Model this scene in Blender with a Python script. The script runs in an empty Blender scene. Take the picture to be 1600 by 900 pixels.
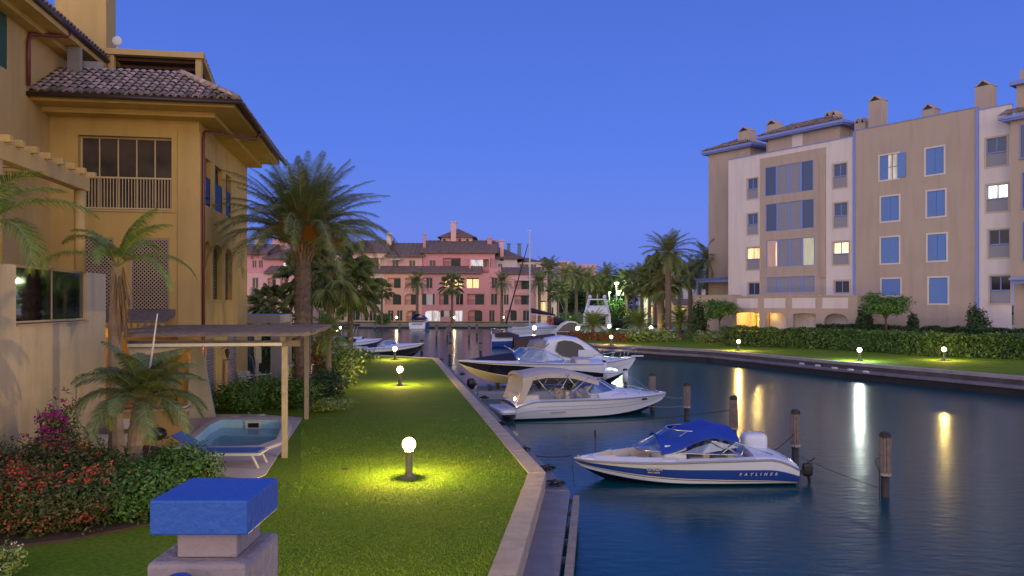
import bpy, math, random
from mathutils import Vector, Matrix, noise
S = bpy.context.scene
C = S.collection
PI = math.pi
rad = math.radians

# ---------------------------------------------------------------- camera
F, CX, HY, CZ = 1186.0, 800.0, 474.0, 3.6
cd = bpy.data.cameras.new('camera'); cam = bpy.data.objects.new('camera', cd); C.objects.link(cam)
cam.location = (0, 0, CZ); cam.rotation_euler = (rad(90), 0, 0)
cd.sensor_width = 36; cd.lens = 36*F/1600; cd.shift_y = 0.015; cd.clip_start = 0.1; cd.clip_end = 3000
S.camera = cam

# ---------------------------------------------------------------- dusk sky
W = bpy.data.worlds.new('World'); S.world = W; W.use_nodes = True
nt = W.node_tree; N = nt.nodes; Lk = nt.links
bg = N['Background']
tc = N.new('ShaderNodeTexCoord'); sp = N.new('ShaderNodeSeparateXYZ'); Lk.new(tc.outputs['Generated'], sp.inputs[0])
def ramp(nodes, stops, interp='EASE'):
    r = nodes.new('ShaderNodeValToRGB'); r.color_ramp.interpolation = interp
    e = r.color_ramp.elements
    e[0].position, e[0].color = stops[0][0], (*stops[0][1], 1)
    e[1].position, e[1].color = stops[-1][0], (*stops[-1][1], 1)
    for p, c in stops[1:-1]:
        n = e.new(p); n.color = (*c, 1)
    return r
front = ramp(N, [(0.0, (.150, .220, .74)), (.10, (.138, .228, .80)), (.2, (.098, .200, .78)), (.34, (.076, .162, .67)), (.7, (.05, .11, .48)), (1, (.045, .10, .44))], 'LINEAR')
back = ramp(N, [(0.0, (1.90, 1.44, 1.12)), (.12, (1.78, 1.44, 1.28)), (.35, (1.08, .98, 1.20)), (.8, (.24, .30, .64)), (1, (.045, .10, .44))], 'LINEAR')
Lk.new(sp.outputs['Z'], front.inputs[0]); Lk.new(sp.outputs['Z'], back.inputs[0])
mr = N.new('ShaderNodeMapRange'); mr.inputs['From Min'].default_value = .30; mr.inputs['From Max'].default_value = -.55
mr.interpolation_type = 'SMOOTHSTEP'
Lk.new(sp.outputs['Y'], mr.inputs['Value'])
mx = N.new('ShaderNodeMix'); mx.data_type = 'RGBA'
Lk.new(mr.outputs[0], mx.inputs[0]); Lk.new(front.outputs[0], mx.inputs[6]); Lk.new(back.outputs[0], mx.inputs[7])
sk = N.new('ShaderNodeTexSky'); sk.sky_type = 'NISHITA'; sk.sun_disc = False
sk.sun_elevation = rad(1.0); sk.sun_rotation = rad(180); sk.ozone_density = 4
ad = N.new('ShaderNodeMix'); ad.data_type = 'RGBA'; ad.blend_type = 'ADD'; ad.inputs[0].default_value = .03
Lk.new(mx.outputs[2], ad.inputs[6]); Lk.new(sk.outputs[0], ad.inputs[7])
Lk.new(ad.outputs[2], bg.inputs[0]); bg.inputs[1].default_value = 1.0

# afterglow of the sun that has just set behind the camera
sd = bpy.data.lights.new('afterglow', 'SUN'); sd.energy = .32; sd.angle = rad(50); sd.color = (1, .74, .58)
so = bpy.data.objects.new('afterglow', sd); C.objects.link(so); so.rotation_euler = (rad(80), 0, rad(-8))
S.view_settings.view_transform = 'Standard'; S.view_settings.look = 'None'; S.view_settings.exposure = 0; S.view_settings.gamma = 1
S.cycles.use_denoising = True; S.cycles.max_bounces = 6; S.cycles.diffuse_bounces = 3; S.cycles.glossy_bounces = 3
S.cycles.transparent_max_bounces = 12; S.cycles.caustics_reflective = False; S.cycles.caustics_refractive = False
S.cycles.sample_clamp_indirect = 4; S.cycles.use_light_tree = True

# ---------------------------------------------------------------- helpers
def R(px, py, Y): return Vector(((px-CX)/F*Y, Y, CZ-(py-HY)/F*Y))
def G(px, py, z=0.0):
    Y = (CZ-z)*F/(py-HY); return Vector(((px-CX)/F*Y, Y, z))
WZ = -0.9                                                       # water level
def tag(o, label=None, cat=None, group=None, kind=None):
    if label: o['label'] = label
    if cat: o['category'] = cat
    if group: o['group'] = group
    if kind: o['kind'] = kind
    return o
def thing(name, label, cat, loc=(0, 0, 0), rz=0.0, group=None, scale=1.0):
    o = bpy.data.objects.new(name, None); C.objects.link(o); o.empty_display_size = .2
    o.location = loc; o.rotation_euler = (0, 0, rz); o.scale = (scale,)*3
    return tag(o, label, cat, group)
def kids(o): return [c for c in bpy.data.objects if c.parent == o]
def copy_tree(o, parent=None):
    c = o.copy(); C.objects.link(c)
    if parent: c.parent = parent
    for k in kids(o): copy_tree(k, c)
    return c
def dup(o, loc, rz=0.0, label=None, scale=None, group=None):
    c = copy_tree(o); c.location = loc; c.rotation_euler = (0, 0, rz)
    if scale: c.scale = (scale,)*3 if not isinstance(scale, tuple) else scale
    if label: c['label'] = label
    if group: c['group'] = group
    return c

class Frame:
    def __init__(s, o, a):
        s.o = Vector(o); s.a = a; s.c = math.cos(a); s.s = math.sin(a)
        s.lo = s.loc((0, 0, CZ))
    def loc(s, p):
        dx, dy = p[0]-s.o.x, p[1]-s.o.y
        return Vector((s.c*dx+s.s*dy, -s.s*dx+s.c*dy, p[2]-s.o.z))
    def wor(s, p): return Vector((s.o.x+s.c*p[0]-s.s*p[1], s.o.y+s.s*p[0]+s.c*p[1], s.o.z+p[2]))
    def ray(s, px, py):
        dx, dy = (px-CX)/F, 1.0
        return Vector((s.c*dx+s.s*dy, -s.s*dx+s.c*dy, -(py-HY)/F))
    def hy(s, px, py, c=0.0):
        d = s.ray(px, py); t = (c-s.lo.y)/d.y; p = s.lo+d*t; return p.x, p.z
    def hx(s, px, py, c=0.0):
        d = s.ray(px, py); t = (c-s.lo.x)/d.x; p = s.lo+d*t; return p.y, p.z
    def ry(s, x0, y0, x1, y1, c=0.0):           # pixel rectangle -> (u0,u1,z0,z1) on the plane y=c
        a = s.hy(x0, (y0+y1)/2, c)[0]; b = s.hy(x1, (y0+y1)/2, c)[0]; m = (x0+x1)/2
        return a, b, s.hy(m, y1, c)[1], s.hy(m, y0, c)[1]
    def rx(s, x0, y0, x1, y1, c=0.0):
        a = s.hx(x0, (y0+y1)/2, c)[0]; b = s.hx(x1, (y0+y1)/2, c)[0]; m = (x0+x1)/2
        return a, b, s.hx(m, y1, c)[1], s.hx(m, y0, c)[1]
def mapy(c, sgn=1): return lambda u, z, d: (u, c+d*sgn, z)       # wall facing -y; d goes into the wall
def mapx(c, sgn=-1): return lambda u, z, d: (c+d*sgn, u, z)      # wall facing +x

class MB:
    def __init__(s): s.v = []; s.f = []; s.m = []; s.mi = 0
    def poly(s, pts):
        n = len(s.v); s.v += [tuple(p) for p in pts]; s.f.append(tuple(range(n, n+len(pts)))); s.m.append(s.mi); return s
    def hexa(s, p):                              # 8 points, bottom 4 then top 4
        n = len(s.v); s.v += [tuple(q) for q in p]
        for f in ((0, 3, 2, 1), (4, 5, 6, 7), (0, 1, 5, 4), (1, 2, 6, 5), (2, 3, 7, 6), (3, 0, 4, 7)):
            s.f.append(tuple(n+i for i in f)); s.m.append(s.mi)
        return s
    def box(s, x0, x1, y0, y1, z0, z1):
        return s.hexa([(x0, y0, z0), (x1, y0, z0), (x1, y1, z0), (x0, y1, z0), (x0, y0, z1), (x1, y0, z1), (x1, y1, z1), (x0, y1, z1)])
    def bar(s, mp, u0, u1, z0, z1, d0, d1):
        return s.hexa([mp(u0, z0, d0), mp(u1, z0, d0), mp(u1, z0, d1), mp(u0, z0, d1), mp(u0, z1, d0), mp(u1, z1, d0), mp(u1, z1, d1), mp(u0, z1, d1)])
    def beam(s, a, b, w, h=None, up=(0, 0, 1)):  # rectangular bar from a to b
        a, b = Vector(a), Vector(b); h = h or w; t = (b-a).normalized(); up = Vector(up)
        if abs(t.dot(up)) > .98: up = Vector((0, 1, 0))
        r = t.cross(up).normalized()*w/2; q = r.cross(t).normalized()*h/2
        return s.hexa([a-r-q, a+r-q, b+r-q, b-r-q, a-r+q, a+r+q, b+r+q, b-r+q])
    def tube(s, pts, rs, n=8, cap=True):
        pts = [Vector(p) for p in pts]
        if not isinstance(rs, (list, tuple)): rs = [rs]*len(pts)
        prev = None; base = len(s.v)
        for i, p in enumerate(pts):
            t = (pts[min(i+1, len(pts)-1)]-pts[max(i-1, 0)]).normalized()
            if prev is None:
                a = Vector((0, 0, 1)) if abs(t.z) < .9 else Vector((1, 0, 0)); r = t.cross(a).normalized()
            else:
                r = (prev-t*prev.dot(t)).normalized()
            prev = r; q = t.cross(r)
            for k in range(n):
                a = 2*PI*k/n; s.v.append(tuple(p+(r*math.cos(a)+q*math.sin(a))*rs[i]))
        for i in range(len(pts)-1):
            for k in range(n):
                a = base+i*n+k; b = base+i*n+(k+1) % n
                s.f.append((a, b, b+n, a+n)); s.m.append(s.mi)
        if cap:
            s.f.append(tuple(base+k for k in range(n))[::-1]); s.m.append(s.mi)
            e = base+(len(pts)-1)*n; s.f.append(tuple(e+k for k in range(n))); s.m.append(s.mi)
        return s
    def lathe(s, prof, c=(0, 0, 0), n=16):
        return s.tube2([(Vector(c)+Vector((0, 0, z)), r) for r, z in prof], n)
    def tube2(s, rings, n):
        base = len(s.v)
        for p, r in rings:
            for k in range(n):
                a = 2*PI*k/n; s.v.append((p.x+r*math.cos(a), p.y+r*math.sin(a), p.z))
        for i in range(len(rings)-1):
            for k in range(n):
                a = base+i*n+k; b = base+i*n+(k+1) % n; s.f.append((a, b, b+n, a+n)); s.m.append(s.mi)
        s.f.append(tuple(base+k for k in range(n))[::-1]); s.m.append(s.mi)
        e = base+(len(rings)-1)*n; s.f.append(tuple(e+k for k in range(n))); s.m.append(s.mi)
        return s
    def grid(s, fn, nu, nv):
        b = len(s.v)
        for i in range(nu+1):
            for j in range(nv+1): s.v.append(tuple(fn(i/nu, j/nv)))
        for i in range(nu):
            for j in range(nv):
                a = b+i*(nv+1)+j; s.f.append((a, a+1, a+nv+2, a+nv+1)); s.m.append(s.mi)
        return s
    def sq(s, c, r, e=.5, nu=10, nv=16):          # superellipsoid
        def pw(x): return math.copysign(abs(x)**e, x)
        return s.grid(lambda u, v: (c[0]+r[0]*pw(math.cos((u-.5)*PI))*pw(math.cos(v*2*PI)), c[1]+r[1]*pw(math.cos((u-.5)*PI))*pw(math.sin(v*2*PI)), c[2]+r[2]*pw(math.sin((u-.5)*PI))), nu, nv)
    def prism(s, pts, vec):                       # polygon extruded by vec
        vec = Vector(vec); a = [Vector(p) for p in pts]; b = [p+vec for p in a]
        s.poly(a[::-1]); s.poly(b); n = len(a)
        for i in range(n): s.poly([a[i], a[(i+1) % n], b[(i+1) % n], b[i]])
        return s
    def wall(s, mp, u0, u1, z0, z1, holes, th=.3):
        us = sorted({u0, u1, *[min(max(h[0], u0), u1) for h in holes], *[min(max(h[1], u0), u1) for h in holes]})
        zs = sorted({z0, z1, *[min(max(h[2], z0), z1) for h in holes], *[min(max(h[3], z0), z1) for h in holes]})
        def hole(u, z): return any(h[0] < u < h[1] and h[2] < z < h[3] for h in holes)
        for i in range(len(us)-1):
            for j in range(len(zs)-1):
                a, b, c, d = us[i], us[i+1], zs[j], zs[j+1]
                if b-a < 1e-5 or d-c < 1e-5: continue
                if not hole((a+b)/2, (c+d)/2): s.poly([mp(a, c, 0), mp(b, c, 0), mp(b, d, 0), mp(a, d, 0)])
        for h in holes:
            a, b, c, d = h[:4]
            s.poly([mp(a, c, 0), mp(a, c, th), mp(a, d, th), mp(a, d, 0)]); s.poly([mp(b, c, 0), mp(b, c, th), mp(b, d, th), mp(b, d, 0)])
            s.poly([mp(a, c, 0), mp(a, c, th), mp(b, c, th), mp(b, c, 0)]); s.poly([mp(a, d, 0), mp(a, d, th), mp(b, d, th), mp(b, d, 0)])
        return s
    def arch(s, mp, u0, u1, z1, rise, d0, d1, n=10):   # spandrels filling the top of an opening so that it reads as arched
        m = (u0+u1)/2; h = (u1-u0)/2
        prev = None
        for i in range(n+1):
            u = u0+(u1-u0)*i/n; z = z1-rise*(1-math.sqrt(max(0, 1-((u-m)/h)**2)))
            if prev:
                a, za = prev
                s.poly([mp(a, za, d0), mp(u, z, d0), mp(u, z1, d0), mp(a, z1, d0)]); s.poly([mp(a, za, d0), mp(u, z, d0), mp(u, z, d1), mp(a, za, d1)])
            prev = (u, z)
        return s
    def build(s, name, mats, parent=None, smooth=False, bevel=0, loc=None, rot=None):
        me = bpy.data.meshes.new(name); me.from_pydata(s.v, [], s.f)
        mats = mats if isinstance(mats, (list, tuple)) else [mats]
        for m in mats: me.materials.append(m)
        if len(mats) > 1: me.polygons.foreach_set('material_index', s.m)
        if smooth: me.polygons.foreach_set('use_smooth', [True]*len(s.f))
        me.update()
        o = bpy.data.objects.new(name, me); C.objects.link(o)
        if parent: o.parent = parent
        if loc: o.location = loc
        if rot: o.rotation_euler = rot
        if bevel:
            b = o.modifiers.new('bevel', 'BEVEL'); b.width = bevel; b.segments = 2; b.limit_method = 'ANGLE'; b.angle_limit = rad(40)
        return o

# ---------------------------------------------------------------- materials
MAT = {}
def mat(name, col, rough=.6, var=.12, scale=3.0, bump=.0, bscale=30., metal=0., spec=.5, island=0., hue=None, stain=0., emit=None, es=1., coat=0., detail=5):
    m = bpy.data.materials.new(name); m.use_nodes = True; MAT[name] = m
    n = m.node_tree.nodes; l = m.node_tree.links; p = n['Principled BSDF']
    p.inputs['Roughness'].default_value = rough; p.inputs['Metallic'].default_value = metal; p.inputs['Specular IOR Level'].default_value = spec
    p.inputs['Coat Weight'].default_value = coat
    t = n.new('ShaderNodeTexCoord')
    col2 = hue or tuple(c*.6 for c in col)
    last = None
    if var or stain or island:
        no = n.new('ShaderNodeTexNoise'); no.inputs['Scale'].default_value = scale; no.inputs['Detail'].default_value = detail; no.inputs['Roughness'].default_value = .62
        l.new(t.outputs['Object'], no.inputs['Vector'])
        r = n.new('ShaderNodeMapRange'); r.inputs['From Min'].default_value = .3; r.inputs['From Max'].default_value = .72; r.inputs['To Max'].default_value = var*2.2 if not hue else var
        l.new(no.outputs['Fac'], r.inputs['Value'])
        mi = n.new('ShaderNodeMix'); mi.data_type = 'RGBA'; mi.inputs[6].default_value = (*col, 1); mi.inputs[7].default_value = (*col2, 1)
        l.new(r.outputs[0], mi.inputs[0]); last = mi.outputs[2]
        if stain:                                  # streaks of dirt running down
            mp = n.new('ShaderNodeMapping'); mp.inputs['Scale'].default_value = (1.6, 1.6, .22); l.new(t.outputs['Object'], mp.inputs[0])
            n2 = n.new('ShaderNodeTexNoise'); n2.inputs['Scale'].default_value = 1.1; n2.inputs['Detail'].default_value = 6; l.new(mp.outputs[0], n2.inputs['Vector'])
            r2 = n.new('ShaderNodeMapRange'); r2.inputs['From Min'].default_value = .48; r2.inputs['From Max'].default_value = .75; r2.inputs['To Max'].default_value = stain
            l.new(n2.outputs['Fac'], r2.inputs['Value'])
            m2 = n.new('ShaderNodeMix'); m2.data_type = 'RGBA'; m2.inputs[7].default_value = (*[c*.45 for c in col], 1); l.new(r2.outputs[0], m2.inputs[0]); l.new(last, m2.inputs[6]); last = m2.outputs[2]
        if island:
            g = n.new('ShaderNodeNewGeometry'); hs = n.new('ShaderNodeHueSaturation')
            r3 = n.new('ShaderNodeMapRange'); r3.inputs['To Min'].default_value = 1-island; r3.inputs['To Max'].default_value = 1+island; l.new(g.outputs['Random Per Island'], r3.inputs['Value'])
            r4 = n.new('ShaderNodeMapRange'); r4.inputs['To Min'].default_value = .5+island*.06; r4.inputs['To Max'].default_value = .5-island*.06; l.new(g.outputs['Random Per Island'], r4.inputs['Value'])
            l.new(r3.outputs[0], hs.inputs['Value']); l.new(r4.outputs[0], hs.inputs['Hue']); l.new(last, hs.inputs['Color']); last = hs.outputs[0]
        l.new(last, p.inputs['Base Color'])
    else: p.inputs['Base Color'].default_value = (*col, 1)
    if bump:
        nb = n.new('ShaderNodeTexNoise'); nb.inputs['Scale'].default_value = bscale; nb.inputs['Detail'].default_value = 4; l.new(t.outputs['Object'], nb.inputs['Vector'])
        b = n.new('ShaderNodeBump'); b.inputs['Strength'].default_value = bump; b.inputs['Distance'].default_value = .02; l.new(nb.outputs['Fac'], b.inputs['Height']); l.new(b.outputs[0], p.inputs['Normal'])
    if emit:
        p.inputs['Emission Color'].default_value = (*emit, 1); p.inputs['Emission Strength'].default_value = es
    return m
def lit(name, col, es, scale=6., lo=.35):          # a lit window seen from outside: light with curtain folds
    m = mat(name, (.5, .4, .3), .4, var=0)
    n = m.node_tree.nodes; l = m.node_tree.links; p = n['Principled BSDF']; t = n.new('ShaderNodeTexCoord')
    mp = n.new('ShaderNodeMapping'); mp.inputs['Scale'].default_value = (scale, scale, .6); l.new(t.outputs['Object'], mp.inputs[0])
    no = n.new('ShaderNodeTexNoise'); no.inputs['Scale'].default_value = 1; no.inputs['Detail'].default_value = 3; l.new(mp.outputs[0], no.inputs['Vector'])
    r = n.new('ShaderNodeMapRange'); r.inputs['From Min'].default_value = .35; r.inputs['From Max'].default_value = .6; r.inputs['To Min'].default_value = lo*es; r.inputs['To Max'].default_value = es
    l.new(no.outputs['Fac'], r.inputs['Value']); l.new(r.outputs[0], p.inputs['Emission Strength']); p.inputs['Emission Color'].default_value = (*col, 1)
    return m
def leafmat(name, c1, c2, island=.35, var=.8, scale=1.5, trans=.25):
    m = mat(name, c1, .55, var=var, hue=c2, scale=scale, island=island, spec=.3)
    return m
def clearglass(name, tint=(.55, .62, .75), fac=.28, gc=.9):
    m = bpy.data.materials.new(name); m.use_nodes = True; n = m.node_tree.nodes; l = m.node_tree.links; MAT[name] = m
    o = n['Material Output']; n.remove(n['Principled BSDF'])
    a = n.new('ShaderNodeBsdfTransparent'); a.inputs[0].default_value = (*tint, 1); g = n.new('ShaderNodeBsdfGlossy'); g.inputs['Roughness'].default_value = .03; g.inputs[0].default_value = (gc, gc*1.05, gc*1.1, 1)
    fr = n.new('ShaderNodeFresnel'); fr.inputs[0].default_value = 1.5; ma = n.new('ShaderNodeMath'); ma.operation = 'ADD'; ma.inputs[1].default_value = fac*.5; l.new(fr.outputs[0], ma.inputs[0])
    x = n.new('ShaderNodeMixShader'); l.new(ma.outputs[0], x.inputs[0]); l.new(a.outputs[0], x.inputs[1]); l.new(g.outputs[0], x.inputs[2]); l.new(x.outputs[0], o.inputs[0]); return m

OCHRE = mat('ochre plaster', (.60, .41, .13), .85, var=.14, scale=.8, bump=.25, bscale=60, stain=.35)
OCHRE2 = mat('pale ochre plaster', (.58, .40, .155), .85, var=.14, scale=.9, bump=.25, bscale=60, stain=.3)
PLAST = mat('weathered cream plaster', (.76, .60, .36), .9, var=.25, scale=1.1, bump=.3, bscale=40, stain=.6)
TILE = mat('clay roof tile', (.50, .37, .28), .85, var=.5, scale=5, island=.45, bump=.3, bscale=60, hue=(.27, .22, .20))
TILEF = mat('far roof tile', (.25, .17, .14), .9, var=.9, scale=1.2, hue=(.12, .085, .075), detail=9)
GUT = mat('brown gutter', (.05, .03, .028), .4, var=.1)
PIPE = mat('oxide red pipe', (.16, .035, .03), .4, var=.15)
GLASSD = mat('window glass', (.018, .02, .025), .08, var=0, spec=.45)
CGLASS = clearglass('clear glass')
BALG = clearglass('balustrade glass', (.55, .58, .62), .1, .28)
WGLASS = clearglass('windscreen glass', (.55, .68, .85), .5)
GLASSS = mat('side window pane', (.03, .035, .05), .45, var=.6, scale=1.2, spec=.15, hue=(.09, .07, .05))
GLASSB = mat('pane with painted sky reflection', (.06, .10, .20), .1, var=.5, scale=.7, spec=.6, hue=(.04, .06, .12))  # blue of the reflected sky is put into the pane's base colour
GLASSG = mat('glass of dim room', (.10, .075, .06), .1, var=1.0, scale=.9, spec=.6, hue=(.02, .02, .025), detail=2)
LATT = mat('lattice timber', (.48, .38, .28), .7, var=.15, scale=4)
CREAMF = mat('cream painted frame', (.62, .48, .27), .6, var=.08)
GREYSH = mat('grey shutter', (.30, .28, .30), .6, var=.1)
BROWNSH = mat('brown shutter', (.13, .07, .04), .6, var=.2)
GREENSH = mat('green shutter', (.02, .055, .045), .6, var=.2)
BLUESH = mat('blue shutter', (.13, .26, .64), .5, var=.08)
BLUEF = mat('blue frame', (.22, .28, .68), .5, var=.08)
WTAN = mat('tan facade', (.48, .38, .315), .9, var=.10, scale=.35, bump=.15, bscale=30, stain=.25)
WWHT = mat('cream white facade', (.72, .64, .63), .9, var=.08, scale=.4, bump=.15, bscale=30, stain=.22)
WTRIM = mat('tan trim', (.56, .45, .36), .85, var=.1)
GRPAN = mat('grey panel', (.27, .27, .33), .5, var=.08)
STONE = mat('sandstone coping', (.60, .47, .33), .9, var=.35, scale=3, bump=.4, bscale=40, stain=.2)
CONC = mat('grey concrete ledge', (.30, .27, .28), .9, var=.35, scale=2.5, bump=.4, bscale=30)
QUAY = mat('weathered quay stone', (.25, .22, .23), .9, var=.7, scale=1.5, bump=.5, bscale=12, hue=(.10, .085, .09))
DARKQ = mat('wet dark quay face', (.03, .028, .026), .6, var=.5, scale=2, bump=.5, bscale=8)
WOODG = mat('grey weathered timber', (.25, .20, .19), .85, var=.5, scale=6, bump=.5, bscale=40, stain=.5)
WOODP = mat('pale weathered post', (.42, .35, .26), .85, var=.35, scale=5, bump=.4, bscale=40)
WOODD = mat('wet dark timber', (.035, .03, .022), .6, var=.4, scale=5)
PAVE = mat('terrace paving', (.58, .50, .46), .8, var=.22, scale=1.8, bump=.2, bscale=20)
SOIL = mat('bed soil', (.10, .06, .035), .95, var=.4, scale=6, bump=.8, bscale=20)
BLUEP = mat('blue painted masonry', (.032, .135, .50), .55, var=.16, scale=2.2, bump=.35, bscale=35, stain=.2, hue=(.025, .075, .32))
PILL = mat('rough mauve render', (.42, .34, .33), .9, var=.2, scale=2, bump=.9, bscale=22, stain=.2)
WHITEG = mat('white gelcoat', (.70, .73, .84), .25, var=.05, coat=.3, spec=.5)
CREAMG = mat('cream gelcoat', (.72, .66, .52), .3, var=.05, coat=.3)
NAVY = mat('blue gelcoat', (.025, .07, .36), .2, var=.08, coat=.4)
NAVYD = mat('navy bottom paint', (.012, .02, .10), .4, var=.15)
BLACKG = mat('black gelcoat', (.012, .012, .022), .15, var=.1, coat=.5)
VINYL = mat('seat vinyl', (.62, .56, .50), .5, var=.08)
CANB = mat('royal blue canvas', (.012, .055, .42), .75, var=.2, scale=3, bump=.3, bscale=12)
CANC = mat('beige canvas', (.56, .50, .44), .85, var=.12, scale=2, bump=.2, bscale=10)
CAND = mat('dark navy canvas', (.02, .018, .05), .8, var=.25, scale=3, bump=.3, bscale=10)
CANBR = mat('dark brown canvas', (.05, .035, .035), .8, var=.25, scale=3)
CHROME = mat('stainless', (.65, .65, .68), .2, var=0, metal=1)
DARKP = mat('black plastic', (.012, .012, .014), .35, var=.1)
GREYM = mat('grey marine metal', (.30, .32, .38), .5, var=.15)
ROPE = mat('dark rope', (.035, .03, .035), .9, var=.2)
ROPEW = mat('pale rope', (.4, .38, .36), .9, var=.2)
WHITEP = mat('white paint', (.68, .64, .62), .5, var=.1)
POOLT = mat('pool mosaic', (.42, .72, .90), .4, var=.12, scale=3)
LOUNG = mat('blue sling fabric', (.06, .14, .40), .7, var=.1)
TRUNK = mat('palm bark', (.20, .145, .11), .95, var=.6, scale=7, bump=.9, bscale=18, hue=(.07, .05, .04))
TRUNKL = mat('pale palm bark', (.33, .25, .18), .95, var=.5, scale=7, bump=.7, bscale=18, hue=(.17, .12, .08))
BARK = mat('bark', (.12, .085, .06), .95, var=.5, scale=6, bump=.8, bscale=14)
RACH = mat('frond stalk', (.30, .28, .10), .7, var=.3)
DEAD = mat('dry frond', (.28, .18, .09), .9, var=.4, island=.3)
ORF = mat('orange date clusters', (.50, .17, .02), .7, var=.3, island=.3)
FROND = leafmat('palm leaf', (.17, .215, .075), (.10, .15, .065))
FRONDY = leafmat('bright palm leaf', (.19, .28, .05), (.11, .19, .04))
FAN = leafmat('fan palm leaf', (.06, .13, .045), (.04, .08, .04))
LEAFB = leafmat('lantana leaf', (.06, .13, .03), (.10, .065, .03), .5, 1.0, 2.2)
LEAF = leafmat('shrub leaf', (.09, .20, .035), (.05, .12, .03), .45)
LEAFY = leafmat('light shrub leaf', (.24, .32, .08), (.12, .20, .05), .4)
LEAFD = leafmat('dark tree leaf', (.05, .10, .03), (.03, .06, .025), .45)
HEDGE = leafmat('hedge leaf', (.09, .17, .04), (.04, .09, .035), .5)
REDH = leafmat('reddish ground cover', (.26, .11, .05), (.15, .09, .035), .4)
FRED = mat('red lantana flower', (.50, .075, .025), .6, var=0, island=.45)
FMAG = mat('magenta bougainvillea', (.48, .03, .26), .6, var=0, island=.4)
FWHT = mat('white flower', (.7, .66, .6), .6, var=0, island=.1)
WARM = (1.0, .62, .20)
def globemat(name, col, es):                       # frosted glass globe: part of the bulb's light passes straight through
    m = bpy.data.materials.new(name); m.use_nodes = True; n = m.node_tree.nodes; l = m.node_tree.links; o = n['Material Output']; n.remove(n['Principled BSDF'])
    a = n.new('ShaderNodeBsdfTransparent'); e = n.new('ShaderNodeEmission'); e.inputs[0].default_value = (*col, 1); e.inputs[1].default_value = es
    x = n.new('ShaderNodeMixShader'); x.inputs[0].default_value = .45; l.new(a.outputs[0], x.inputs[1]); l.new(e.outputs[0], x.inputs[2]); l.new(x.outputs[0], o.inputs[0]); MAT[name] = m; return m
GLOBE = globemat('warm lamp globe', (1, .80, .42), 16)
GLOBEW = globemat('white lamp globe', (.92, 1.0, .94), 16)
GLOBEF = globemat('far lamp globe', (1, .82, .5), 14)
STREET = globemat('street lamp head', (.9, 1.0, .66), 16)
GLOBEDIM = mat('small warm lamp', (.8, .8, .8), .4, var=0, emit=(1, .66, .3), es=25)
LITW = lit('lit window warm', (1, .62, .24), 1.7)
LITY = lit('lit window yellow', (1, .85, .42), 1.9)
LITWH = lit('lit window white', (.95, 1, .80), 2.0)
LITD = lit('dim lit window', (.9, .8, .6), .5)
LITG = lit('green lit curtain', (.5, .62, .42), .5, 10, .5)
LITR = lit('dim red room', (.5, .16, .2), .35)
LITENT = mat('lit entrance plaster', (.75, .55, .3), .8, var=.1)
# ================================================================ SETTING
def water():
    m = bpy.data.materials.new('canal water'); m.use_nodes = True; n = m.node_tree.nodes; l = m.node_tree.links; p = n['Principled BSDF']
    p.inputs['Base Color'].default_value = (.0, .066, .080, 1); p.inputs['Specular Tint'].default_value = (.52, .84, 1, 1); p.inputs['Roughness'].default_value = .20; p.inputs['IOR'].default_value = 1.33
    t = n.new('ShaderNodeTexCoord'); b = n.new('ShaderNodeBump'); b.inputs['Strength'].default_value = 1.0; b.inputs['Distance'].default_value = .011
    a = n.new('ShaderNodeTexNoise'); a.inputs['Scale'].default_value = 3.2; a.inputs['Detail'].default_value = 3
    c = n.new('ShaderNodeTexNoise'); c.inputs['Scale'].default_value = .5; c.inputs['Detail'].default_value = 2
    mp = n.new('ShaderNodeMapping'); mp.inputs['Scale'].default_value = (.7, 1.5, 1); mp.inputs['Rotation'].default_value = (0, 0, rad(12)); l.new(t.outputs['Object'], mp.inputs[0])
    l.new(mp.outputs[0], a.inputs['Vector']); l.new(t.outputs['Object'], c.inputs['Vector'])
    ad = n.new('ShaderNodeMath'); ad.operation = 'ADD'; l.new(a.outputs['Fac'], ad.inputs[0]); l.new(c.outputs['Fac'], ad.inputs[1])
    l.new(ad.outputs[0], b.inputs['Height']); l.new(b.outputs[0], p.inputs['Normal'])
    mb = MB(); mb.poly([(-900, -60, WZ), (900, -60, WZ), (900, 1500, WZ), (-900, 1500, WZ)])
    tag(mb.build('water', m), 'dark blue green canal water with long lamp reflections', 'water', kind='structure')
water()

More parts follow.
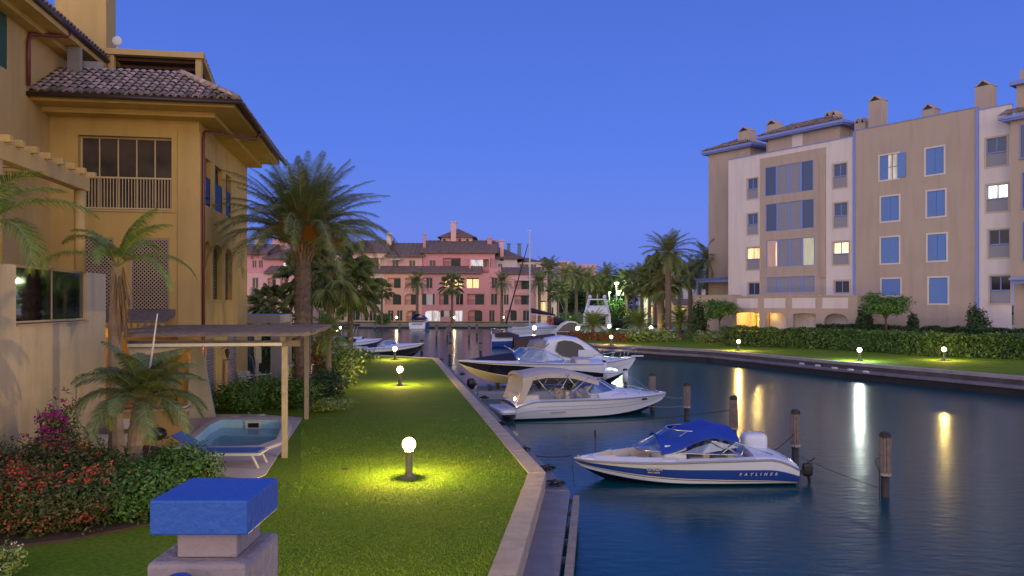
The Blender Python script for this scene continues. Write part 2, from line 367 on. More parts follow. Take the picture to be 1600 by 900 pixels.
def grassmat(name, c1, c2, c3):
    m = bpy.data.materials.new(name); m.use_nodes = True; n = m.node_tree.nodes; l = m.node_tree.links; p = n['Principled BSDF']; p.inputs['Roughness'].default_value = .9; p.inputs['Specular IOR Level'].default_value = .15
    t = n.new('ShaderNodeTexCoord')
    def nz(s, d, a, b):
        x = n.new('ShaderNodeTexNoise'); x.inputs['Scale'].default_value = s; x.inputs['Detail'].default_value = d; l.new(t.outputs['Object'], x.inputs['Vector'])
        r = n.new('ShaderNodeMapRange'); r.inputs['From Min'].default_value = a; r.inputs['From Max'].default_value = b; l.new(x.outputs['Fac'], r.inputs['Value']); return x, r
    x1, r1 = nz(.55, 6, .35, .68); x2, r2 = nz(14, 5, .3, .75); x3, r3 = nz(1.3, 8, .62, .8)
    m1 = n.new('ShaderNodeMix'); m1.data_type = 'RGBA'; m1.inputs[6].default_value = (*c1, 1); m1.inputs[7].default_value = (*c2, 1); l.new(r1.outputs[0], m1.inputs[0])
    m2 = n.new('ShaderNodeMix'); m2.data_type = 'RGBA'; m2.blend_type = 'MULTIPLY'; m2.inputs[7].default_value = (.45, .5, .45, 1); l.new(r2.outputs[0], m2.inputs[0]); l.new(m1.outputs[2], m2.inputs[6])
    m3 = n.new('ShaderNodeMix'); m3.data_type = 'RGBA'; m3.inputs[7].default_value = (*c3, 1); l.new(m2.outputs[2], m3.inputs[6]); l.new(r3.outputs[0], m3.inputs[0])
    l.new(m3.outputs[2], p.inputs['Base Color'])
    b = n.new('ShaderNodeBump'); b.inputs['Strength'].default_value = .8; b.inputs['Distance'].default_value = .05
    x4 = n.new('ShaderNodeTexNoise'); x4.inputs['Scale'].default_value = 45; x4.inputs['Detail'].default_value = 5; l.new(t.outputs['Object'], x4.inputs['Vector']); l.new(x4.outputs['Fac'], b.inputs['Height']); l.new(b.outputs[0], p.inputs['Normal'])
    return m
GRASS = grassmat('lawn grass', (.15, .275, .018), (.21, .30, .022), (.24, .25, .07))
from mathutils.geometry import tessellate_polygon
def land(name, pts, z1, label, z0=-2.5, m=GRASS, hole=None):
    mb = MB(); n = len(pts)
    loops = [[Vector((x, y, z1)) for x, y in pts]]+([[Vector((x, y, z1)) for x, y in hole]] if hole else [])
    flat = [p for l_ in loops for p in l_]
    for t_ in tessellate_polygon(loops): mb.poly([flat[i] for i in t_])
    for i in range(n): a, b = pts[i], pts[(i+1) % n]; mb.poly([(*a, z0), (*b, z0), (*b, z1), (*a, z1)])
    return tag(mb.build(name, m), label, 'lawn', kind='structure')

PZ = .02
pool = [G(303, 703, PZ), G(404, 700, PZ), G(432, 690, PZ), G(440, 670, PZ), G(436, 660, PZ), G(346, 659, PZ), G(328, 668, PZ), G(312, 682, PZ), G(288, 700, PZ)]
cx = sum(p.x for p in pool)/len(pool); cy = sum(p.y for p in pool)/len(pool)
POOLH = [((p.x-cx)*1.08+cx, (p.y-cy)*1.08+cy) for p in pool]
QL = [Vector((-.55, 4.0)), Vector((-.32, 10.02)), Vector((.34, 16.05)), Vector((-5.2, 49.6)), Vector((-10.3, 53.0)), Vector((-45, 78))]     # inner coping edge, near bank
land('lawn', [(p.x, p.y) for p in QL]+[(-70, 78), (-70, 1.5), (-.6, 1.5)], 0, 'green lawn along the left quay lit by bollard lamps', hole=POOLH)
QR = [Vector((33, 22)), Vector((25.3, 37.4)), Vector((20.6, 46.9)), Vector((15.8, 58.7)), Vector((10.4, 64.6)), Vector((4.65, 70.5)), Vector((2.8, 75.5)), Vector((4.2, 82)), Vector((11, 89)), Vector((20, 92)), Vector((70, 95))]
land('lawn', [(p.x, p.y) for p in QR]+[(110, 60), (110, 10), (50, 10)], 0, 'green lawn along the right quay in front of the hedge')
land('lawn', [(-160, 137), (13, 137), (16, 118), (26, 112), (160, 112), (160, 300), (-160, 300)], 0, 'lawn strip of the far bank in front of the pink houses')
mb = MB(); mb.poly([(-900, 299, -.02), (900, 299, -.02), (900, 1500, -.02), (-900, 1500, -.02)]); tag(mb.build('ground', SOIL), 'far ground beyond the marina', 'ground', kind='structure')
# raised terrace under the right block
mb = MB(); mb.prism([(19.9, 67, -.5), (24.5, 62.6, -.5), (27.3, 60.0, -.5), (30.2, 53.4, -.5), (34.5, 50, -.5), (42, 45, -.5), (95, 45, -.5), (95, 95, -.5), (27, 95, -.5), (22, 75, -.5)], (0, 0, 1.40)); tag(mb.build('terrace', PAVE), 'raised terrace behind the hedge', 'terrace', kind='structure')

def offs(P, d):                    # offset polyline to its right side by d
    out = []
    for i, p in enumerate(P):
        a = (P[i]-P[i-1]).normalized() if i else (P[1]-P[0]).normalized(); b = (P[i+1]-P[i]).normalized() if i < len(P)-1 else a
        t = (a+b).normalized(); n = Vector((t.y, -t.x)); k = max(.35, n.dot(Vector((a.y, -a.x))))
        out.append(p+n*d/k)
    return out
def strip(mb, A, B, z0, z1, seg=None, gap=.012):
    for i in range(len(A)-1):
        L = (A[i+1]-A[i]).length; k = max(1, int(L/seg)) if seg else 1
        for j in range(k):
            g = gap/L if seg else 0
            a0, a1 = A[i].lerp(A[i+1], j/k+g), A[i].lerp(A[i+1], (j+1)/k-g); b0, b1 = B[i].lerp(B[i+1], j/k+g), B[i].lerp(B[i+1], (j+1)/k-g)
            dz = random.uniform(-.004, .004) if seg else 0
            mb.hexa([(*a0, z0), (*b0, z0), (*b1, z0), (*a1, z0), (*a0, z1+dz), (*b0, z1+dz), (*b1, z1+dz), (*a1, z1+dz)])
QUAY2 = mat('pale quay coping', (.40, .36, .34), .9, var=.6, scale=1.3, bump=.5, bscale=12, hue=(.20, .18, .18))
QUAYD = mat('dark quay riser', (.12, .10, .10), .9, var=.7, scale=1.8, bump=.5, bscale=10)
random.seed(2)
def quay(P, label, side, seg=2.4, cw=.38, lw=.5, mc=STONE, ml=CONC, zt=.02, zl=-.36, mw=STONE, lt=.28):
    q = thing('quay_wall', label, 'quay wall')
    O = offs(P, side*cw); L1 = offs(P, side*(cw+lw)); I = offs(P, side*(cw-.02))
    c = MB(); strip(c, P, O, -.16, zt, seg); c.build('coping', mc, q, bevel=.012)
    w = MB(); strip(w, offs(P, side*.02), I, zl-.1, -.155); w.build('wall_face', mw, q)
    e = MB(); strip(e, offs(P, side*.05), L1, zl-lt, zl, seg*1.1); e.build('ledge', ml, q, bevel=.02)
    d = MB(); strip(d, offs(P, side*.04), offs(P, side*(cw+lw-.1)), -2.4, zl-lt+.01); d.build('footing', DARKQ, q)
    return q, L1
ql, L1 = quay(QL[:4], 'sandstone edged quay beside the long near lawn', 1)
fb = MB(); A = offs(QL[:3], .38+.5+.07); B = offs(QL[:3], .38+.5+.2)
strip(fb, A, B, -.62, -.42, 3.2, .02); fb.build('fender_beam', WOODP, ql, bevel=.01)
bk = MB()
for i in range(14):
    t = i/13; p = A[0].lerp(A[1], t*2) if t < .5 else A[1].lerp(A[2], t*2-1)
    bk.box(p.x-.1, p.x+.02, p.y-.03, p.y+.03, -.6, -.5)
bk.build('bracket', GREYM, ql)
quay([QL[3], QL[4], QL[5]], 'pale quay edge closing the far end of the near lawn', 1)
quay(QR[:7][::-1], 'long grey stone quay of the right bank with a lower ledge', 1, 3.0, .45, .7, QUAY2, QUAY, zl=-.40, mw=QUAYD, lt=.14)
quay(QR[6:][::-1], 'grey quay edge on the back of the right bank', 1, 3.0, .45, .5, QUAY, QUAY, mw=QUAY)
quay([Vector((-120, 137)), Vector((13, 137)), Vector((16, 118)), Vector((26, 112)), Vector((90, 112))], 'pale far quay below the pink houses', 1, 4.0, .5, .8, CONC, CONC, zl=-.3, mw=CONC)

# garden bed, terrace paving, pool
mb = MB(); bed = [G(335, 722), G(330, 742), G(285, 790), G(232, 822), G(110, 846), G(20, 856), G(-150, 868), G(-150, 700), G(200, 690)]
mb.prism([(p.x, p.y, -.05) for p in bed], (0, 0, .09)); tag(mb.build('soil', SOIL), 'brown soil bed under the flowering shrubs', 'soil', kind='structure')
PZ = .02
mb = MB()
tp = [G(398, 748, PZ), G(415, 741, PZ), G(473, 652, PZ), G(390, 647, PZ), G(300, 647, PZ), G(120, 655, PZ), G(60, 735, PZ), G(330, 742, PZ)]
pool = [G(303, 703, PZ), G(404, 700, PZ), G(432, 690, PZ), G(440, 670, PZ), G(436, 660, PZ), G(346, 659, PZ), G(328, 668, PZ), G(312, 682, PZ), G(288, 700, PZ)]
cx = sum(p.x for p in pool)/len(pool); cy = sum(p.y for p in pool)/len(pool)
def near_pt(pts, q, ins=1.0): return [((p[0]-q[0])*ins+q[0], (p[1]-q[1])*ins+q[1]) for p in pts]
# paving as a ring of quads between the pool rim and the outer boundary
def angs(pts): return sorted([(math.atan2(p[1]-cy, p[0]-cx), p) for p in pts])
def at_ang(poly, a):
    d = Vector((math.cos(a), math.sin(a))); best = None; n = len(poly)
    for i in range(n):
        p = Vector((poly[i][0]-cx, poly[i][1]-cy)); q = Vector((poly[(i+1) % n][0]-cx, poly[(i+1) % n][1]-cy)); e = q-p
        den = d.x*e.y-d.y*e.x
        if abs(den) < 1e-9: continue
        t = (p.x*e.y-p.y*e.x)/den; u = (p.x*d.y-p.y*d.x)/den
        if t > 0 and -1e-6 <= u <= 1+1e-6 and (best is None or t < best): best = t
    return (cx+d.x*best, cy+d.y*best)
AA = sorted([2*PI*i/72-PI for i in range(72)]+[math.atan2(p.y-cy, p.x-cx) for p in tp+pool])
rim = near_pt([(p.x, p.y) for p in pool], (cx, cy), 1.0); rimo = near_pt([(p.x, p.y) for p in pool], (cx, cy), 1.22)
def ringpoly(mb, P1, P2, z1, z2):
    for i in range(len(AA)):
        a, b = AA[i], AA[(i+1) % len(AA)]
        if abs(b-a) < 1e-6: continue
        p, q = at_ang(P1, a), at_ang(P1, b); r, s = at_ang(P2, b), at_ang(P2, a)
        mb.poly([(*p, z1), (*q, z1), (*r, z2), (*s, z2)])
ringpoly(mb, [(p.x, p.y) for p in tp], rimo, PZ, PZ); ringpoly(mb, [(p.x, p.y) for p in tp], [(p.x, p.y) for p in tp], PZ, -.1)
tag(mb.build('paving', PAVE), 'pale pinkish paving round the small pool', 'paving', kind='structure')
pt = thing('swimming_pool', 'small blue swimming pool with pale rim below the pergola', 'pool')
rm = MB(); ringpoly(rm, rimo, rimo, PZ-.01, PZ+.07); ringpoly(rm, rimo, rim, PZ+.07, PZ+.07); rm.build('rim', mat('pool rim stone', (.72, .63, .55), .8, var=.15, scale=4), pt)
bs = MB(); inn = near_pt(rim, (cx, cy), .86); ringpoly(bs, rim, rim, PZ+.07, -.32); ringpoly(bs, rim, inn, -.32, -.32); ringpoly(bs, inn, inn, -.32, -.9)
n0 = [(*at_ang(inn, a), -.9) for a in AA]; bs.poly(n0); bs.build('basin', POOLT, pt)
pw = bpy.data.materials.new('pool water'); pw.use_nodes = True; pp = pw.node_tree.nodes['Principled BSDF']; pp.inputs['Base Color'].default_value = (.30, .62, .85, 1); pp.inputs['Roughness'].default_value = .04; pp.inputs['Alpha'].default_value = .42; pp.inputs['Specular IOR Level'].default_value = .6
ws = MB(); ws.poly([(*at_ang(rim, a), -.16) for a in AA]); ws.build('pool_water', pw, pt)
sk_ = MB(); p = G(397, 660, PZ); sk_.box(p.x-.25, p.x+.25, p.y-.06, p.y-.02, -.16, .06); sk_.mi = 1; sk_.box(p.x-.16, p.x+.16, p.y-.075, p.y-.05, -.12, .01); sk_.build('skimmer', [WHITEP, DARKP], pt)
for q in ((393, 656), (350, 658)):
    d = MB(); c = G(q[0], q[1]-1, PZ); d.lathe([(.14, PZ), (.14, PZ+.014), (.10, PZ+.02)], (c.x, c.y+.9, 0)); d.build('lid', WHITEP, pt)

# foreground pillar of the bridge parapet
fp = Frame((-1.615, 3.0, 0), rad(0))
pl = thing('parapet_pillar', 'bridge parapet pillar with thick blue cap over rough mauve block', 'pillar', fp.o, 0)
def pyz(py, Y): return CZ-(py-HY)/F*Y
Yf = 2.9; x0, x1 = (233-CX)/F*Yf, (387-CX)/F*Yf
zc1, zc0 = pyz(782, Yf), pyz(837, Yf); dp = .38
W_ = lambda x: x-fp.o.x
ty = Yf-3.0
cp = MB(); cp.box(W_(x0), W_(x1), ty, ty+dp, zc0, zc1); cp.build('cap', BLUEP, pl, bevel=.008)
nk = MB(); nk.box(W_(x0)+.085, W_(x1)-.06, ty+.05, ty+dp-.06, zc0-.10, zc0+.002); nk.build('neck', PILL, pl, bevel=.005)
z2 = pyz(879, Yf)
sh = MB(); sh.box(W_(x0)-.01, W_(x1)-.002, ty-.01, ty+dp+.02, .6, z2); sh.build('shaft', PILL, pl, bevel=.02)
rl = MB(); rl.sq((W_(-1.222), ty-.17, 2.552), (.055, .13, .062), .85, 12, 20); rl.build('rail_knob', BLUEP, pl, smooth=True)
# the bridge deck and abutment the pillar stands on (below and behind the frame)
mb = MB(); mb.box(-12, 12, -4, 3.35, .9, 1.6); tag(mb.build('bridge', CONC), 'bridge deck carrying the blue capped pillar', 'bridge', kind='structure')

# near grass blades
def blades():
    rs = random.Random(5); mb = MB()
    for i in range(90000):
        Y = 9.2*(2.6**rs.random()); px = rs.uniform(330, 850); x = (px-CX)/F*Y
        ex = -.32+(Y-10.02)*.1095 if Y < 16.05 else .34-(Y-16.05)*.165
        if x > ex+rs.uniform(-.06, .05): continue
        if px < 470 and Y > 15.2 : continue
        h = rs.uniform(.012, .032); a = rs.uniform(0, PI); w = .006; dx, dy = math.cos(a)*w, math.sin(a)*w; lx, ly = rs.uniform(-.025, .025), rs.uniform(-.025, .025)
        n = len(mb.v); mb.v += [(x-dx, Y-dy, 0), (x+dx, Y+dy, 0), (x+lx, Y+ly, h)]; mb.f.append((n, n+1, n+2)); mb.m.append(0)
    g = leafmat('grass blade', (.165, .30, .02), (.225, .33, .025), .22)
    tag(mb.build('grass', g), 'short green grass blades of the near lawn', 'grass', kind='stuff')
blades()
# ================================================================ LEFT BUILDING
TH = math.atan(193/1186)
FL = Frame((-9.9, 24, 0), TH)
lb = thing('apartment_building', 'ochre apartment building with clay tile roof and deep eaves, nearest on the left', 'building', FL.o, TH)
my, mxr = mapy(0), mapx(0)
XW = -4.34; YE = 8.3
# windows measured on their wall planes
wU = FL.ry(122, 213, 268, 328); wL1 = FL.ry(116, 371, 178, 488); wL2 = FL.ry(203, 372, 265, 488)
gd = FL.ry(205, 552, 300, 664); 
fr = MB(); fr.wall(my, XW, 0, 0, 9.35, [wU, wL1, wL2, (gd[0]-1.2, gd[1], 0, 2.55)], .35)
fr.build('front_wall', OCHRE, lb)
sideU = [FL.rx(a, b, c, d) for a, b, c, d in ((321, 248, 330, 320), (336, 262, 348, 332), (353, 276, 361, 340))]
sideM = [FL.rx(a, b, c, d) for a, b, c, d in ((319, 377, 329, 468), (333, 383, 347, 468), (352, 388, 363, 469))]
zU0 = sum(s[2] for s in sideU)/3; zU1 = sum(s[3] for s in sideU)/3; zM0 = sum(s[2] for s in sideM)/3; zM1 = sum(s[3] for s in sideM)/3
sideU = [(s[0], s[1], zU0, zU1) for s in sideU]; sideM = [(s[0], s[1], zM0, zM1) for s in sideM]
sideG = [(FL.hx(323, 590)[0], FL.hx(337, 590)[0], 0.05, 2.4), (FL.hx(355, 590)[0], FL.hx(371, 590)[0], .05, 2.4)]
sw = MB(); sw.wall(mxr, 0, YE, 0, 9.35, sideU+sideM+sideG, .3); 
for s in sideM: sw.arch(mxr, s[0], s[1], s[3], .28, 0, .3)
sw.build('side_wall', OCHRE, lb)
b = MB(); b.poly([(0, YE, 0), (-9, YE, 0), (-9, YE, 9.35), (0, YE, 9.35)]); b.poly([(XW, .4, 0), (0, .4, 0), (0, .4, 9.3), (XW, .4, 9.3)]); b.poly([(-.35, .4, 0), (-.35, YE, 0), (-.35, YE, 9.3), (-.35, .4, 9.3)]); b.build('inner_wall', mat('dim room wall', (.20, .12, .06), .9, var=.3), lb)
# corner pilaster and cornice steps
c = MB(); c.box(-.62, .05, -.05, .6, 0, 9.0); c.build('pilaster', OCHRE2, lb, bevel=.01)
ZS = 9.35; OV = 1.45
c = MB()
c.box(XW, OV*.42, -OV*.42, 1.2, ZS, ZS+.16); c.box(-.8, OV*.42, 1.2, YE, ZS, ZS+.16)
c.box(XW, OV-.12, -OV+.12, 1.2, ZS+.16, ZS+.32); c.box(-.8, OV-.12, 1.2, YE, ZS+.16, ZS+.32)
c.build('eave_soffit', OCHRE, lb, bevel=.008)
# tiled roof: rows of barrel tiles on each slope
def tiles(mb, A, B, up, n_rows, w=.235, l=.40, clip=None, seed=1, jit=.012):
    rs = random.Random(seed); A, B, up = Vector(A), Vector(B), Vector(up); e = (B-A); L = e.length; e.normalize(); u = up.normalized(); nrm = e.cross(u).normalized()
    if nrm.z < 0: nrm = -nrm
    for j in range(n_rows):
        for i in range(int(L/w)):
            s = (i+.5)*w; t = j*l*.82
            if clip and not clip(s, t, L): continue
            o = A+e*(s+rs.uniform(-jit, jit))+u*t+nrm*(.02+rs.uniform(0, jit)); 
            b0 = len(mb.v); r0, r1 = w*.47, w*.38; K = 6
            for k in range(K+1):
                a = PI*k/K; mb.v.append(tuple(o+e*math.cos(a)*r0+nrm*math.sin(a)*r0*.85+nrm*.03))
            for k in range(K+1):
                a = PI*k/K; mb.v.append(tuple(o+u*l+e*math.cos(a)*r1+nrm*math.sin(a)*r1*.8))
            for k in range(K): mb.f.append((b0+k, b0+k+1, b0+k+K+2, b0+k+K+1)); mb.m.append(0)
            if j == 0:                              # open mouth of the first row
                for k in range(K+1):
                    a = PI*k/K; mb.v.append(tuple(o+e*math.cos(a)*r0*.78+nrm*math.sin(a)*r0*.62+nrm*.02))
                b1 = b0+2*(K+1)
                for k in range(K): mb.f.append((b0+k, b0+k+1, b1+k+1, b1+k)); mb.m.append(0)
    return mb
ZG = ZS+.34; PT = math.tan(rad(31)); cs = math.cos(rad(31)); sn = math.sin(rad(31)); RD = 2.0
rf = MB()
# under-surface of both slopes
rf.poly([(XW, -OV, ZG), (OV, -OV, ZG), (OV-RD, -OV+RD, ZG+RD*PT), (XW, -OV+RD, ZG+RD*PT)])
rf.poly([(OV, -OV, ZG), (OV, YE+.6, ZG), (OV-RD, YE+.6, ZG+RD*PT), (OV-RD, -OV+RD, ZG+RD*PT)])
rfo = rf.build('roof', TILE, lb)
tl = MB(); tiles(tl, (XW, -OV, ZG), (OV, -OV, ZG), (0, cs, sn), 8, clip=lambda s, t, L: s < L-t*cs-.05 and t*cs < RD)
tiles(tl, (OV, -OV, ZG), (OV, YE+.6, ZG), (-cs, 0, sn), 8, clip=lambda s, t, L: s > t*cs+.05 and t*cs < RD, seed=3)
for k in range(9):                                   # hip ridge tiles
    t = k*.33; tl.tube([(OV-t*.7-.02, -OV+t*.7-.02, ZG+t*.7*PT+.07), (OV-t*.7-.3, -OV+t*.7+.3, ZG+(t*.7+.3)*PT+.10)], [.12, .10], 8)
tl.build('roof_tiles', TILE, rfo, smooth=True)
gt = MB(); gz = ZG-.06
gt.tube([(XW, -OV-.06, gz), (OV+.06, -OV-.06, gz), (OV+.06, YE+.6, gz)], .075, 8); gt.build('gutter', GUT, lb, smooth=True)
dpz = ZG-.1
g = FL.hx(405, 207, OV)[0]
dpp = MB(); dpp.tube([(OV+.04, g, dpz), (OV-.1, g, dpz-.25), (.12, .28, ZS-.25), (.10, .16, ZS-.5), (.10, .16, 0)], .05, 8); dpp.build('downpipe', PIPE, lb, smooth=True)
# big front window with balustrade and folding glass
def opening(root, mp, r, depth, bars=0, fm=CREAMF, gm=GLASSD, name='window', fw=.06, mid=None, sh=None):
    f = MB(); u0, u1, z0, z1 = r; d0, d1 = depth, depth+.06
    f.bar(mp, u0, u0+fw, z0, z1, d0, d1); f.bar(mp, u1-fw, u1, z0, z1, d0, d1); f.bar(mp, u0+fw, u1-fw, z0, z0+fw, d0, d1); f.bar(mp, u0+fw, u1-fw, z1-fw, z1, d0, d1)
    for k in range(bars):
        u = u0+(u1-u0)*(k+1)/(bars+1); f.bar(mp, u-fw*.35, u+fw*.35, z0+fw, z1-fw, d0+.005, d1-.005)
    if mid: z = z0+(z1-z0)*mid; f.bar(mp, u0+fw, u1-fw, z-fw*.4, z+fw*.4, d0+.01, d1-.01)
    o = f.build(name, fm, root)
    p = MB(); p.poly([mp(u0+fw*.5, z0+fw*.5, d1-.02), mp(u1-fw*.5, z0+fw*.5, d1-.02), mp(u1-fw*.5, z1-fw*.5, d1-.02), mp(u0+fw*.5, z1-fw*.5, d1-.02)]); p.build('pane', gm, o)
    return o
w = opening(lb, my, wU, .2, 4, CREAMF, GLASSG, fw=.05)
u0, u1, z0, z1 = wU
rl = MB(); rl.bar(my, u0, u1, z0+.98, z0+1.03, .02, .07); rl.bar(my, u0, u1, z0+.03, z0+.07, .02, .06); nb = 30
for k in range(nb+1): u = u0+.03+(u1-u0-.06)*k/nb; rl.bar(my, u-.011, u+.011, z0+.07, z0+.98, .03, .05)
rl.build('railing', CREAMF, lb)
s = MB(); s.bar(my, u0-.12, u1+.12, z0-.06, z0, -.05, .12); s.build('window_sill', OCHRE2, lb); s = MB(); s.bar(my, u0-.04, u1+.04, z1, z1+.07, -.02, .02); s.build('window_lintel', OCHRE2, lb)
def lattice(root, mp, r, d, n=9):
    u0, u1, z0, z1 = r; f = MB(); st = (u1-u0)/n; th = .022; H = z1-z0; Wd = u1-u0
    for sgn in (1, -1):
        k = -int(H/st)-1
        while k*st < Wd+H:
            pts = []
            a = u0+k*st                                    # diagonal u = a + sgn*(z-z0)
            for z in (z0, z1):
                pts.append(((a if sgn > 0 else a)+(z-z0)*sgn+(H if sgn < 0 else 0)*0, z))
            (ua, za), (ub, zb) = pts
            # clip to the frame
            def clipu(ua, za, ub, zb):
                t0, t1 = 0, 1; du = ub-ua
                if abs(du) < 1e-9: return None
                ta, tb = sorted(((u0-ua)/du, (u1-ua)/du)); t0 = max(t0, ta); t1 = min(t1, tb)
                return None if t0 >= t1 else (ua+du*t0, za+(zb-za)*t0, ua+du*t1, za+(zb-za)*t1)
            q = clipu(ua, za, ub, zb)
            if q:
                a1, b1, a2, b2 = q; w_ = th*.9; dd = d+(.012 if sgn > 0 else 0)
                f.hexa([mp(a1-w_, b1, dd), mp(a1+w_, b1, dd), mp(a1+w_, b1, dd+.01), mp(a1-w_, b1, dd+.01), mp(a2-w_, b2, dd), mp(a2+w_, b2, dd), mp(a2+w_, b2, dd+.01), mp(a2-w_, b2, dd+.01)])
            k += 1
    # the second family needs starts beyond the right edge too
    f.bar(mp, u0, u0+.05, z0, z1, d-.02, d+.04); f.bar(mp, u1-.05, u1, z0, z1, d-.02, d+.04); f.bar(mp, u0+.05, u1-.05, z0, z0+.05, d-.02, d+.04); f.bar(mp, u0+.05, u1-.05, z1-.05, z1, d-.02, d+.04)
    o = f.build('lattice_screen', LATT, root); return o
for r in (wL1, wL2):
    lattice(lb, my, r, .05, 10 if r is wL2 else 10)
    s = MB(); s.bar(my, r[0]-.05, r[1]+.05, r[2]-.05, r[2], -.04, .1); s.build('window_sill', GREYSH, lb)
    p = MB(); p.bar(my, r[0], r[1], r[2], r[3], .25, .27); p.build('pane', GLASSD, lb)
for s in sideU:
    opening(lb, mxr, s, .16, 0, BROWNSH, GLASSS)
    p = MB(); p.bar(mxr, s[0], s[1], s[2]+.02, s[2]+.95, .03, .045); p.build('glass_balustrade', BALG, lb)
for s in sideM:
    o = opening(lb, mxr, s, .18, 0, BROWNSH, BROWNSH, 'shutter'); f = MB()
    for k in range(16): z = s[2]+.1+(s[3]-s[2]-.3)*k/15; f.bar(mxr, s[0]+.07, s[1]-.07, z, z+.05, .15, .19)
    f.build('louvre', BROWNSH, o)
m = MB(); m.bar(mxr, .05, sideU[2][1]+.6, zM0-.07, zM0, -.04, .1); m.build('sill', OCHRE2, lb)
for s in sideG:
    o = opening(lb, mxr, s, .06, 0, GREYSH, GREYSH, 'louvred_door'); f = MB()
    for k in range(22): z = s[2]+.12+(s[3]-s[2]-.25)*k/21; f.bar(mxr, s[0]+.06, s[1]-.06, z, z+.045, .03, .08)
    f.build('louvre', GREYSH, o)
# wall lamp brackets between the doors
y, z = FL.hx(346, 545)
l_ = MB(); l_.tube([(0, y, z), (.18, y, z+.08), (.2, y, z)], .015, 6); l_.lathe([(.03, -.34), (.09, -.12), (.09, -.04), (.03, 0)], (.2, y, z), 6); l_.build('wall_lantern', GUT, lb)
# rear ground floor porch
pz = 2.75
p = MB(); p.box(-3, 1.35, YE+.02, YE+4, pz, pz+.35); p.box(.95, 1.35, YE+.05, YE+.4, 0, pz); p.box(.95, 1.35, YE+3.5, YE+3.9, 0, pz); p.box(-.35, -.05, YE+.02, YE+4, 0, pz); p.build('porch', GREYSH, lb)
p = MB(); p.box(-.3, -.02, YE+.5, YE+2.2, .05, 2.2); p.build('porch_door', DARKP, lb)
# wing running back towards the camera
wg = MB(); sy0 = -14
sh1 = FL.rx(-14, -60, 12, 102, XW)
wg.wall(mapx(XW), sy0, 0, 0, 11.75, [sh1], .2); wg.poly([(XW, 0, 9.2), (XW, 6, 9.2), (XW, 6, 11.75), (XW, 0, 11.75)]); wg.build('wing_wall', OCHRE2, lb)
flr = MB(); flr.box(XW, OV-RD-.05, .6, YE, ZG+RD*PT-.25, ZG+RD*PT-.05); flr.build('terrace_floor', CONC, lb)
s = MB(); s.bar(mapx(XW), sh1[0], sh1[1], sh1[2], sh1[3], .02, .09); s.build('green_shutter', mat('dark green shutter', (.03, .10, .05), .6, var=.15), lb)
GX = -3.5; e = MB(); e.box(XW, GX-.05, sy0, 4.4, 11.6, 11.78); e.box(XW-.02, XW+.35, sy0, 4.4, 11.44, 11.6); e.build('wing_soffit', OCHRE, lb)
g = MB(); g.tube([(GX, sy0, 11.83), (GX, 4.4, 11.83)], .08, 8); g.build('wing_gutter', GUT, lb)
t = MB(); tiles(t, (GX, sy0, 11.88), (GX, 4.4, 11.88), (-cs, 0, sn), 9, seed=7); t.poly([(GX, sy0, 11.86), (GX, 4.4, 11.86), (GX-3.2, 4.4, 11.86+3.2*PT), (GX-3.2, sy0, 11.86+3.2*PT)]); t.build('wing_roof', TILE, lb, smooth=True)
y1 = FL.hx(40, 60, XW)[0]
d = MB(); d.tube([(GX, y1+1.0, 11.8), (GX-.1, y1+.9, 11.6), (XW+.08, y1+.1, 11.35), (XW+.08, y1, 11.1), (XW+.08, y1, ZG+.15)], .055, 8); d.build('wing_downpipe', PIPE, lb, smooth=True)
# chimney
ch = MB(); a = FL.hy(85, 20, 4.6)[0]; bb = FL.hy(166, 20, 4.6)[0]; ch.box(a, bb, 4.6, 5.6, 10.8, 16.6); ch.build('chimney', OCHRE2, lb, bevel=.02)
c2 = MB(); c2.box(a-.12, bb+.12, 4.45, 5.75, 16.6, 16.8); c2.build('chimney_cap', STONE, lb)
# open casement shutters on the upper wall, by the chimney
for (x0, y0, x1, y1, c) in ((105, 73, 128, 112, .5),):
    u0, u1, z0, z1 = FL.ry(x0, y0, x1, y1, 0.2); s = MB(); s.bar(mapy(.2), u0, u1, z0, z1, 0, .04)
    for k in range(14): z = z0+.06+(z1-z0-.12)*k/13; s.bar(mapy(.2), u0+.05, u1-.05, z, z+.03, -.02, 0)
    s.build('louvred_shutter', GREYSH, lb)
u0, u1, z0, z1 = FL.ry(130, 96, 161, 112, .6); s = MB(); s.bar(mapy(.6), u0, u1, z0-.3, z1, 0, .05); s.build('casement', GREYSH, lb)
# roof terrace canopy
RY = 2.4
a0, az = FL.hy(172, 78, RY); a1, _ = FL.hy(312, 78, RY)
for xx in (a0-.08, a1-.14): cn = MB(); cn.box(xx, xx+.2, RY, RY+.2, 10.5, az-.165); cn.build('terrace_post', OCHRE2, lb)
cn = MB(); cn.box(a0-.2, a1+.15, RY-.1, RY+.15, az-.16, az+.04); cn.beam((a1+.02, RY, az-.06), (a1+.02, RY+4.2, az-1.3), .2, .2); cn.beam((a0, RY, az-.06), (a0, RY+4.2, az-1.3), .2, .2); cn.build('terrace_beam', OCHRE2, lb, bevel=.01)
cn = MB(); cn.hexa([(a0-.1, RY+.15, az-.07), (a1-.09, RY+.15, az-.07), (a1-.09, RY+4.3, az-1.28), (a0-.1, RY+4.3, az-1.28), (a0-.1, RY+.15, az+.0), (a1-.09, RY+.15, az+.0), (a1-.09, RY+4.3, az-1.2), (a0-.1, RY+4.3, az-1.2)])
for k in range(9): y = RY+.3+k*.42; cn.beam((a0, y, az-.12-(y-RY)*.29), (a1-.1, y, az-.12-(y-RY)*.29), .06, .1)
cn.build('terrace_canopy', mat('dark stained timber', (.16, .085, .04), .8, var=.3, scale=5), lb)
t = MB(); tiles(t, (a1+.1, RY, az+.02), (a1+.1, RY+4.3, az-1.22), (-1, 0, 0), 1, seed=9); t.build('canopy_edge_tiles', TILE, lb)
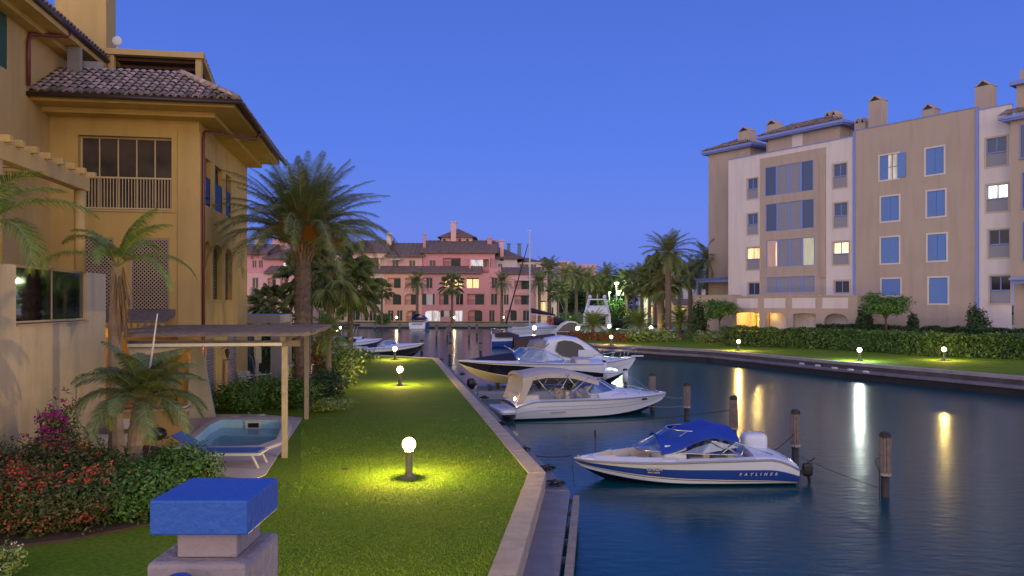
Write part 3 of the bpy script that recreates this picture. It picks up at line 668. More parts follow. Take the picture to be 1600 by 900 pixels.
bw = MB(); bw.box(a0-.05, a1+.0, RY+4.3, RY+4.5, 9.6, az-.9); bw.build('terrace_back_wall', OCHRE2, lb)
dx, dz = FL.hy(183, 64, RY+.4)
ds = MB(); ds.sq((dx, RY+.4, dz), (.16, .05, .17), 1, 10, 16); ds.beam((dx, RY+.45, dz-.1), (dx, RY+.45, dz-.55), .03); ds.build('satellite_dish', WHITEP, lb, smooth=False)
# near wing: first floor terrace with pergola
NX = -1.365; NY = -4.03
gl = FL.rx(25, 422, 136, 502, NX); zt = 4.36
gl = (gl[0], gl[1], 3.18, zt)
lw = FL.rx(118, 585, 131, 650, NX)
nw = MB(); mn = mapx(NX); nw.wall(mn, -13, NY, 0, zt, [gl, lw], .25)
nw.poly([(NX, NY, 0), (XW, NY, 0), (XW, NY, zt), (NX, NY, zt)]); nw.box(XW, NX-.25, -13, NY, 2.9, 3.15); nw.build('garden_wing_wall', PLAST, lb)
opening(lb, mn, lw, .12, 0, WHITEP, GLASSD)
g = MB(); g.bar(mn, gl[0], gl[1], gl[2]+.06, gl[3]-.04, .08, .10); o = g.build('glass_balustrade', CGLASS, lb)
r = MB(); r.bar(mn, gl[0], gl[1], gl[3]-.03, gl[3]+.02, .06, .12); r.bar(mn, gl[0], gl[1], gl[2]+.02, gl[2]+.06, .06, .12); um = (gl[0]+gl[1])/2
for u in (gl[0]+.03, um, gl[1]-.03): r.bar(mn, u-.02, u+.02, gl[2]+.06, gl[3]-.03, .065, .115)
r.build('balustrade_frame', CREAMF, o)
s = MB(); s.bar(mn, gl[0], gl[1], gl[2]-.04, gl[2]+.0, -.04, .2); s.build('balustrade_sill', STONE, lb)
yc = FL.hx(133, 350, NX)[0]; zb = FL.hx(140, 300, NX)[1]
pc = MB(); pc.tube([(NX-.12, yc, zt-.02), (NX-.12, yc, zb+.02)], .125, 14); pc.tube([(NX-.12, FL.hx(3, 350, NX)[0], zt-.02), (NX-.12, FL.hx(3, 350, NX)[0], zb+.02)], .125, 14); pc.build('terrace_column', OCHRE2, lb, smooth=True)
pb = MB(); pb.box(NX-.25, NX+.02, -13, yc+.25, zb, zb+.34)
pb.build('pergola_beam', OCHRE2, lb, bevel=.01)
ends = MB()
for px in (6, 25, 48, 70, 90, 107, 124, 140): y = FL.hx(px, 265, NX)[0]; ends.box(XW, NX+.14, y-.07, y+.07, zb+.341, zb+.341+.14)
ends.build('pergola_rafter', OCHRE2, lb, bevel=.01)
# porch roof with dentils above the patio
pr = MB(); ux0 = FL.hy(196, 508, -1.1)[0]
pr.hexa([(XW+.3, -1.25, 3.02), (-.7, -1.25, 3.02), (-.7, 0, 3.2), (XW+.3, 0, 3.2), (XW+.3, -1.25, 3.10), (-.7, -1.25, 3.10), (-.7, 0, 3.42), (XW+.3, 0, 3.42)])
pro = pr.build('porch_roof', WOODG, lb)
dn = MB()
for k in range(18): x = XW+.35+k*.19; dn.box(x, x+.09, -1.38, -1.2, 2.88, 3.01)
dn.build('dentil', OCHRE2, pro)
# warm lit patio recess and slanted garden wall
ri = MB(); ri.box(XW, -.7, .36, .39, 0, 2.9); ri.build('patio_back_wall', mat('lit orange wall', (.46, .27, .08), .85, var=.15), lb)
ll = MB(); lx, lz = FL.hy(312, 553, -.02); ll.box(lx-.06, lx+.06, -.08, .02, lz-.2, lz+.12); ll.build('wall_light', GLOBEDIM, lb)
ll = MB(); lx, lz = FL.hy(330, 545, .4); 
p0 = FL.hy(298, 560, -.4); sg = MB()
sg.prism([(-.28, -.35, 0), (.55, -.35, 0), (.12, -.35, 2.4), (-.16, -.35, 2.4)], (0, .2, 0)); sg.build('buttress_wall', mat('pale grey render', (.58, .56, .50), .9, var=.25, stain=.4), lb)
# lights in the patio, as the glow in the photo shows
def plight(name, loc, e, col=WARM, r=.08, parent=None):
    d = bpy.data.lights.new(name, 'POINT'); d.energy = e; d.color = col; d.shadow_soft_size = r; o = bpy.data.objects.new(name, d); C.objects.link(o); o.location = loc
    if parent: o.parent = parent
    return o
plight('patio_light', (-3.0, -.7, 2.5), 22, (1, .55, .16), parent=lb)
for i, (x, y) in enumerate(((FL.hy(328, 546, -.02)[0], 0),)): pass

# wooden pergola over the terrace
pg = thing('pergola', 'weathered timber pergola roof on two pale posts beside the pool', 'pergola', FL.o, TH)
A = FL.loc((-5.3, 17.7, 0)); B = FL.loc((-6.39, 23.6, 0)); zr = 2.72
for q in (A, B):
    m = MB(); m.box(q.x-.065, q.x+.065, q.y-.065, q.y+.065, 0, zr-.12); m.build('post', WOODP, pg, bevel=.008)
XL = A.x-3.4
m = MB(); m.box(XL, A.x+.35, A.y-.06, A.y+.06, zr-.12, zr+.02); m.box(-.3, B.x+.35, B.y-.06, B.y+.06, zr-.12, zr+.02); m.box(A.x-.05, A.x+.05, A.y-.4, B.y+.5, zr+.021, zr+.13); m.build('beam', WOODG, pg)
m = MB(); rs = random.Random(4)
y = A.y-.45
while y < B.y+.6:
    x0 = XL-1.2 if y > NY+.1 else XL; 
    if y > -.1: x0 = .08
    m.box(x0+rs.uniform(0, .05), A.x+.62+rs.uniform(-.08, .06), y, y+.085+rs.uniform(-.01, .02), zr+.135, zr+.20+rs.uniform(-.03, .03)); y += .145
m.build('slat', WOODG, pg)
m = MB(); m.box(XL, A.x-.05, A.y-.13, A.y-.07, zr-.10, zr-.03); m.build('awning_cassette', WHITEP, pg)
m = MB(); ya = A.y+.10; q = [FL.hy(px, py, ya) for px, py in ((196, 531), (204, 559), (240, 552), (300, 542), (438, 536.5), (438, 533))]
m.prism([(x, ya, z_) for x, z_ in q], (0, .025, 0))
tag(m.build('awning', CANC, None, loc=FL.o, rot=(0, 0, TH)), 'pale canvas awning hanging under the timber pergola', 'awning')

# patio furniture
def lounger(c, rz, label, back=.0):
    t = thing('sun_lounger', label, 'sun lounger', c, rz)
    f = MB(); f.beam((0, -.3, .3), (1.9, -.3, .3), .04, .05); f.beam((0, .3, .3), (1.9, .3, .3), .04, .05); f.beam((1.9, -.3, .3), (1.9, .3, .3), .04); f.beam((0, -.3, .3), (0, .3, .3), .04); f.build('frame', WHITEP, t)
    for x, y, dx in ((.35, -.3, -.12), (.35, .3, -.12), (1.75, -.3, .14), (1.75, .3, .14)):
        g = MB(); g.beam((x, y, .28), (x+dx, y, 0), .035); g.build('leg', WHITEP, t)
    s = MB(); s.box(.62, 1.86, -.28, .28, .325, .35); s.build('seat', LOUNG, t)
    k = MB(); h = back; k.hexa([(.6, -.28, .33), (.6, .28, .33), (.0, .28, .33+h), (.0, -.28, .33+h), (.6, -.28, .36), (.6, .28, .36), (.0, .28, .36+h), (.0, -.28, .36+h)]); k.build('backrest', LOUNG, t)
p = G(283, 733, PZ); lounger((p.x-.25, p.y+.35, PZ), rad(1), 'blue sun lounger with raised back and white legs beside the pool', .36)
# kettle barbecue
c = G(250, 712, PZ); t = thing('kettle_barbecue', 'black kettle barbecue between the counter and the pool', 'barbecue', (c.x-.12, c.y+.1, PZ), scale=.8)
m = MB(); m.sq((0, 0, .62), (.29, .29, .2), 1, 12, 20); m.build('kettle', DARKP, t, smooth=True)
for k in range(3):
    a = k*2.09; m = MB(); m.beam((math.cos(a)*.15, math.sin(a)*.15, .5), (math.cos(a)*.3, math.sin(a)*.3, 0), .02); m.build('leg', CHROME, t)
m = MB(); m.tube([(-.06, 0, .83), (-.05, 0, .88), (.05, 0, .88), (.06, 0, .83)], .012, 6); m.build('handle', WOODD, t)
# outdoor counter with bowl, board and stools
c = G(238, 702, PZ); t = thing('patio_counter', 'stone topped patio counter under the small palm', 'counter', (c.x-.15, c.y+.7, PZ), TH)
m = MB(); m.box(-1.0, .75, -.32, .32, .86, .92); m.build('counter_top', STONE, t, bevel=.01)
m = MB(); m.box(-.95, .65, -.25, .27, 0, .86); m.build('counter_base', mat('warm render', (.5, .32, .13), .9, var=.2), t)
m = MB(); m.box(-.9, -.3, -.262, -.25, .25, .7); m.build('cupboard_door', WHITEP, t)
def on(name, label, cat, x, y, fn, ms, **k):
    q = t.matrix_world if False else None; cc, ss = math.cos(TH), math.sin(TH); L = t.location
    m = MB(); fn(m); return tag(m.build(name, ms, None, loc=(L.x+cc*x-ss*y, L.y+ss*x+cc*y, L.z+.92), **k), label, cat)
on('bowl', 'orange red bowl on the patio counter', 'bowl', -.75, -.05, lambda m: m.lathe([(.06, 0), (.16, .05), (.19, .11), (.17, .11), (.05, .03)]), mat('orange bowl', (.6, .12, .03), .4), smooth=True)
on('vase', 'round clay vase standing on the patio counter', 'vase', -.05, .0, lambda m: m.lathe([(.07, 0), (.13, .08), (.12, .16), (.06, .22), (.07, .24)]), mat('clay vase', (.45, .25, .15), .8), smooth=True)
on('tray', 'pale tray lying on the right end of the patio counter', 'tray', .42, .05, lambda m: m.box(-.22, .22, -.15, .15, 0, .03), WHITEP)
# low white storage bench behind the palm trunks
c = G(190, 700, PZ); t = thing('storage_bench', 'low pale bench behind the near palm trunks', 'bench', (c.x-.25, c.y+.1, PZ), TH)
m = MB(); m.box(-.5, .6, -.25, .25, .38, .44); m.build('seat', WOODG, t); m = MB(); m.box(-.45, .55, -.2, .2, 0, .38); m.build('base', WHITEP, t)
# side terrace: round table, chairs, hoop, towels
c = G(397, 612, PZ); c = Vector((c.x, c.y+.2, PZ)); t = thing('round_table', 'round glass garden table with pale rim behind the bushes', 'table', c)
m = MB(); m.lathe([(.62, .70), (.62, .735), (.55, .736)], n=28); m.build('rim', WHITEP, t); m = MB(); m.lathe([(.56, .737), (.56, .742)], n=24); m.build('tabletop', GLASSD, t)
for k in range(4): a = k*PI/2+.5; m = MB(); m.beam((math.cos(a)*.45, math.sin(a)*.45, .7), (math.cos(a)*.3, math.sin(a)*.3, 0), .035); m.build('leg', WHITEP, t)
def chair(c, rz, label, ms=DARKP):
    t = thing('garden_chair', label, 'chair', c, rz, 'garden chairs on the side terrace')
    m = MB(); m.box(-.23, .23, -.22, .22, .42, .45); m.build('seat', ms, t)
    m = MB(); m.box(-.23, .23, .20, .23, .5, .92); m.build('backrest', ms, t)
    for x in (-.2, .2):
        for y in (-.19, .2): m = MB(); m.beam((x, y, .42 if y < 0 else .92), (x*1.1, y*1.1, 0), .025); m.build('leg', ms, t)
    for x in (-.24, .24): m = MB(); m.beam((x, .2, .64), (x, -.2, .64), .03); m.build('armrest', ms, t)
    return t
chair((c.x-.1, c.y-.85, PZ), PI, 'pale garden chair tucked at the front of the round table', WHITEP)
p = R(403, 585, 33.0); chair((p.x+.1, 33.6, PZ), .4, 'dark garden chair in the porch opening')
p = R(425, 585, 34.0); chair((p.x, 34.6, PZ), -.7, 'dark garden chair turned sideways right of the porch column')
p = R(432, 585, 33.0); t = thing('side_table', 'small pale table beside the dark porch chairs', 'table', (p.x+.35, 35.2, PZ)); m = MB(); m.box(-.6, .6, -.4, .4, .7, .74); m.build('tabletop', WHITEP, t)
for x in (-.5, .5): m = MB(); m.box(x-.04, x+.04, -.3, .3, 0, .7); m.build('leg', WHITEP, t)
c = G(377, 611, PZ); m = MB(); m.tube([(-.3, 0, 0), (-.3, 0, .9), (-.22, 0, 1.25), (0, 0, 1.42), (.22, 0, 1.25), (.3, 0, .9), (.3, 0, 0)], .03, 8); tag(m.build('garden_shower_hoop', mat('blue hose', (.08, .18, .45), .5), None, smooth=True, loc=(c.x-.2, c.y+1.3, PZ), rot=(0, 0, .9)), 'arched blue tube standing against the ochre wall', 'arch')
y, z = FL.hx(350, 577)
wp = FL.wor((.06, y, 0)); t = thing('towel_rack', 'wall rack with a red and white striped towel hanging', 'towel rack', wp, TH)
m = MB(); m.tube([(.1, -.3, 1.55), (.1, .3, 1.55)], .012, 6); m.tube([(0, -.2, 1.55), (.1, -.2, 1.55)], .012, 6); m.tube([(0, .2, 1.55), (.1, .2, 1.55)], .012, 6); m.build('rail', GUT, t)
m = MB(); m.grid(lambda u, v: (.1+.05*math.sin(v*9)*u, -.2+.4*v, 1.55-.95*u), 8, 12); m.build('towel', mat('red towel', (.28, .05, .07), .9, var=.9, scale=5, hue=(.5, .42, .42)), t)
# ================================================================ RIGHT BUILDING
AR = math.atan2(-.8127, .5827)
KS = 1.12
FR = Frame((26.2*KS, 58*KS, 0), AR)
rb = thing('apartment_block', 'five storey tan and cream apartment block with blue shutters on the right bank', 'building', FR.o, AR)
def X0(px, c=0): return FR.hy(px, 474, c)[0]
BT = CZ+13.16*KS
mr0 = mapy(0)
xL = X0(1138); xM0 = X0(1187); xM1 = X0(1291); xT1 = X0(1527); xW1 = X0(1581)
zg = .9
def win_sash(root, mp, r, gm=GLASSB, d=.16, panel=True, trim=True, tm=WTRIM, split=.52):
    u0, u1, z0, z1 = r; f = MB(); zm = z1-(z1-z0)*split if panel else z0
    for a, b in ((u0, u0+.06), (u1-.06, u1), ((u0+u1)/2-.04, (u0+u1)/2+.04)): f.bar(mp, a, b, zm, z1, d-.06, d)
    f.bar(mp, u0+.06, u1-.06, z1-.06, z1, d-.05, d-.005); f.bar(mp, u0, u1, zm-.05, zm+.03, d-.2, d+.01)
    o = f.build('window', BLUEF, root)
    p = MB(); p.poly([mp(u0, zm, d-.02), mp(u1, zm, d-.02), mp(u1, z1, d-.02), mp(u0, z1, d-.02)]); p.build('pane', gm, o)
    if panel: p = MB(); p.bar(mp, u0+.03, u1-.03, z0, zm-.05, d-.12, d-.1); p.build('glass_panel', GRPAN, o)
    if trim:
        w = .13; t = MB(); t.bar(mp, u0-w, u0, z0-w, z1+w, -.03, .03); t.bar(mp, u1, u1+w, z0-w, z1+w, -.03, .03); t.bar(mp, u0, u1, z1, z1+w, -.03, .03); t.bar(mp, u0, u1, z0-w, z0, -.03, .03); t.build('surround', tm, o)
    return o
sash = [((1168, 279, 1184, 310), GLASSB, 1), ((1168, 334, 1184, 366), GLASSB, 1), ((1167, 387, 1187, 421), LITW, 1), ((1169, 442, 1187, 460), GLASSD, 0),
        ((1302, 256, 1323, 293), GLASSB, 1), ((1303, 317, 1324, 355), GLASSB, 1), ((1302, 378, 1326, 413), LITY, 1), ((1304, 439, 1327, 457), GLASSD, 0)]
strips = [(1195, 1271, 256, 302), (1196, 1272, 315, 359), (1197, 1273, 373, 416), (1198, 1273, 432, 457)]
shut = [(1375, 1404, 242, 280, 'open'), (1377, 1405, 307, 345, 'half'), (1377, 1405, 371, 411, 'closed'), (1378, 1407, 436, 462, 'roll'),
        (1447, 1475, 231, 272, 'closed'), (1449, 1477, 298, 338, 'closed'), (1450, 1479, 366, 407, 'closed'), (1452, 1481, 434, 474, 'roll')]
white2 = [((1541, 215, 1573, 259), GLASSB), ((1542, 288, 1575, 330), LITWH), ((1545, 359, 1577, 402), GLASSD), ((1547, 431, 1579, 474), GLASSD)]
H1 = [FR.ry(*r) for r, _, _ in sash]; H2 = [FR.ry(a, c, b, d) for a, b, c, d in strips]; H3 = [FR.ry(a, c, b, d) for a, b, c, d, _ in shut]; H4 = [FR.ry(*r) for r, _ in white2]
w = MB(); w.wall(mr0, xL, xM0, zg, BT-.45, H1[:4], .22); w.build('cream_wall', WWHT, rb)
w = MB(); w.wall(mr0, xM0, xM1, zg, BT-.9, H2, .2); w.bar(mr0, X0(1282), X0(1290), zg+5, BT-1.6, -.12, .01); w.build('tan_bay', WTAN, rb)
w = MB(); w.bar(mr0, xM0, xM1, BT-.9, BT-.45, .02, .3); w.wall(mr0, xM1, 0, zg, BT-.45, H1[4:], .22); w.build('cream_wall', WWHT, rb)
w = MB(); w.wall(mapy(-.02), 0, xT1, zg, BT, H3, .22); w.poly([(0, -.02, zg), (0, 1, zg), (0, 1, BT), (0, -.02, BT)]); w.build('tan_wall', WTAN, rb)
w = MB(); w.wall(mr0, xT1, xW1, zg, BT-.25, H4, .22); w.build('cream_wall', WWHT, rb)
cpg = MB(); cpg.box(xL-.06, 0, -.06, .3, BT-.45, BT-.38); cpg.box(-.03, xT1, -.08, .32, BT, BT+.07); cpg.box(xT1, xW1, -.06, .3, BT-.25, BT-.18); cpg.build('parapet_coping', BLUEF, rb)
bd = MB(); bd.box(xL, xW1+8, .32, 14, BT-1.2, BT-1.0); bd.poly([(xL, 0, zg), (xL, 12, zg), (xL, 12, BT-.45), (xL, 0, BT-.45)]); bd.build('roof_slab', CONC, rb)
pp_ = MB(); 
for x in (-.02, xT1+.05): pp_.box(x-.12, x+.08, -.12, -.021 if x < 0 else -.02, zg+3.2 if x < 1 else zg, BT-.1)
pp_.build('blue_downpipe', BLUEF, rb)
for (r, g, pn), h in zip(sash, H1): win_sash(rb, mr0, h, g, panel=bool(pn))
for (r, g), h in zip(white2, H4): win_sash(rb, mr0, h, g)
gms = [[GLASSG]*4]*2+[[LITR, GRPAN, GRPAN, LITG], [GRPAN]*4]
for h, gs, k in zip(H2, gms, range(4)):
    f = MB(); u0, u1, z0, z1 = h; W4 = (u1-u0)/4
    for i in range(5): u = u0+W4*i; f.bar(mr0, max(u0, u-.09), min(u1, u+.09), z0, z1, .02, .10)
    f.bar(mr0, u0, u1, z0, z0+.05, .03, .09); f.bar(mr0, u0, u1, z1-.05, z1, .03, .09); o = f.build('window', BLUEF, rb)
    for i in range(4):
        a = u0+W4*i+.08; b = u0+W4*(i+1)-.08; g = gs[i] if k > 1 else (GRPAN if i in (1, 2) else GLASSB)
        p = MB(); p.poly([mr0(a, z0+.04, .07), mr0(b, z0+.04, .07), mr0(b, z1-.04, .07), mr0(a, z1-.04, .07)]); p.build('pane', g, o)
    if k == 2:
        p = MB(); b = u0+W4-.02; a = b-.22; p.bar(mr0, a, b, z0+.1, z1-.25, .04, .06); p.build('curtain_gap', LITW, o)
for (a, b, c, d, st), h in zip(shut, H3):
    mp = mapy(-.02); u0, u1, z0, z1 = h; um = (u0+u1)/2
    t = MB(); w_ = .13; t.bar(mp, u0-w_, u0, z0-w_, z1+w_, -.04, .03); t.bar(mp, u1, u1+w_, z0-w_, z1+w_, -.04, .03); t.bar(mp, u0, u1, z1, z1+w_, -.04, .03); t.bar(mp, u0, u1, z0-w_, z0, -.04, .03); o = t.build('window_surround', WWHT, rb)
    def leaf(x0, x1, dd=.05):
        s = MB(); s.bar(mp, x0, x1, z0, z1, dd, dd+.04)
        n = 16
        for k in range(n): z = z0+.08+(z1-z0-.16)*k/n; s.bar(mp, x0+.06, x1-.06, z, z+(z1-z0)*.032, dd-.02, dd)
        zc = (z0+z1)/2; s.bar(mp, x0, x1, zc-.03, zc+.03, dd-.025, dd-.001); s.build('shutter', BLUESH, o)
    if st == 'roll': leaf(u0, u1)
    elif st == 'open':
        leaf(u0, u0+(u1-u0)*.42); s = MB(); s.bar(mp, u1-.05, u1+(u1-u0)*.40, z0, z1, -.10, -.06); s.build('shutter', BLUESH, o)
        p = MB(); p.bar(mp, u0+(u1-u0)*.42, u1, z0, z1, .12, .14); p.build('pane', LITD, o); f = MB(); x = u0+(u1-u0)*.66; f.bar(mp, x-.03, x+.03, z0, z1, .06, .11); f.bar(mp, u0+(u1-u0)*.45, u1, (z0+z1)/2-.03, (z0+z1)/2+.03, .07, .1); f.build('casement', BLUEF, o)
    else:
        leaf(u0, um-.012); leaf(um+.012, u1); p = MB(); p.bar(mp, u0, u1, z0, z1, .14, .16); p.build('pane', LITD if st == 'closed' and d == 411 else GLASSD, o)
# tan stair tower behind left, penthouses with blue eaved tiled roofs
def penthouse(px0, px1, c, ztop, depth, over, nm, wallz, zr):
    x0, x1 = X0(px0, c), X0(px1, c); m = MB(); m.box(x0, x1, c, c+depth, wallz, ztop); m.build(nm, WTAN, rb)
    e = MB(); e.box(x0-over, x1+over, c-over, c+depth+over, ztop, ztop+.12); e.box(x0-over-.12, x1+over+.12, c-over-.12, c+depth+over+.12, ztop+.121, ztop+.36); o = e.build('blue_eave', BLUEF, rb)
    A = [(x0-over-.1, c-over-.1), (x1+over+.1, c-over-.1), (x1+over+.1, c+depth+over+.1), (x0-over-.1, c+depth+over+.1)]; z = ztop+.37
    w_ = (A[1][0]-A[0][0])/2; dd = (A[2][1]-A[1][1])/2; q = min(w_, dd); rr = MB()
    r0 = (A[0][0]+q, (A[0][1]+A[2][1])/2 if dd <= w_ else A[0][1]+q); r1 = (A[1][0]-q, r0[1] if dd <= w_ else A[2][1]-q); zz = z+q*.42
    if dd <= w_: a, b = (*r0, zz), (*r1, zz)
    else: a = ((A[0][0]+A[1][0])/2, A[0][1]+q, zz); b = ((A[0][0]+A[1][0])/2, A[2][1]-q, zz)
    P = [(*p, z) for p in A]
    if dd <= w_: rr.poly([P[0], P[1], b, a]); rr.poly([P[1], P[2], b]); rr.poly([P[2], P[3], a, b]); rr.poly([P[3], P[0], a])
    else: rr.poly([P[0], P[1], a]); rr.poly([P[1], P[2], b, a]); rr.poly([P[2], P[3], b]); rr.poly([P[3], P[0], a, b])
    ro = rr.build('tiled_roof', TILE, rb)
    t = MB(); K = .42; cc, s2 = math.cos(math.atan(K)), math.sin(math.atan(K)); n = int(q/cc/.33)
    tiles(t, P[0], P[1], (0, cc, s2), n, clip=lambda s, t, L: s > t*cc and s < L-t*cc)
    tiles(t, P[3], P[0], (cc, 0, s2), n, clip=lambda s, t, L: s > t*cc and s < L-t*cc)
    t.build('roof_tiles', TILE, ro, smooth=True)
    return x0, x1
def hz(py, px, c): return FR.hy(px, py, c)[1]
penthouse(1107, 1172, 2.6, hz(236, 1140, 2.6), 5, .45, 'stair_tower', zg, 0)
penthouse(1200, 1312, 1.6, hz(207, 1260, 1.6), 4.5, .65, 'penthouse', BT-1, 0)
d = MB(); x = X0(1238, 1.6); d.box(x, x+1.1, 1.56, 1.6, BT-1, hz(207, 1240, 1.6)); d.build('penthouse_door', WWHT, rb)
def chim(px0, px1, pyt, c, zb, twin=1, name='chimney'):
    x0, x1 = X0(px0, c), X0(px1, c); zt = hz(pyt, (px0+px1)/2, c); m = MB(); dp_ = max(1.0, (x1-x0)*.9)
    zt2 = zt-.45; m.box(x0, x1, c, c+dp_, zb, zt2); n = twin; w_ = (x1-x0)/n
    for i in range(n):
        a, b = x0+w_*i, x0+w_*(i+1); mm = (a+b)/2
        # gabled cap with a triangular vent
        m.hexa([(a-.02, c-.03, zt2), (a+.08, c-.06, zt2), (a+.08, c+dp_+.06, zt2), (a-.06, c+dp_+.06, zt2), (mm-.05, c-.06, zt), (mm+.03, c-.06, zt-.06), (mm+.03, c+dp_+.06, zt-.06), (mm-.05, c+dp_+.06, zt)])
        m.hexa([(b-.08, c-.06, zt2), (b+.02, c-.03, zt2), (b+.06, c+dp_+.06, zt2), (b-.08, c+dp_+.06, zt2), (mm-.03, c-.06, zt-.06), (mm+.05, c-.06, zt), (mm+.05, c+dp_+.06, zt), (mm-.03, c+dp_+.06, zt-.06)])
    o = m.build(name, WTAN, rb)
    v = MB()
    for i in range(n):
        a, b = x0+w_*i, x0+w_*(i+1); mm = (a+b)/2; v.prism([(a+.08, c+.1, zt2), (b-.08, c+.1, zt2), (mm, c+.1, zt-.08)], (0, dp_-.2, 0))
    v.build('vent', DARKP, o)
Zr = BT-1
chim(1153, 1170, 198, 3.5, Zr); chim(1197, 1213, 187, 3.5, Zr); chim(1288, 1307, 173, 3.6, Zr, 2); chim(1335, 1352, 184, 2.2, Zr, 2); chim(1357, 1377, 149, 1.6, Zr); chim(1440, 1460, 162, 1.8, Zr); chim(1472, 1483, 175, 3, Zr); chim(1523, 1548, 125, 1.2, Zr)
# tan bay at the right edge with blue eave, and the higher tower above it
x2 = X0(1579, -.9); m = MB(); m.box(x2, x2+5, -.9, .5, 5.4, hz(190, 1579, -.9)); m.build('bay', WTAN, rb)
zz = hz(190, 1579, -.9); e = MB(); e.box(x2-.45, x2+5.4, -1.4, .3, zz, zz+.12); e.box(x2-.6, x2+5.5, -1.5, .3, zz+.121, zz+.32); e.build('blue_eave', BLUEF, rb)
t = MB(); tiles(t, (x2-.6, -1.5, zz+.33), (x2+5.5, -1.5, zz+.33), (0, .9, .42), 5); t.build('bay_roof', TILE, rb, smooth=True)
for (a, b, c_, d_) in ((1594, 1612, 193, 247), (1597, 1615, 268, 325), (1598, 1616, 345, 405)):
    win_sash(rb, mapy(-.9), FR.ry(a, c_, b, d_, -.9), d=-.0, panel=False, trim=False)
m = MB(); m.box(x2+.2, x2+5.2, -1.2, .5, 5.0, 5.25); m.box(x2+.1, x2+5.4, -1.5, .5, 5.25, 5.4); m.build('balcony', BLUEF, rb)
m = MB(); m.box(X0(1583), X0(1583)+5, .1, 3, zg, 5.0); m.build('ground_bay', WTAN, rb)
x3 = X0(1588, 3); m = MB(); m.box(x3, x3+4, 3, 6, BT-1, hz(134, 1588, 3)); m.build('roof_tower', WTAN, rb); z3 = hz(134, 1588, 3)
m = MB(); m.box(x3-.35, x3+4.4, 2.6, 6.4, z3, z3+.3); m.build('blue_eave', BLUEF, rb); m = MB(); m.box(x3+.15, x3+1.3, 3.2, 4.4, z3+.3, hz(110, 1592, 3.3)); m.build('chimney', WTAN, rb)
# podium with arched loggia
PY = -2.7
xp = [X0(p, PY) for p in (1145, 1340)]
open_ = [FR.ry(a, 489, b, 516, PY) for a, b in ((1151, 1186), (1196, 1228), (1239, 1275), (1288, 1325))]
zt = hz(463, 1240, PY); zo = sum(o[3] for o in open_)/4; zl = .9
open_ = [(o[0], o[1], zl, zo) for o in open_]
m = MB(); mp = mapy(PY); m.wall(mp, xp[0], xp[1], zl, zt, open_, .35)
for o in open_: m.arch(mp, o[0], o[1], zo, .10 if o is not open_[3] else .55, 0, .35)
m.box(xp[0], xp[1], PY+.36, -.02, zt-.25, zt-.12); m.poly([(xp[0], PY, zl), (xp[0], 0, zl), (xp[0], 0, zt), (xp[0], PY, zt)]); m.poly([(xp[1], PY, zl), (xp[1], 0, zl), (xp[1], 0, zt), (xp[1], PY, zt)])
po = m.build('loggia', WTAN, rb)
m = MB()
for a, b in ((1152, 1184), (1194, 1227), (1238, 1274), (1285, 1325)):
    r = FR.ry(a, 466, b, 481, PY); m.bar(mp, r[0], r[1], zt-1.05, zt-.16, -.025, .01)
m.build('loggia_panel', WWHT, po)
m = MB(); m.box(xp[0], xp[1], PY-.05, PY+.4, zt, zt+.08); m.build('loggia_coping', STONE, po)
m = MB(); m.box(open_[1][0]-.4, xp[1], PY+1.2, PY+1.3, zl, zo+.1); m.build('loggia_back_wall', WWHT, po)
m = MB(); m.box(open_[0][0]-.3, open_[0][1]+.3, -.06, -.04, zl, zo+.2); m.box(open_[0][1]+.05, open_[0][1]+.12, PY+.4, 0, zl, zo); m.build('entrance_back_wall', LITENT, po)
m = MB(); a, b = open_[0][0]+.6, open_[0][1]-.1; m.box(a, a+.08, -.6, -.5, zl, zo-.1); m.box((a+b)/2, (a+b)/2+.06, -.6, -.5, zl, zo-.1); m.box(b, b+.06, -.6, -.5, zl, zo-.1); m.box(a, b, -.6, -.5, zo-.35, zo-.25); m.build('entrance_door', BROWNSH, po)
plight('entrance_light', ((open_[0][0]+open_[0][1])/2, -1.3, zo-.25), 330, (1, .66, .18), parent=rb)
plight('loggia_light', (open_[1][0]+.1, PY+.75, zo-.35), 14, (1, .62, .16), parent=rb)
# low side wing and blue pergola left of the tower
m = MB(); sx0, sx1 = X0(1083, -1.2), X0(1146, -1.2); zq = hz(462, 1110, -1.2); m.box(sx0, sx1, -1.2, 3, zl, zq); m.box(sx0-.05, sx1, -1.25, 3, zq, zq+.08); m.build('side_terrace_wall', WTRIM, rb)
bp = thing('blue_pergola', 'blue timber pergola on the terrace left of the apartment block', 'pergola', FR.o, AR)
z_ = hz(441, 1110, 1.0); xa, xb = X0(1088, 1), X0(1139, 1)
m = MB(); m.box(xa, xb, .95, 1.1, z_, z_+.25); m.box(xa, xb, 3.2, 3.35, z_, z_+.25)
for k in range(14): x = xa+(xb-xa)*k/13; m.box(x-.05, x+.05, .7, 3.6, z_+.251, z_+.42)
m.build('rafter', BLUEF, bp); m = MB(); m.box(xa+.05, xa+.2, .96, 1.09, zq, z_); m.build('post', BLUEF, bp)
m = MB(); m.box(xa, xb, .8, 3.5, z_+.421, z_+.46); m.build('pergola_cover', mat('blue grey cover', (.14, .17, .32), .8, var=.2), bp)
# small globe wall lamp at the right end of the loggia is skipped: not lit

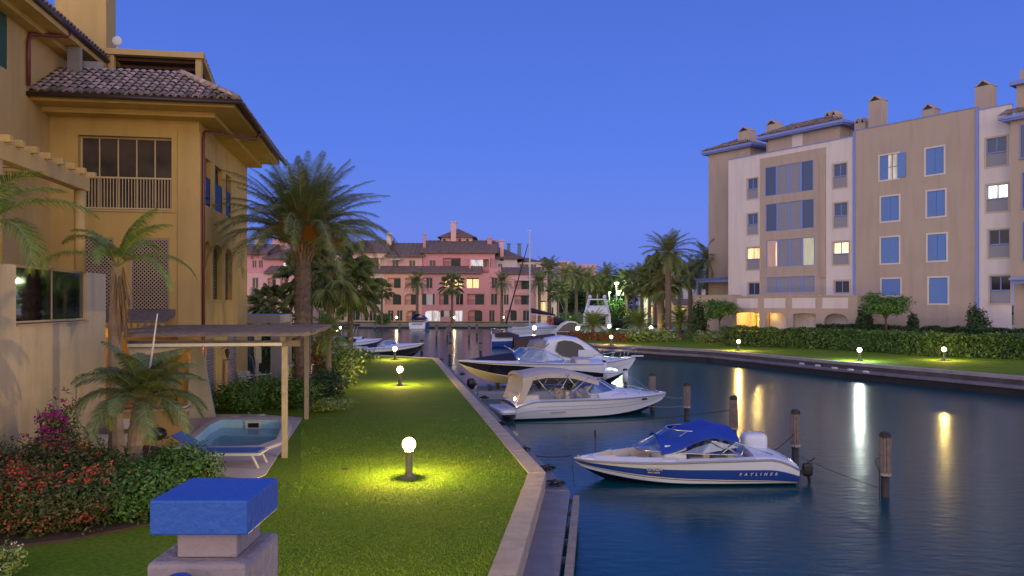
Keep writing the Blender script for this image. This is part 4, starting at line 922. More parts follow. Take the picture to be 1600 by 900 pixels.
# ================================================================ FAR BUILDINGS
PINK = mat('pink render', (.78, .46, .43), .9, var=.12, scale=.25); RED_ = mat('red pink render', (.66, .31, .33), .9, var=.12, scale=.25); SALM = mat('salmon render', (.84, .47, .36), .9, var=.12, scale=.25); CRM = mat('cream render', (.80, .60, .50), .9, var=.12, scale=.25); PALEP = mat('pale pink render', (.78, .46, .46), .9, var=.12, scale=.25)
LITQ = lit('white curtained window', (.85, .88, 1), .7, 3, .4)
WHH = mat('white render', (.66, .60, .62), .9, var=.08, scale=.3)
def px_rect(F_, x0, y0, x1, y1, c): return F_.ry(x0, y0, x1, y1, c)
def block(root, Fr, px0, px1, pyt, c, dep, m, holes=(), zb=0, arches=(), nm='wall', hd=.7):
    mp = mapy(c); a = Fr.hy(px0, 474, c)[0]; b = Fr.hy(px1, 474, c)[0]; zt = Fr.hy(px0, pyt, c)[1]
    w = MB(); hs = [Fr.ry(h[0], h[1], h[2], h[3], c)+((h[4],) if len(h) > 4 else ('g',)) for h in holes]
    w.wall(mp, a, b, zb, zt, hs, hd)
    for h, hh in zip(hs, holes):
        if len(hh) > 5: w.arch(mp, h[0], h[1], h[3], .5, 0, hd)
    w.poly([(a, c, zb), (a, c+dep, zb), (a, c+dep, zt), (a, c, zt)]); w.poly([(b, c, zb), (b, c+dep, zb), (b, c+dep, zt), (b, c, zt)]); w.poly([(a, c, zt), (b, c, zt), (b, c+dep, zt), (a, c+dep, zt)]); w.poly([(a, c+dep, zb), (b, c+dep, zb), (b, c+dep, zt), (a, c+dep, zt)])
    o = w.build(nm, m, root)
    for h, hh in zip(hs, holes):
        k = h[4]; u0, u1, z0, z1 = h[:4]; W_ = u1-u0; win = MB()
        mm = {'g': GREENSH, 'd': GLASSD, 'l': LITW, 'w': LITWH, 'q': LITQ, 'r': m, 'b': BLUESH, 'W': WHITEP}[k]
        if k == 'r':                                 # recessed balcony: back wall with a dark door, railing in front
            win.bar(mp, u0, u1, z0, z1, hd-.02, hd); wo = win.build('balcony_recess', m, root); q = MB(); q.bar(mp, u0+W_*.45, u1-W_*.05, z0, z1-.2, hd-.08, hd-.03); q.build('balcony_door', GREENSH, wo)
            q = MB(); q.bar(mp, u0, u1, z0+.9, z0+.97, .05, .1)
            for j in range(int(W_/.25)): q.bar(mp, u0+.1+j*.25, u0+.14+j*.25, z0, z0+.9, .06, .09)
            q.build('railing', GUT, wo)
        elif k == 'l':
            win.bar(mp, u0, u1, z0, z1, hd-.02, hd); wo = win.build('lit_window', LITW, root); q = MB(); q.bar(mp, (u0+u1)/2-.08, (u0+u1)/2+.08, z0, z1, hd-.12, hd-.04); q.bar(mp, u0, u1, z1-.25, z1, hd-.2, hd-.04); q.build('frame', BROWNSH, wo)
        else:
            win.bar(mp, u0+.06, u1-.06, z0+.03, z1-.06, .12, .16); wo = win.build('window', mm, root); q = MB(); q.bar(mp, u0, u0+.06, z0, z1, .05, .12); q.bar(mp, u1-.06, u1, z0, z1, .05, .12); q.bar(mp, (u0+u1)/2-.04, (u0+u1)/2+.04, z0, z1, .05, .12); q.bar(mp, u0-.05, u1+.05, z0-.1, z0, -.08, .1); q.build('frame', m if k != 'W' else WHITEP, wo)
    return o, a, b, zt
def shed(root, Fr, px0, px1, py_e, py_r, c, dep, ov=.6, hipl=0, hipr=0, m=None, nm='roof'):
    a = Fr.hy(px0, 474, c)[0]; b = Fr.hy(px1, 474, c)[0]; z0 = Fr.hy((px0+px1)/2, py_e, c)[1]; z1 = Fr.hy((px0+px1)/2, py_r, c+dep)[1]
    r = MB(); P = [(a-ov, c-ov, z0), (b+ov, c-ov, z0), (b+ov-hipr, c+dep, z1), (a-ov+hipl, c+dep, z1)]; Q = [(x, y, z+.18) for x, y, z in P]
    r.hexa(P+Q); r.poly([Q[3], Q[2], (b+ov, c+2*dep+ov, z0), (a-ov, c+2*dep+ov, z0)]); r.poly([Q[1], Q[2], (b+ov, c+2*dep+ov, z0)]); r.poly([Q[0], Q[3], (a-ov, c+2*dep+ov, z0)])
    # rows of tile ridges
    for k in range(int((b-a)/.9)):
        u = a-ov+.4+k*.9; t0 = 0 if not hipl or u > a-ov+hipl else 0
        if hipl and u < a-ov+hipl or hipr and u > b+ov-hipr: continue
        r.beam((u, c-ov, z0+.2), (u, c+dep, z1+.2), .22, .1)
    o = r.build(nm, m or TILEF, root); g = MB(); g.bar(mapy(c), a-ov, b+ov, z0-.12, z0, -ov-.1, -ov+.1); g.build('gutter', GUT, o); return o
def chimf(root, Fr, px0, px1, py0, py1, c, m):
    a, b, z0, z1 = Fr.ry(px0, py0, px1, py1, c); w = MB(); w.bar(mapy(c), a, b, z0-1.5, z1-.5, 0, b-a); w.bar(mapy(c), a+.1, b-.1, z1-.5, z1-.25, .1, b-a-.1); w.bar(mapy(c), a-.1, b+.1, z1-.25, z1, -.1, b-a+.1); w.build('chimney', m, root)
F0 = Frame((0, 150, 0), 0)
# main pink building
cb = thing('townhouse', 'cream and salmon apartment house left of the red one across the water', 'house', F0.o, 0)
cr = thing('townhouse', 'red pink apartment house with pyramid roofed tower and lit balconies across the water', 'house', F0.o, 0)
ce = thing('townhouse', 'pink apartment house with white awning behind the sailing boat mast', 'house', F0.o, 0)
block(cb, F0, 545, 600, 427, 0, 12, CRM, [(548, 434, 560, 450, 'd'), (580, 434, 592, 450, 'd'), (570, 459, 593, 476, 'r'), (548, 459, 560, 476, 'd'), (548, 485, 562, 500, 'g'), (564, 485, 575, 501, 'r'), (577, 485, 588, 501, 'd')])
block(cb, F0, 600, 659, 427, 0, 12, SALM, [(606, 434, 626, 450, 'r'), (633, 434, 653, 450, 'r'), (602, 459, 627, 476, 'r', 1), (632, 459, 653, 476, 'r', 1), (606, 485, 615, 501, 'g'), (620, 485, 629, 501, 'g'), (635, 485, 653, 502, 'r', 1)])
block(cb, F0, 562, 604, 394, 3, 8, CRM, [(577, 406, 592, 416, 'd')], zb=8)
block(cb, F0, 604, 660, 400, 3, 8, PINK, [(613, 407, 623, 416, 'd'), (639, 407, 649, 416, 'd')], zb=8)
q = MB(); u = F0.ry(567, 403, 594, 416, 1.2)
for x in (u[0], u[1]-.3): q.box(x, x+.3, 1.2, 1.5, 8.5, u[3])
q.box(u[0]-.4, u[1]+.4, 1, 3.2, u[3], u[3]+.35); q.build('terrace_pergola', CRM, cb)
q = MB(); u = F0.ry(610, 403, 627, 406, 1.2); q.hexa([(u[0], 1.2, u[2]), (u[1], 1.2, u[2]), (u[1], 3, u[3]), (u[0], 3, u[3]), (u[0], 1.2, u[2]+.1), (u[1], 1.2, u[2]+.1), (u[1], 3, u[3]+.1), (u[0], 3, u[3]+.1)]); q.build('awning', WHITEP, cb)
shed(cb, F0, 560, 604, 394, 377, 3, 6); shed(cb, F0, 606, 660, 401, 381, 3, 6); shed(cb, F0, 560, 652, 426, 417, 0, 3.0, .5, nm='canopy_roof')
chimf(cb, F0, 604, 611, 364, 385, 6, CRM); chimf(cb, F0, 561, 565, 374, 385, 6, PINK)
block(cr, F0, 659, 764, 427, 0, 12, RED_, [(666, 434, 676, 450, 'g'), (694, 434, 702, 448, 'l'), (710, 434, 722, 450, 'l'), (729, 434, 748, 450, 'l'), (666, 459, 676, 476, 'W'), (686, 459, 701, 476, 'r'), (712, 459, 724, 476, 'd'), (730, 459, 757, 476, 'r'), (664, 485, 688, 502, 'q', 1), (694, 485, 702, 494, 'W'), (711, 485, 723, 502, 'q'), (731, 484, 754, 502, 'r', 1)])
block(cr, F0, 764, 783, 419, -.01, 12, RED_, [(768, 434, 777, 450, 'g'), (767, 459, 777, 476, 'g'), (762.5+1.6, 485, 773, 502, 'g')])
block(cr, F0, 661, 773, 395, 3, 8, RED_, [(671, 407, 681, 416, 'd'), (692, 403, 720, 416, 'r'), (735, 405, 755, 417, 'q'), (756, 406, 767, 417, 'd')], zb=8)
q = MB(); u = F0.ry(655, 459, 667, 476, 0); q.bar(mapy(0), u[0]+.6, u[1]-.1, u[2], u[3], -.1, -.04); u = F0.ry(676.5, 459, 679, 476, 0); q.bar(mapy(0), u[0], u[1], u[2], u[3], -.1, -.04)
u = F0.ry(689, 485, 693.5, 495, 0); q.bar(mapy(0), u[0], u[1], u[2], u[3], -.1, -.04); u = F0.ry(702.5, 485, 706, 495, 0); q.bar(mapy(0), u[0], u[1], u[2], u[3], -.1, -.04); q.build('open_shutter', GREENSH, cr)
shed(cr, F0, 661, 773, 395, 377, 3, 6.5); shed(cr, F0, 652, 749, 427, 417, 0, 3.0, .5, nm='canopy_roof')
# tower
u0, u1, z0, z1 = F0.ry(690, 371, 738, 380, 9); q = MB(); q.box(u0, u1, 9, 9+(u1-u0), 10, z1); q.build('tower', PALEP, cr); q = MB(); r_ = .9; cxm = (u0+u1)/2; cy_ = 9+(u1-u0)/2; h_ = F0.hy(712, 357, 9+3)[1]
T = [(u0-r_, 9-r_, z1), (u1+r_, 9-r_, z1), (u1+r_, 9+(u1-u0)+r_, z1), (u0-r_, 9+(u1-u0)+r_, z1)]
for i in range(4): q.poly([T[i], T[(i+1) % 4], (cxm, cy_, h_)])
q.poly(T); q.build('tower_roof', TILEF, cr)
q = MB(); 
for k in range(4): x = u0+(u1-u0)*(k+.2)/4; q.box(x, x+.5, 8.95, 9, z1-1.3, z1-.3)
q.build('tower_window', GREENSH, cr)
for a in ((704.5, 712.5, 346, 366, 8, PINK), (661, 665, 365, 382, 5, RED_), (761.5, 768.5, 371, 387, 7, RED_)): chimf(cr, F0, a[0], a[1], a[2], a[3], a[4], a[5])
q = MB(); u = F0.ry(733, 402, 766, 405, 1.5); q.box(u[0], u[1], 1.5, 3.2, u[2], u[3]); q.box(u[0], u[0]+.3, 1.5, 1.8, 8, u[2]); q.box(u[1]-.3, u[1], 1.5, 1.8, 8, u[2]); q.build('terrace_pergola', RED_, cr)
block(ce, F0, 783, 838, 428, 0, 12, PALEP, [(787, 460, 795, 476, 'g'), (804, 437, 828, 452, 'r'), (804, 461, 827, 476, 'r'), (789, 484, 808, 501, 'r', 1), (817, 485, 827, 501, 'g')])
block(ce, F0, 773, 808, 404, 6, 8, WHH, [(778, 412, 785, 417, 'd')], zb=8); block(ce, F0, 808, 846, 410, 8, 8, CRM, [(812, 413, 826, 419, 'd'), (829, 413, 838, 419, 'd')], zb=8)
shed(ce, F0, 785, 842, 428, 419, 0, 3.5, .5, nm='canopy_roof'); shed(ce, F0, 773, 815, 404, 388, 6, 6, hipr=5); shed(ce, F0, 815, 850, 412, 404, 10, 4, hipr=4)
q = MB(); u = F0.ry(804, 436, 828, 438.5, 0); q.hexa([(u[0], -1.2, u[2]), (u[1], -1.2, u[2]), (u[1], 0, u[3]), (u[0], 0, u[3]), (u[0], -1.2, u[2]+.1), (u[1], -1.2, u[2]+.1), (u[1], 0, u[3]+.1), (u[0], 0, u[3]+.1)]); q.build('awning', WHITEP, ce)
BLUC = mat('blue grey render', (.16, .25, .40), .9, var=.1)
for a in ((773.5, 779.5, 376, 392, 8, RED_), (781.5, 787, 375, 396, 6, PINK), (792, 797.5, 380, 398, 16, BLUC), (808.5, 814.5, 380, 404, 16, BLUC)): chimf(ce, F0, *a)
# dark pyramid roof further right, behind
F2 = Frame((0, 185, 0), 0)
cx_ = thing('house', 'house with dark pyramid roof rising behind the palms right of the mast', 'house', F2.o, 0)
block(cx_, F2, 836, 868, 413, 0, 8, CRM, [(842, 417, 850, 424, 'd')]); u0, u1 = F2.hy(832, 474)[0], F2.hy(872, 474)[0]; z = F2.hy(850, 413)[1]; zp = F2.hy(850, 401, 4)[1]
q = MB(); 
for p in ([(u0, -1, z), (u1, -1, z)], [(u1, -1, z), (u1, 9, z)], [(u1, 9, z), (u0, 9, z)], [(u0, 9, z), (u0, -1, z)]): q.poly(p+[((u0+u1)/2, 4, zp)])
q.build('roof', TILEF, cx_)
# left pink houses behind the palm
F3 = Frame((0, 128, 0), 0)
cl = thing('townhouse', 'pink apartment house with stepped roofs at the left end, behind the big palm', 'house', F3.o, 0)
block(cl, F3, 380, 470, 427, 0, 12, PINK, [(394, 434, 404, 450, 'd'), (418, 435, 431, 450, 'r'), (438, 435, 450, 450, 'r'), (394, 460, 408, 476, 'r'), (420, 460, 434, 476, 'd'), (441, 460, 455, 476, 'r', 1), (394, 484, 408, 500, 'g'), (416, 484, 430, 501, 'r', 1), (440, 484, 452, 500, 'g')])
block(cl, F3, 380, 416, 397, 3, 9, RED_, [(394, 407, 401, 418, 'd'), (404, 407, 411, 418, 'd')], zb=6); block(cl, F3, 416, 470, 405, 3, 9, RED_, [(442, 410, 453, 418, 'q')], zb=6)
shed(cl, F3, 376, 414, 397, 383, 3, 6); shed(cl, F3, 416, 470, 404, 386, 3, 7, hipl=4); shed(cl, F3, 418, 470, 427, 417, 0, 3, .5, nm='canopy_roof')
chimf(cl, F3, 398, 410, 370, 384, 8, CRM); chimf(cl, F3, 425, 452, 371, 388, 10, PALEP)
# link between left house and main house, behind the fan palms
F3b = Frame((0, 146, 0), 0)
cm = thing('townhouse', 'cream apartment house mostly hidden behind the dark fan palms', 'house', F3b.o, 0)
block(cm, F3b, 472, 545, 427, 0, 12, CRM, [(480+i*16, y, 490+i*16, y+15, 'd') for i in range(4) for y in (434, 459, 485)]); shed(cm, F3b, 474, 560, 394, 379, 4, 6); block(cm, F3b, 476, 558, 394, 4, 8, PALEP, [(540, 407, 552, 416, 'd')], zb=8); shed(cm, F3b, 474, 545, 426, 417, 0, 3, .5, nm='canopy_roof')
# far building with three arches
F4 = Frame((0, 230, 0), 0)
ca = thing('apartment_building', 'far pink building with three roof arches above the palms', 'building', F4.o, 0)
block(ca, F4, 873, 891, 408, -1, 12, PINK, [(877, 410, 886, 412, 'd')], zb=6); block(ca, F4, 891, 932, 424, 0, 12, PINK, [(903, 427, 911, 432, 'd')], zb=6)
for px in (894, 908, 922): 
    u0, u1, z0, z1 = F4.ry(px-2, 413, px+10, 424, 0); m = MB(); mp = mapy(0); m.wall(mp, u0, u1, z0, z1, [(u0+.5, u1-.5, z0+.01, z1-.4)], .6); m.arch(mp, u0+.5, u1-.5, z1-.4, 1.0, 0, .6, 8); m.bar(mp, u0, u1, z0, z1-.3, 2.2, 2.3); m.build('roof_arch', PINK, ca)
block(ca, F4, 932, 948, 427, 2, 12, SALM, [(936, 430, 941, 434, 'd')], zb=6)
# white house with blue windows right of centre
F5 = Frame((0, 112.5, 0), 0)
cw = thing('house', 'white house with blue windows and one warm lit window behind the tall palms', 'house', F5.o, 0)
block(cw, F5, 1012, 1050, 463, 0, 8, WHH, [(1017, 477, 1025, 492, 'l'), (1034, 478, 1042, 494, 'd')], hd=.3)
block(cw, F5, 1050, 1104, 452, .5, 8, WHH, [(1050.5, 456, 1056, 468, 'b'), (1061, 456, 1068, 468, 'b'), (1078, 456, 1084, 468, 'b'), (1056, 479, 1070, 496, 'l'), (1082, 480, 1096, 496, 'd')], hd=.3)
block(cw, F5, 1058, 1078, 424, 4, 8, WHH, [(1064, 431, 1071, 438, 'b')], zb=5, hd=.3)
q = MB(); u = F5.ry(1052, 473, 1100, 477, -1); q.hexa([(u[0], -1.2, u[2]), (u[1], -1.2, u[2]), (u[1], .6, u[3]+.4), (u[0], .6, u[3]+.4), (u[0], -1.2, u[2]+.2), (u[1], -1.2, u[2]+.2), (u[1], .6, u[3]+.6), (u[0], .6, u[3]+.6)]); q.build('porch_roof', TILEF, cw)
shed(cw, F5, 1010, 1050, 463, 457, 0, 4, .4); chimf(cw, F5, 1045, 1049, 437, 452, 3, WHH)
cp_ = thing('house', 'small pink house front seen above the palms left of the tan block', 'house', Frame((0, 150, 0), 0).o, 0); F6 = Frame((0, 150, 0), 0)
block(cp_, F6, 1048, 1070, 414, 0, 8, PINK, [(1054, 417, 1060, 422, 'd')])
plight('porch_light', (F5.hy(1062, 486, -.8)[0], 112.5-.9, 2.6), 60, (1, .7, .35)); plight('porch_light', (F5.hy(1018, 476, -.8)[0], 111.6, 3.0), 25, (1, .8, .4))
# blue house behind the left palms of the right bank
F7 = Frame((0, 142, 0), 0); cbh = thing('house', 'pale blue house between the pink houses and the palm grove', 'house', F7.o, 0)
block(cbh, F7, 856, 872, 455, 0, 8, WHH, [(859, 462, 865, 472, 'd'), (859, 480, 865, 492, 'd'), (867, 462, 871, 472, 'b')], hd=.3)
block(cbh, F7, 838, 856, 436, -.5, 8, CRM, [(842, 445, 850, 455, 'd'), (842, 470, 852, 485, 'l')], hd=.3)
# ================================================================ PLANTS
def leafcloud(mb, c, r, n, size, seed, shell=.55, flat=0, zmin=None, lump=.25):
    rs = random.Random(seed); c = Vector(c)
    for i in range(n):
        th = rs.uniform(0, 2*PI); z = rs.uniform(-1, 1); q = math.sqrt(1-z*z); d = Vector((q*math.cos(th), q*math.sin(th), z))
        k = shell+(1-shell)*rs.random()**.7; k *= 1+lump*noise.noise(d*2.2+Vector((seed*1.7, 0, 0)))*2
        p = c+Vector((d.x*r[0], d.y*r[1], d.z*r[2]))*k
        if zmin is not None and p.z < zmin: continue
        s = size*rs.uniform(.6, 1.35); t = Vector((rs.gauss(0, 1), rs.gauss(0, 1), rs.gauss(0, .7))).normalized(); nn = (d+Vector((rs.gauss(0, .6), rs.gauss(0, .6), rs.gauss(0, .6)+.3))).normalized(); u = nn.cross(t)
        if u.length < 1e-3: continue
        u.normalize(); t = u.cross(nn)
        b = len(mb.v); mb.v += [tuple(p-t*s), tuple(p+u*s*.42), tuple(p+t*s), tuple(p-u*s*.42)]; mb.f.append((b, b+1, b+2, b+3)); mb.m.append(mb.mi)
    return mb
def boxcloud(mb, A, B, h, w, n, size, seed, z0=0, bulge=.12):       # clipped hedge along A-B
    rs = random.Random(seed); A, B = Vector(A), Vector(B); e = B-A; A = A-e.normalized()*.45; B = B+e.normalized()*.45; e = B-A; L = e.length; e.normalize(); nr = Vector((e.y, -e.x, 0))
    for i in range(n):
        s = rs.uniform(0, L); f = rs.random()
        bump = noise.noise(Vector((s*.9, seed, 0)))*bulge*2
        if f < .55: t = -w/2+rs.uniform(0, .25); z = rs.uniform(.02, 1)*h
        elif f < .62: t = w/2-rs.uniform(0, .2); z = rs.random()*h
        else: t = rs.uniform(-w/2, w/2); z = h*(1-rs.uniform(0, .16))
        z *= 1+bump+noise.noise(Vector((s*3, t*3, seed)))*bulge; t *= 1+noise.noise(Vector((s*1.3, z*1.5, seed+5)))*bulge*2
        p = A+e*s-nr*t; p.z = z0+z
        nn = Vector((rs.gauss(0, 1), rs.gauss(0, 1), rs.gauss(.4, 1))).normalized(); t_ = nn.orthogonal().normalized(); u = nn.cross(t_); a = rs.uniform(0, PI); t2 = t_*math.cos(a)+u*math.sin(a); u2 = nn.cross(t2); sz = size*rs.uniform(.6, 1.3)
        b = len(mb.v); mb.v += [tuple(p-t2*sz), tuple(p+u2*sz*.45), tuple(p+t2*sz), tuple(p-u2*sz*.45)]; mb.f.append((b, b+1, b+2, b+3)); mb.m.append(mb.mi)
    return mb
def bush(name, label, cat, c, r, n, size, seed, m=LEAF, flowers=None, nf=0, fs=.03, group=None, lump=.3, stems=True, nb=5):
    t = thing(name, label, cat, c, 0, group); mb = MB(); rs = random.Random(seed)
    for k in range(nb):
        a = rs.uniform(0, 2*PI); q = rs.uniform(.15, .5); cc = (math.cos(a)*r[0]*q, math.sin(a)*r[1]*q, r[2]*rs.uniform(.35, .62)); leafcloud(mb, cc, (r[0]*rs.uniform(.5, .75), r[1]*rs.uniform(.5, .75), r[2]*rs.uniform(.42, .6)), n//nb, size, seed*10+k, .35, lump=lump, zmin=.01)
    mb.build('foliage', m, t)
    if stems:
        s = MB()
        for k in range(6): a = k*1.05; s.tube([(0, 0, 0), (math.cos(a)*r[0]*.25, math.sin(a)*r[1]*.25, r[2]*.5), (math.cos(a)*r[0]*.5, math.sin(a)*r[1]*.5, r[2]*.95)], [.02, .012, .005], 5)
        s.build('stem', BARK, t)
    if flowers:
        fb = MB(); src = mb.v; k = 0
        for i in range(nf*2):
            p = Vector(src[rs.randrange(len(src)//4)*4])
            if noise.noise(p*1.6+Vector((seed, 0, 0))) < rs.uniform(-.12, .30) or p.z < .1: continue
            for j in range(rs.randint(4, 8)):
                o = p+Vector((rs.gauss(0, fs*1.1), rs.gauss(0, fs*1.1), rs.gauss(0, fs*.8)+.02)); nn = Vector((rs.gauss(0, .6), rs.gauss(-.6, .6), rs.gauss(.8, .5))).normalized(); a = nn.orthogonal().normalized()*fs*.7; b_ = nn.cross(a)
                b = len(fb.v); fb.v += [tuple(o-a), tuple(o+b_), tuple(o+a), tuple(o-b_)]; fb.f.append((b, b+1, b+2, b+3)); fb.m.append(0)
        fb.build('flowers', flowers, t)
    return t
def feather_crown(c, n, L, seed, ll=.5, lw=.035, e0=-35, e1=82, droop=75, nl=34, tip=1.0, dmin=.5, wind=(0, 0), tube=True, rm=RACH, lm=FROND, azf=None):
    rs = random.Random(seed); fr = MB(); rc = MB(); c = Vector(c)
    for i in range(n):
        az = i*2.39996+rs.uniform(-.25, .25) if not azf else azf[i % len(azf)]+rs.uniform(-.15, .15)
        q = (i+.5)/n; el = rad(e1+(e0-e1)*q**.9+rs.uniform(-6, 6)); Lf = L*rs.uniform(.85, 1.1)*(1-.18*(1-q)); dr = rad(droop*rs.uniform(.8, 1.2))*(dmin+(1.1-dmin)*q)
        K = 9; pts = [c.copy()]; dirs = []; side = Vector((-math.sin(az), math.cos(az), 0)); tw = rs.uniform(-.5, .5)
        for k in range(K):
            e = el-dr*(k/K)**1.3; d = Vector((math.cos(az)*math.cos(e), math.sin(az)*math.cos(e), math.sin(e)))+Vector((wind[0], wind[1], 0))*(k/K); d.normalize(); dirs.append(d); pts.append(pts[-1]+d*Lf/K)
        if tube: rc.tube(pts, [max(.004, .028*L/3*(1-k/(K+.5))) for k in range(K+1)], 4, cap=False)
        for j in range(nl):
            s = .14+.86*(j+rs.random()*.5)/nl; f = s*K; k = min(K-1, int(f)); p = pts[k].lerp(pts[k+1], f-k); d = dirs[k]; up = side.cross(d).normalized()
            if up.z < 0 and el < 1.4: up = -up
            l_ = ll*(math.sin(PI*min(1, .18+.8*s))**.7)*rs.uniform(.85, 1.1)
            for sg in (-1, 1):
                dd = (side*sg*math.cos(tw*.3)*.85+d*(.45+.5*s)+up*(.28+rs.uniform(-.1, .1))+Vector((0, 0, -.15))).normalized(); a = d*lw*.5
                q1 = p+dd*l_*.5; q2 = p+dd*l_+Vector((wind[0]*.1, wind[1]*.1, -l_*.38*tip))
                b = len(fr.v); fr.v += [tuple(p-a), tuple(p+a), tuple(q1+a*.8), tuple(q1-a*.8), tuple(q2)]; fr.f.append((b, b+1, b+2, b+3)); fr.f.append((b+3, b+2, b+4)); fr.m += [0, 0]
    return fr, rc
def fan_crown(c, n, L, seed, fs=.7, e0=-55, e1=80, nb=16, lm=FAN):
    rs = random.Random(seed); fr = MB(); rc = MB(); c = Vector(c)
    for i in range(n):
        az = i*2.39996+rs.uniform(-.2, .2); q = (i+.5)/n; el = rad(e1+(e0-e1)*q+rs.uniform(-8, 8)); d = Vector((math.cos(az)*math.cos(el), math.sin(az)*math.cos(el), math.sin(el))); side = Vector((-math.sin(az), math.cos(az), 0)); Lp = L*rs.uniform(.8, 1.1)
        mid = c+d*Lp*.55; end = c+d*Lp+Vector((0, 0, -Lp*.12)); rc.tube([c, mid, end], [.03*L, .02*L, .012*L], 4, cap=False); up = side.cross(d).normalized()
        for k in range(nb):
            a = rad(-105+210*k/(nb-1)); dd = (d*math.cos(a)+side*math.sin(a)+up*.12).normalized(); l_ = fs*rs.uniform(.85, 1.1)*(1-.25*abs(a)/2); w = (side*math.cos(a)-d*math.sin(a))*fs*.055
            q1 = end+dd*l_*.6; q2 = end+dd*l_+Vector((0, 0, -l_*.4)); b = len(fr.v); fr.v += [tuple(end), tuple(q1+w), tuple(q2), tuple(q1-w)]; fr.f += [(b, b+1, b+2), (b, b+2, b+3)]; fr.m += [0, 0]
    return fr, rc
def trunk(mb, base, top, r0, r1, seed, rings=30, bow=.1, n=10, boots=False):
    rs = random.Random(seed); pts = []; rr = []; base, top = Vector(base), Vector(top); bx, by = rs.uniform(-bow, bow), rs.uniform(-bow, bow)
    for k in range(rings+1):
        t = k/rings; p = base.lerp(top, t)+Vector((bx*math.sin(PI*t), by*math.sin(PI*t), 0)); pts.append(p); r = r0+(r1-r0)*t; 
        if t < .08: r *= 1.25-.25*t/.08
        rr.append(r*(1.06 if k % 2 else .95)*rs.uniform(.97, 1.03))
    mb.tube(pts, rr, n)
    if boots:
        for k in range(int(rings*7)):
            t = rs.random(); p = base.lerp(top, t)+Vector((bx*math.sin(PI*t), by*math.sin(PI*t), 0)); a = rs.uniform(0, 2*PI); r = (r0+(r1-r0)*t); d = Vector((math.cos(a), math.sin(a), 0)); s = Vector((-d.y, d.x, 0))*.045; o = p+d*r*.97
            mb.hexa([o-s-Vector((0, 0, .05)), o+s-Vector((0, 0, .05)), o+s+d*.02, o-s+d*.02, o-s*.4+d*.045+Vector((0, 0, .03)), o+s*.4+d*.045+Vector((0, 0, .03)), o+s*.3+Vector((0, 0, .05)), o-s*.3+Vector((0, 0, .05))])
def palm(label, base, h, r, L, seed, n=42, kind='feather', name='palm_tree', group=None, tm=TRUNK, lm=FROND, fruit=0, boots=False, r1=None, **k):
    t = thing(name, label, 'palm', base, 0, group); mb = MB(); trunk(mb, (0, 0, 0), (0, 0, h), r, r1 or r*.8, seed, max(12, int(h*8)) if boots else 24, boots=boots); mb.build('trunk', tm, t)
    if kind == 'feather': fr, rc = feather_crown((0, 0, h+.05), n, L, seed, lm=lm, **k)
    else: fr, rc = fan_crown((0, 0, h+.05), n, L, seed, lm=lm, **k)
    o = fr.build('crown', lm, t); rc.build('stalks', RACH, o)
    if fruit:
        rs = random.Random(seed+5)
        for q in range(fruit):
            f = MB(); ox, oy, oz = [(.12, -.95, 1.35), (.48, -.9, .75), (-.42, -.85, 1.0), (.9, .5, .6), (-.8, .6, .8)][q]; cc = Vector((ox, oy, h+oz))
            f.tube([(0, 0, h+.1), (ox*.5, oy*.5, h+oz*.9), (ox, oy, h+oz+.25)], .025, 5)
            for j in range(900):
                t_ = rs.random(); d = Vector((rs.gauss(0, .05+.12*t_), rs.gauss(0, .05+.12*t_), .25-.62*t_)); p = cc+d; s = .017; b = len(f.v); f.v += [(p.x-s, p.y, p.z), (p.x, p.y-s, p.z+s), (p.x+s, p.y, p.z), (p.x, p.y+s, p.z-s)]; f.f.append((b, b+1, b+2, b+3)); f.m.append(0)
            f.build('fruit_cluster', ORF, t)
    return t
# big windswept date palm
b = G(473, 634, 0); bp_ = palm('tall windswept date palm with orange fruit clusters behind the timber pergola', (b.x, b.y, 0), 5.35, .29, 4.1, 11, 100, tm=TRUNK, fruit=5, boots=True, r1=.27, ll=.60, lw=.022, nl=90, wind=(.10, 0), droop=122, e0=34, e1=89, dmin=.2)
s = MB(); rs = random.Random(8)
for k in range(46):
    a = k*2.4; z = 5.0+k*.013; d = Vector((math.cos(a), math.sin(a), 0)); s.beam(Vector((0, 0, z))+d*.24, Vector((0, 0, z+.35))+d*rs.uniform(.36, .5), .07, .03)
s.build('cut_stalk', DEAD, bp_)
# narrow trunk palms in the flower bed
b = R(183, 474, 16.6); p1 = palm('slim palm with pale ringed trunk and few drooping fronds in the flower bed', (b.x, b.y, 0), 4.35, .16, 1.95, 21, 9, tm=TRUNKL, lm=FRONDY, r1=.13, ll=.36, lw=.02, nl=84, droop=120, e0=20, e1=85, wind=(.15, 0), azf=[0.05, 3.0, -.25, 2.8, 1.5, -1.5, .3, 3.4, -.6])
s = MB(); rs = random.Random(3)
for k in range(42):
    a = rs.uniform(-1.5, .6); z = rs.uniform(3.5, 4.4); d = Vector((math.cos(a), math.sin(a), 0)); s.beam(Vector((0, 0, z))+d*.12, Vector((0, 0, z-rs.uniform(.3, .9)))+d*rs.uniform(.16, .3), .025, .012)
s.build('dry_fibre', DEAD, p1)
b = R(222, 474, 14.3); p2 = palm('small young palm with ringed trunk and wide arching fronds beside the patio', (b.x, b.y, 0), 1.75, .14, 1.5, 31, 34, tm=TRUNKL, lm=FROND, r1=.13, ll=.40, lw=.018, nl=80, droop=108, e0=5, e1=80, wind=(.24, 0))
a_ = R(230, 608, 14.3); c_ = R(246, 490, 14.1); m = MB(); m.tube([a_, c_], [.022, .012], 6); tag(m.build('pole', WHITEP), 'thin white pole standing up in the crown of the young palm', 'pole')
b = R(-42, 474, 11.0); palm('windblown palm at the left edge, only its fronds in view', (b.x, b.y, 0), 4.6, .15, 1.9, 41, 16, tm=TRUNKL, lm=FRONDY, ll=.42, lw=.022, nl=50, droop=125, e0=20, e1=75)
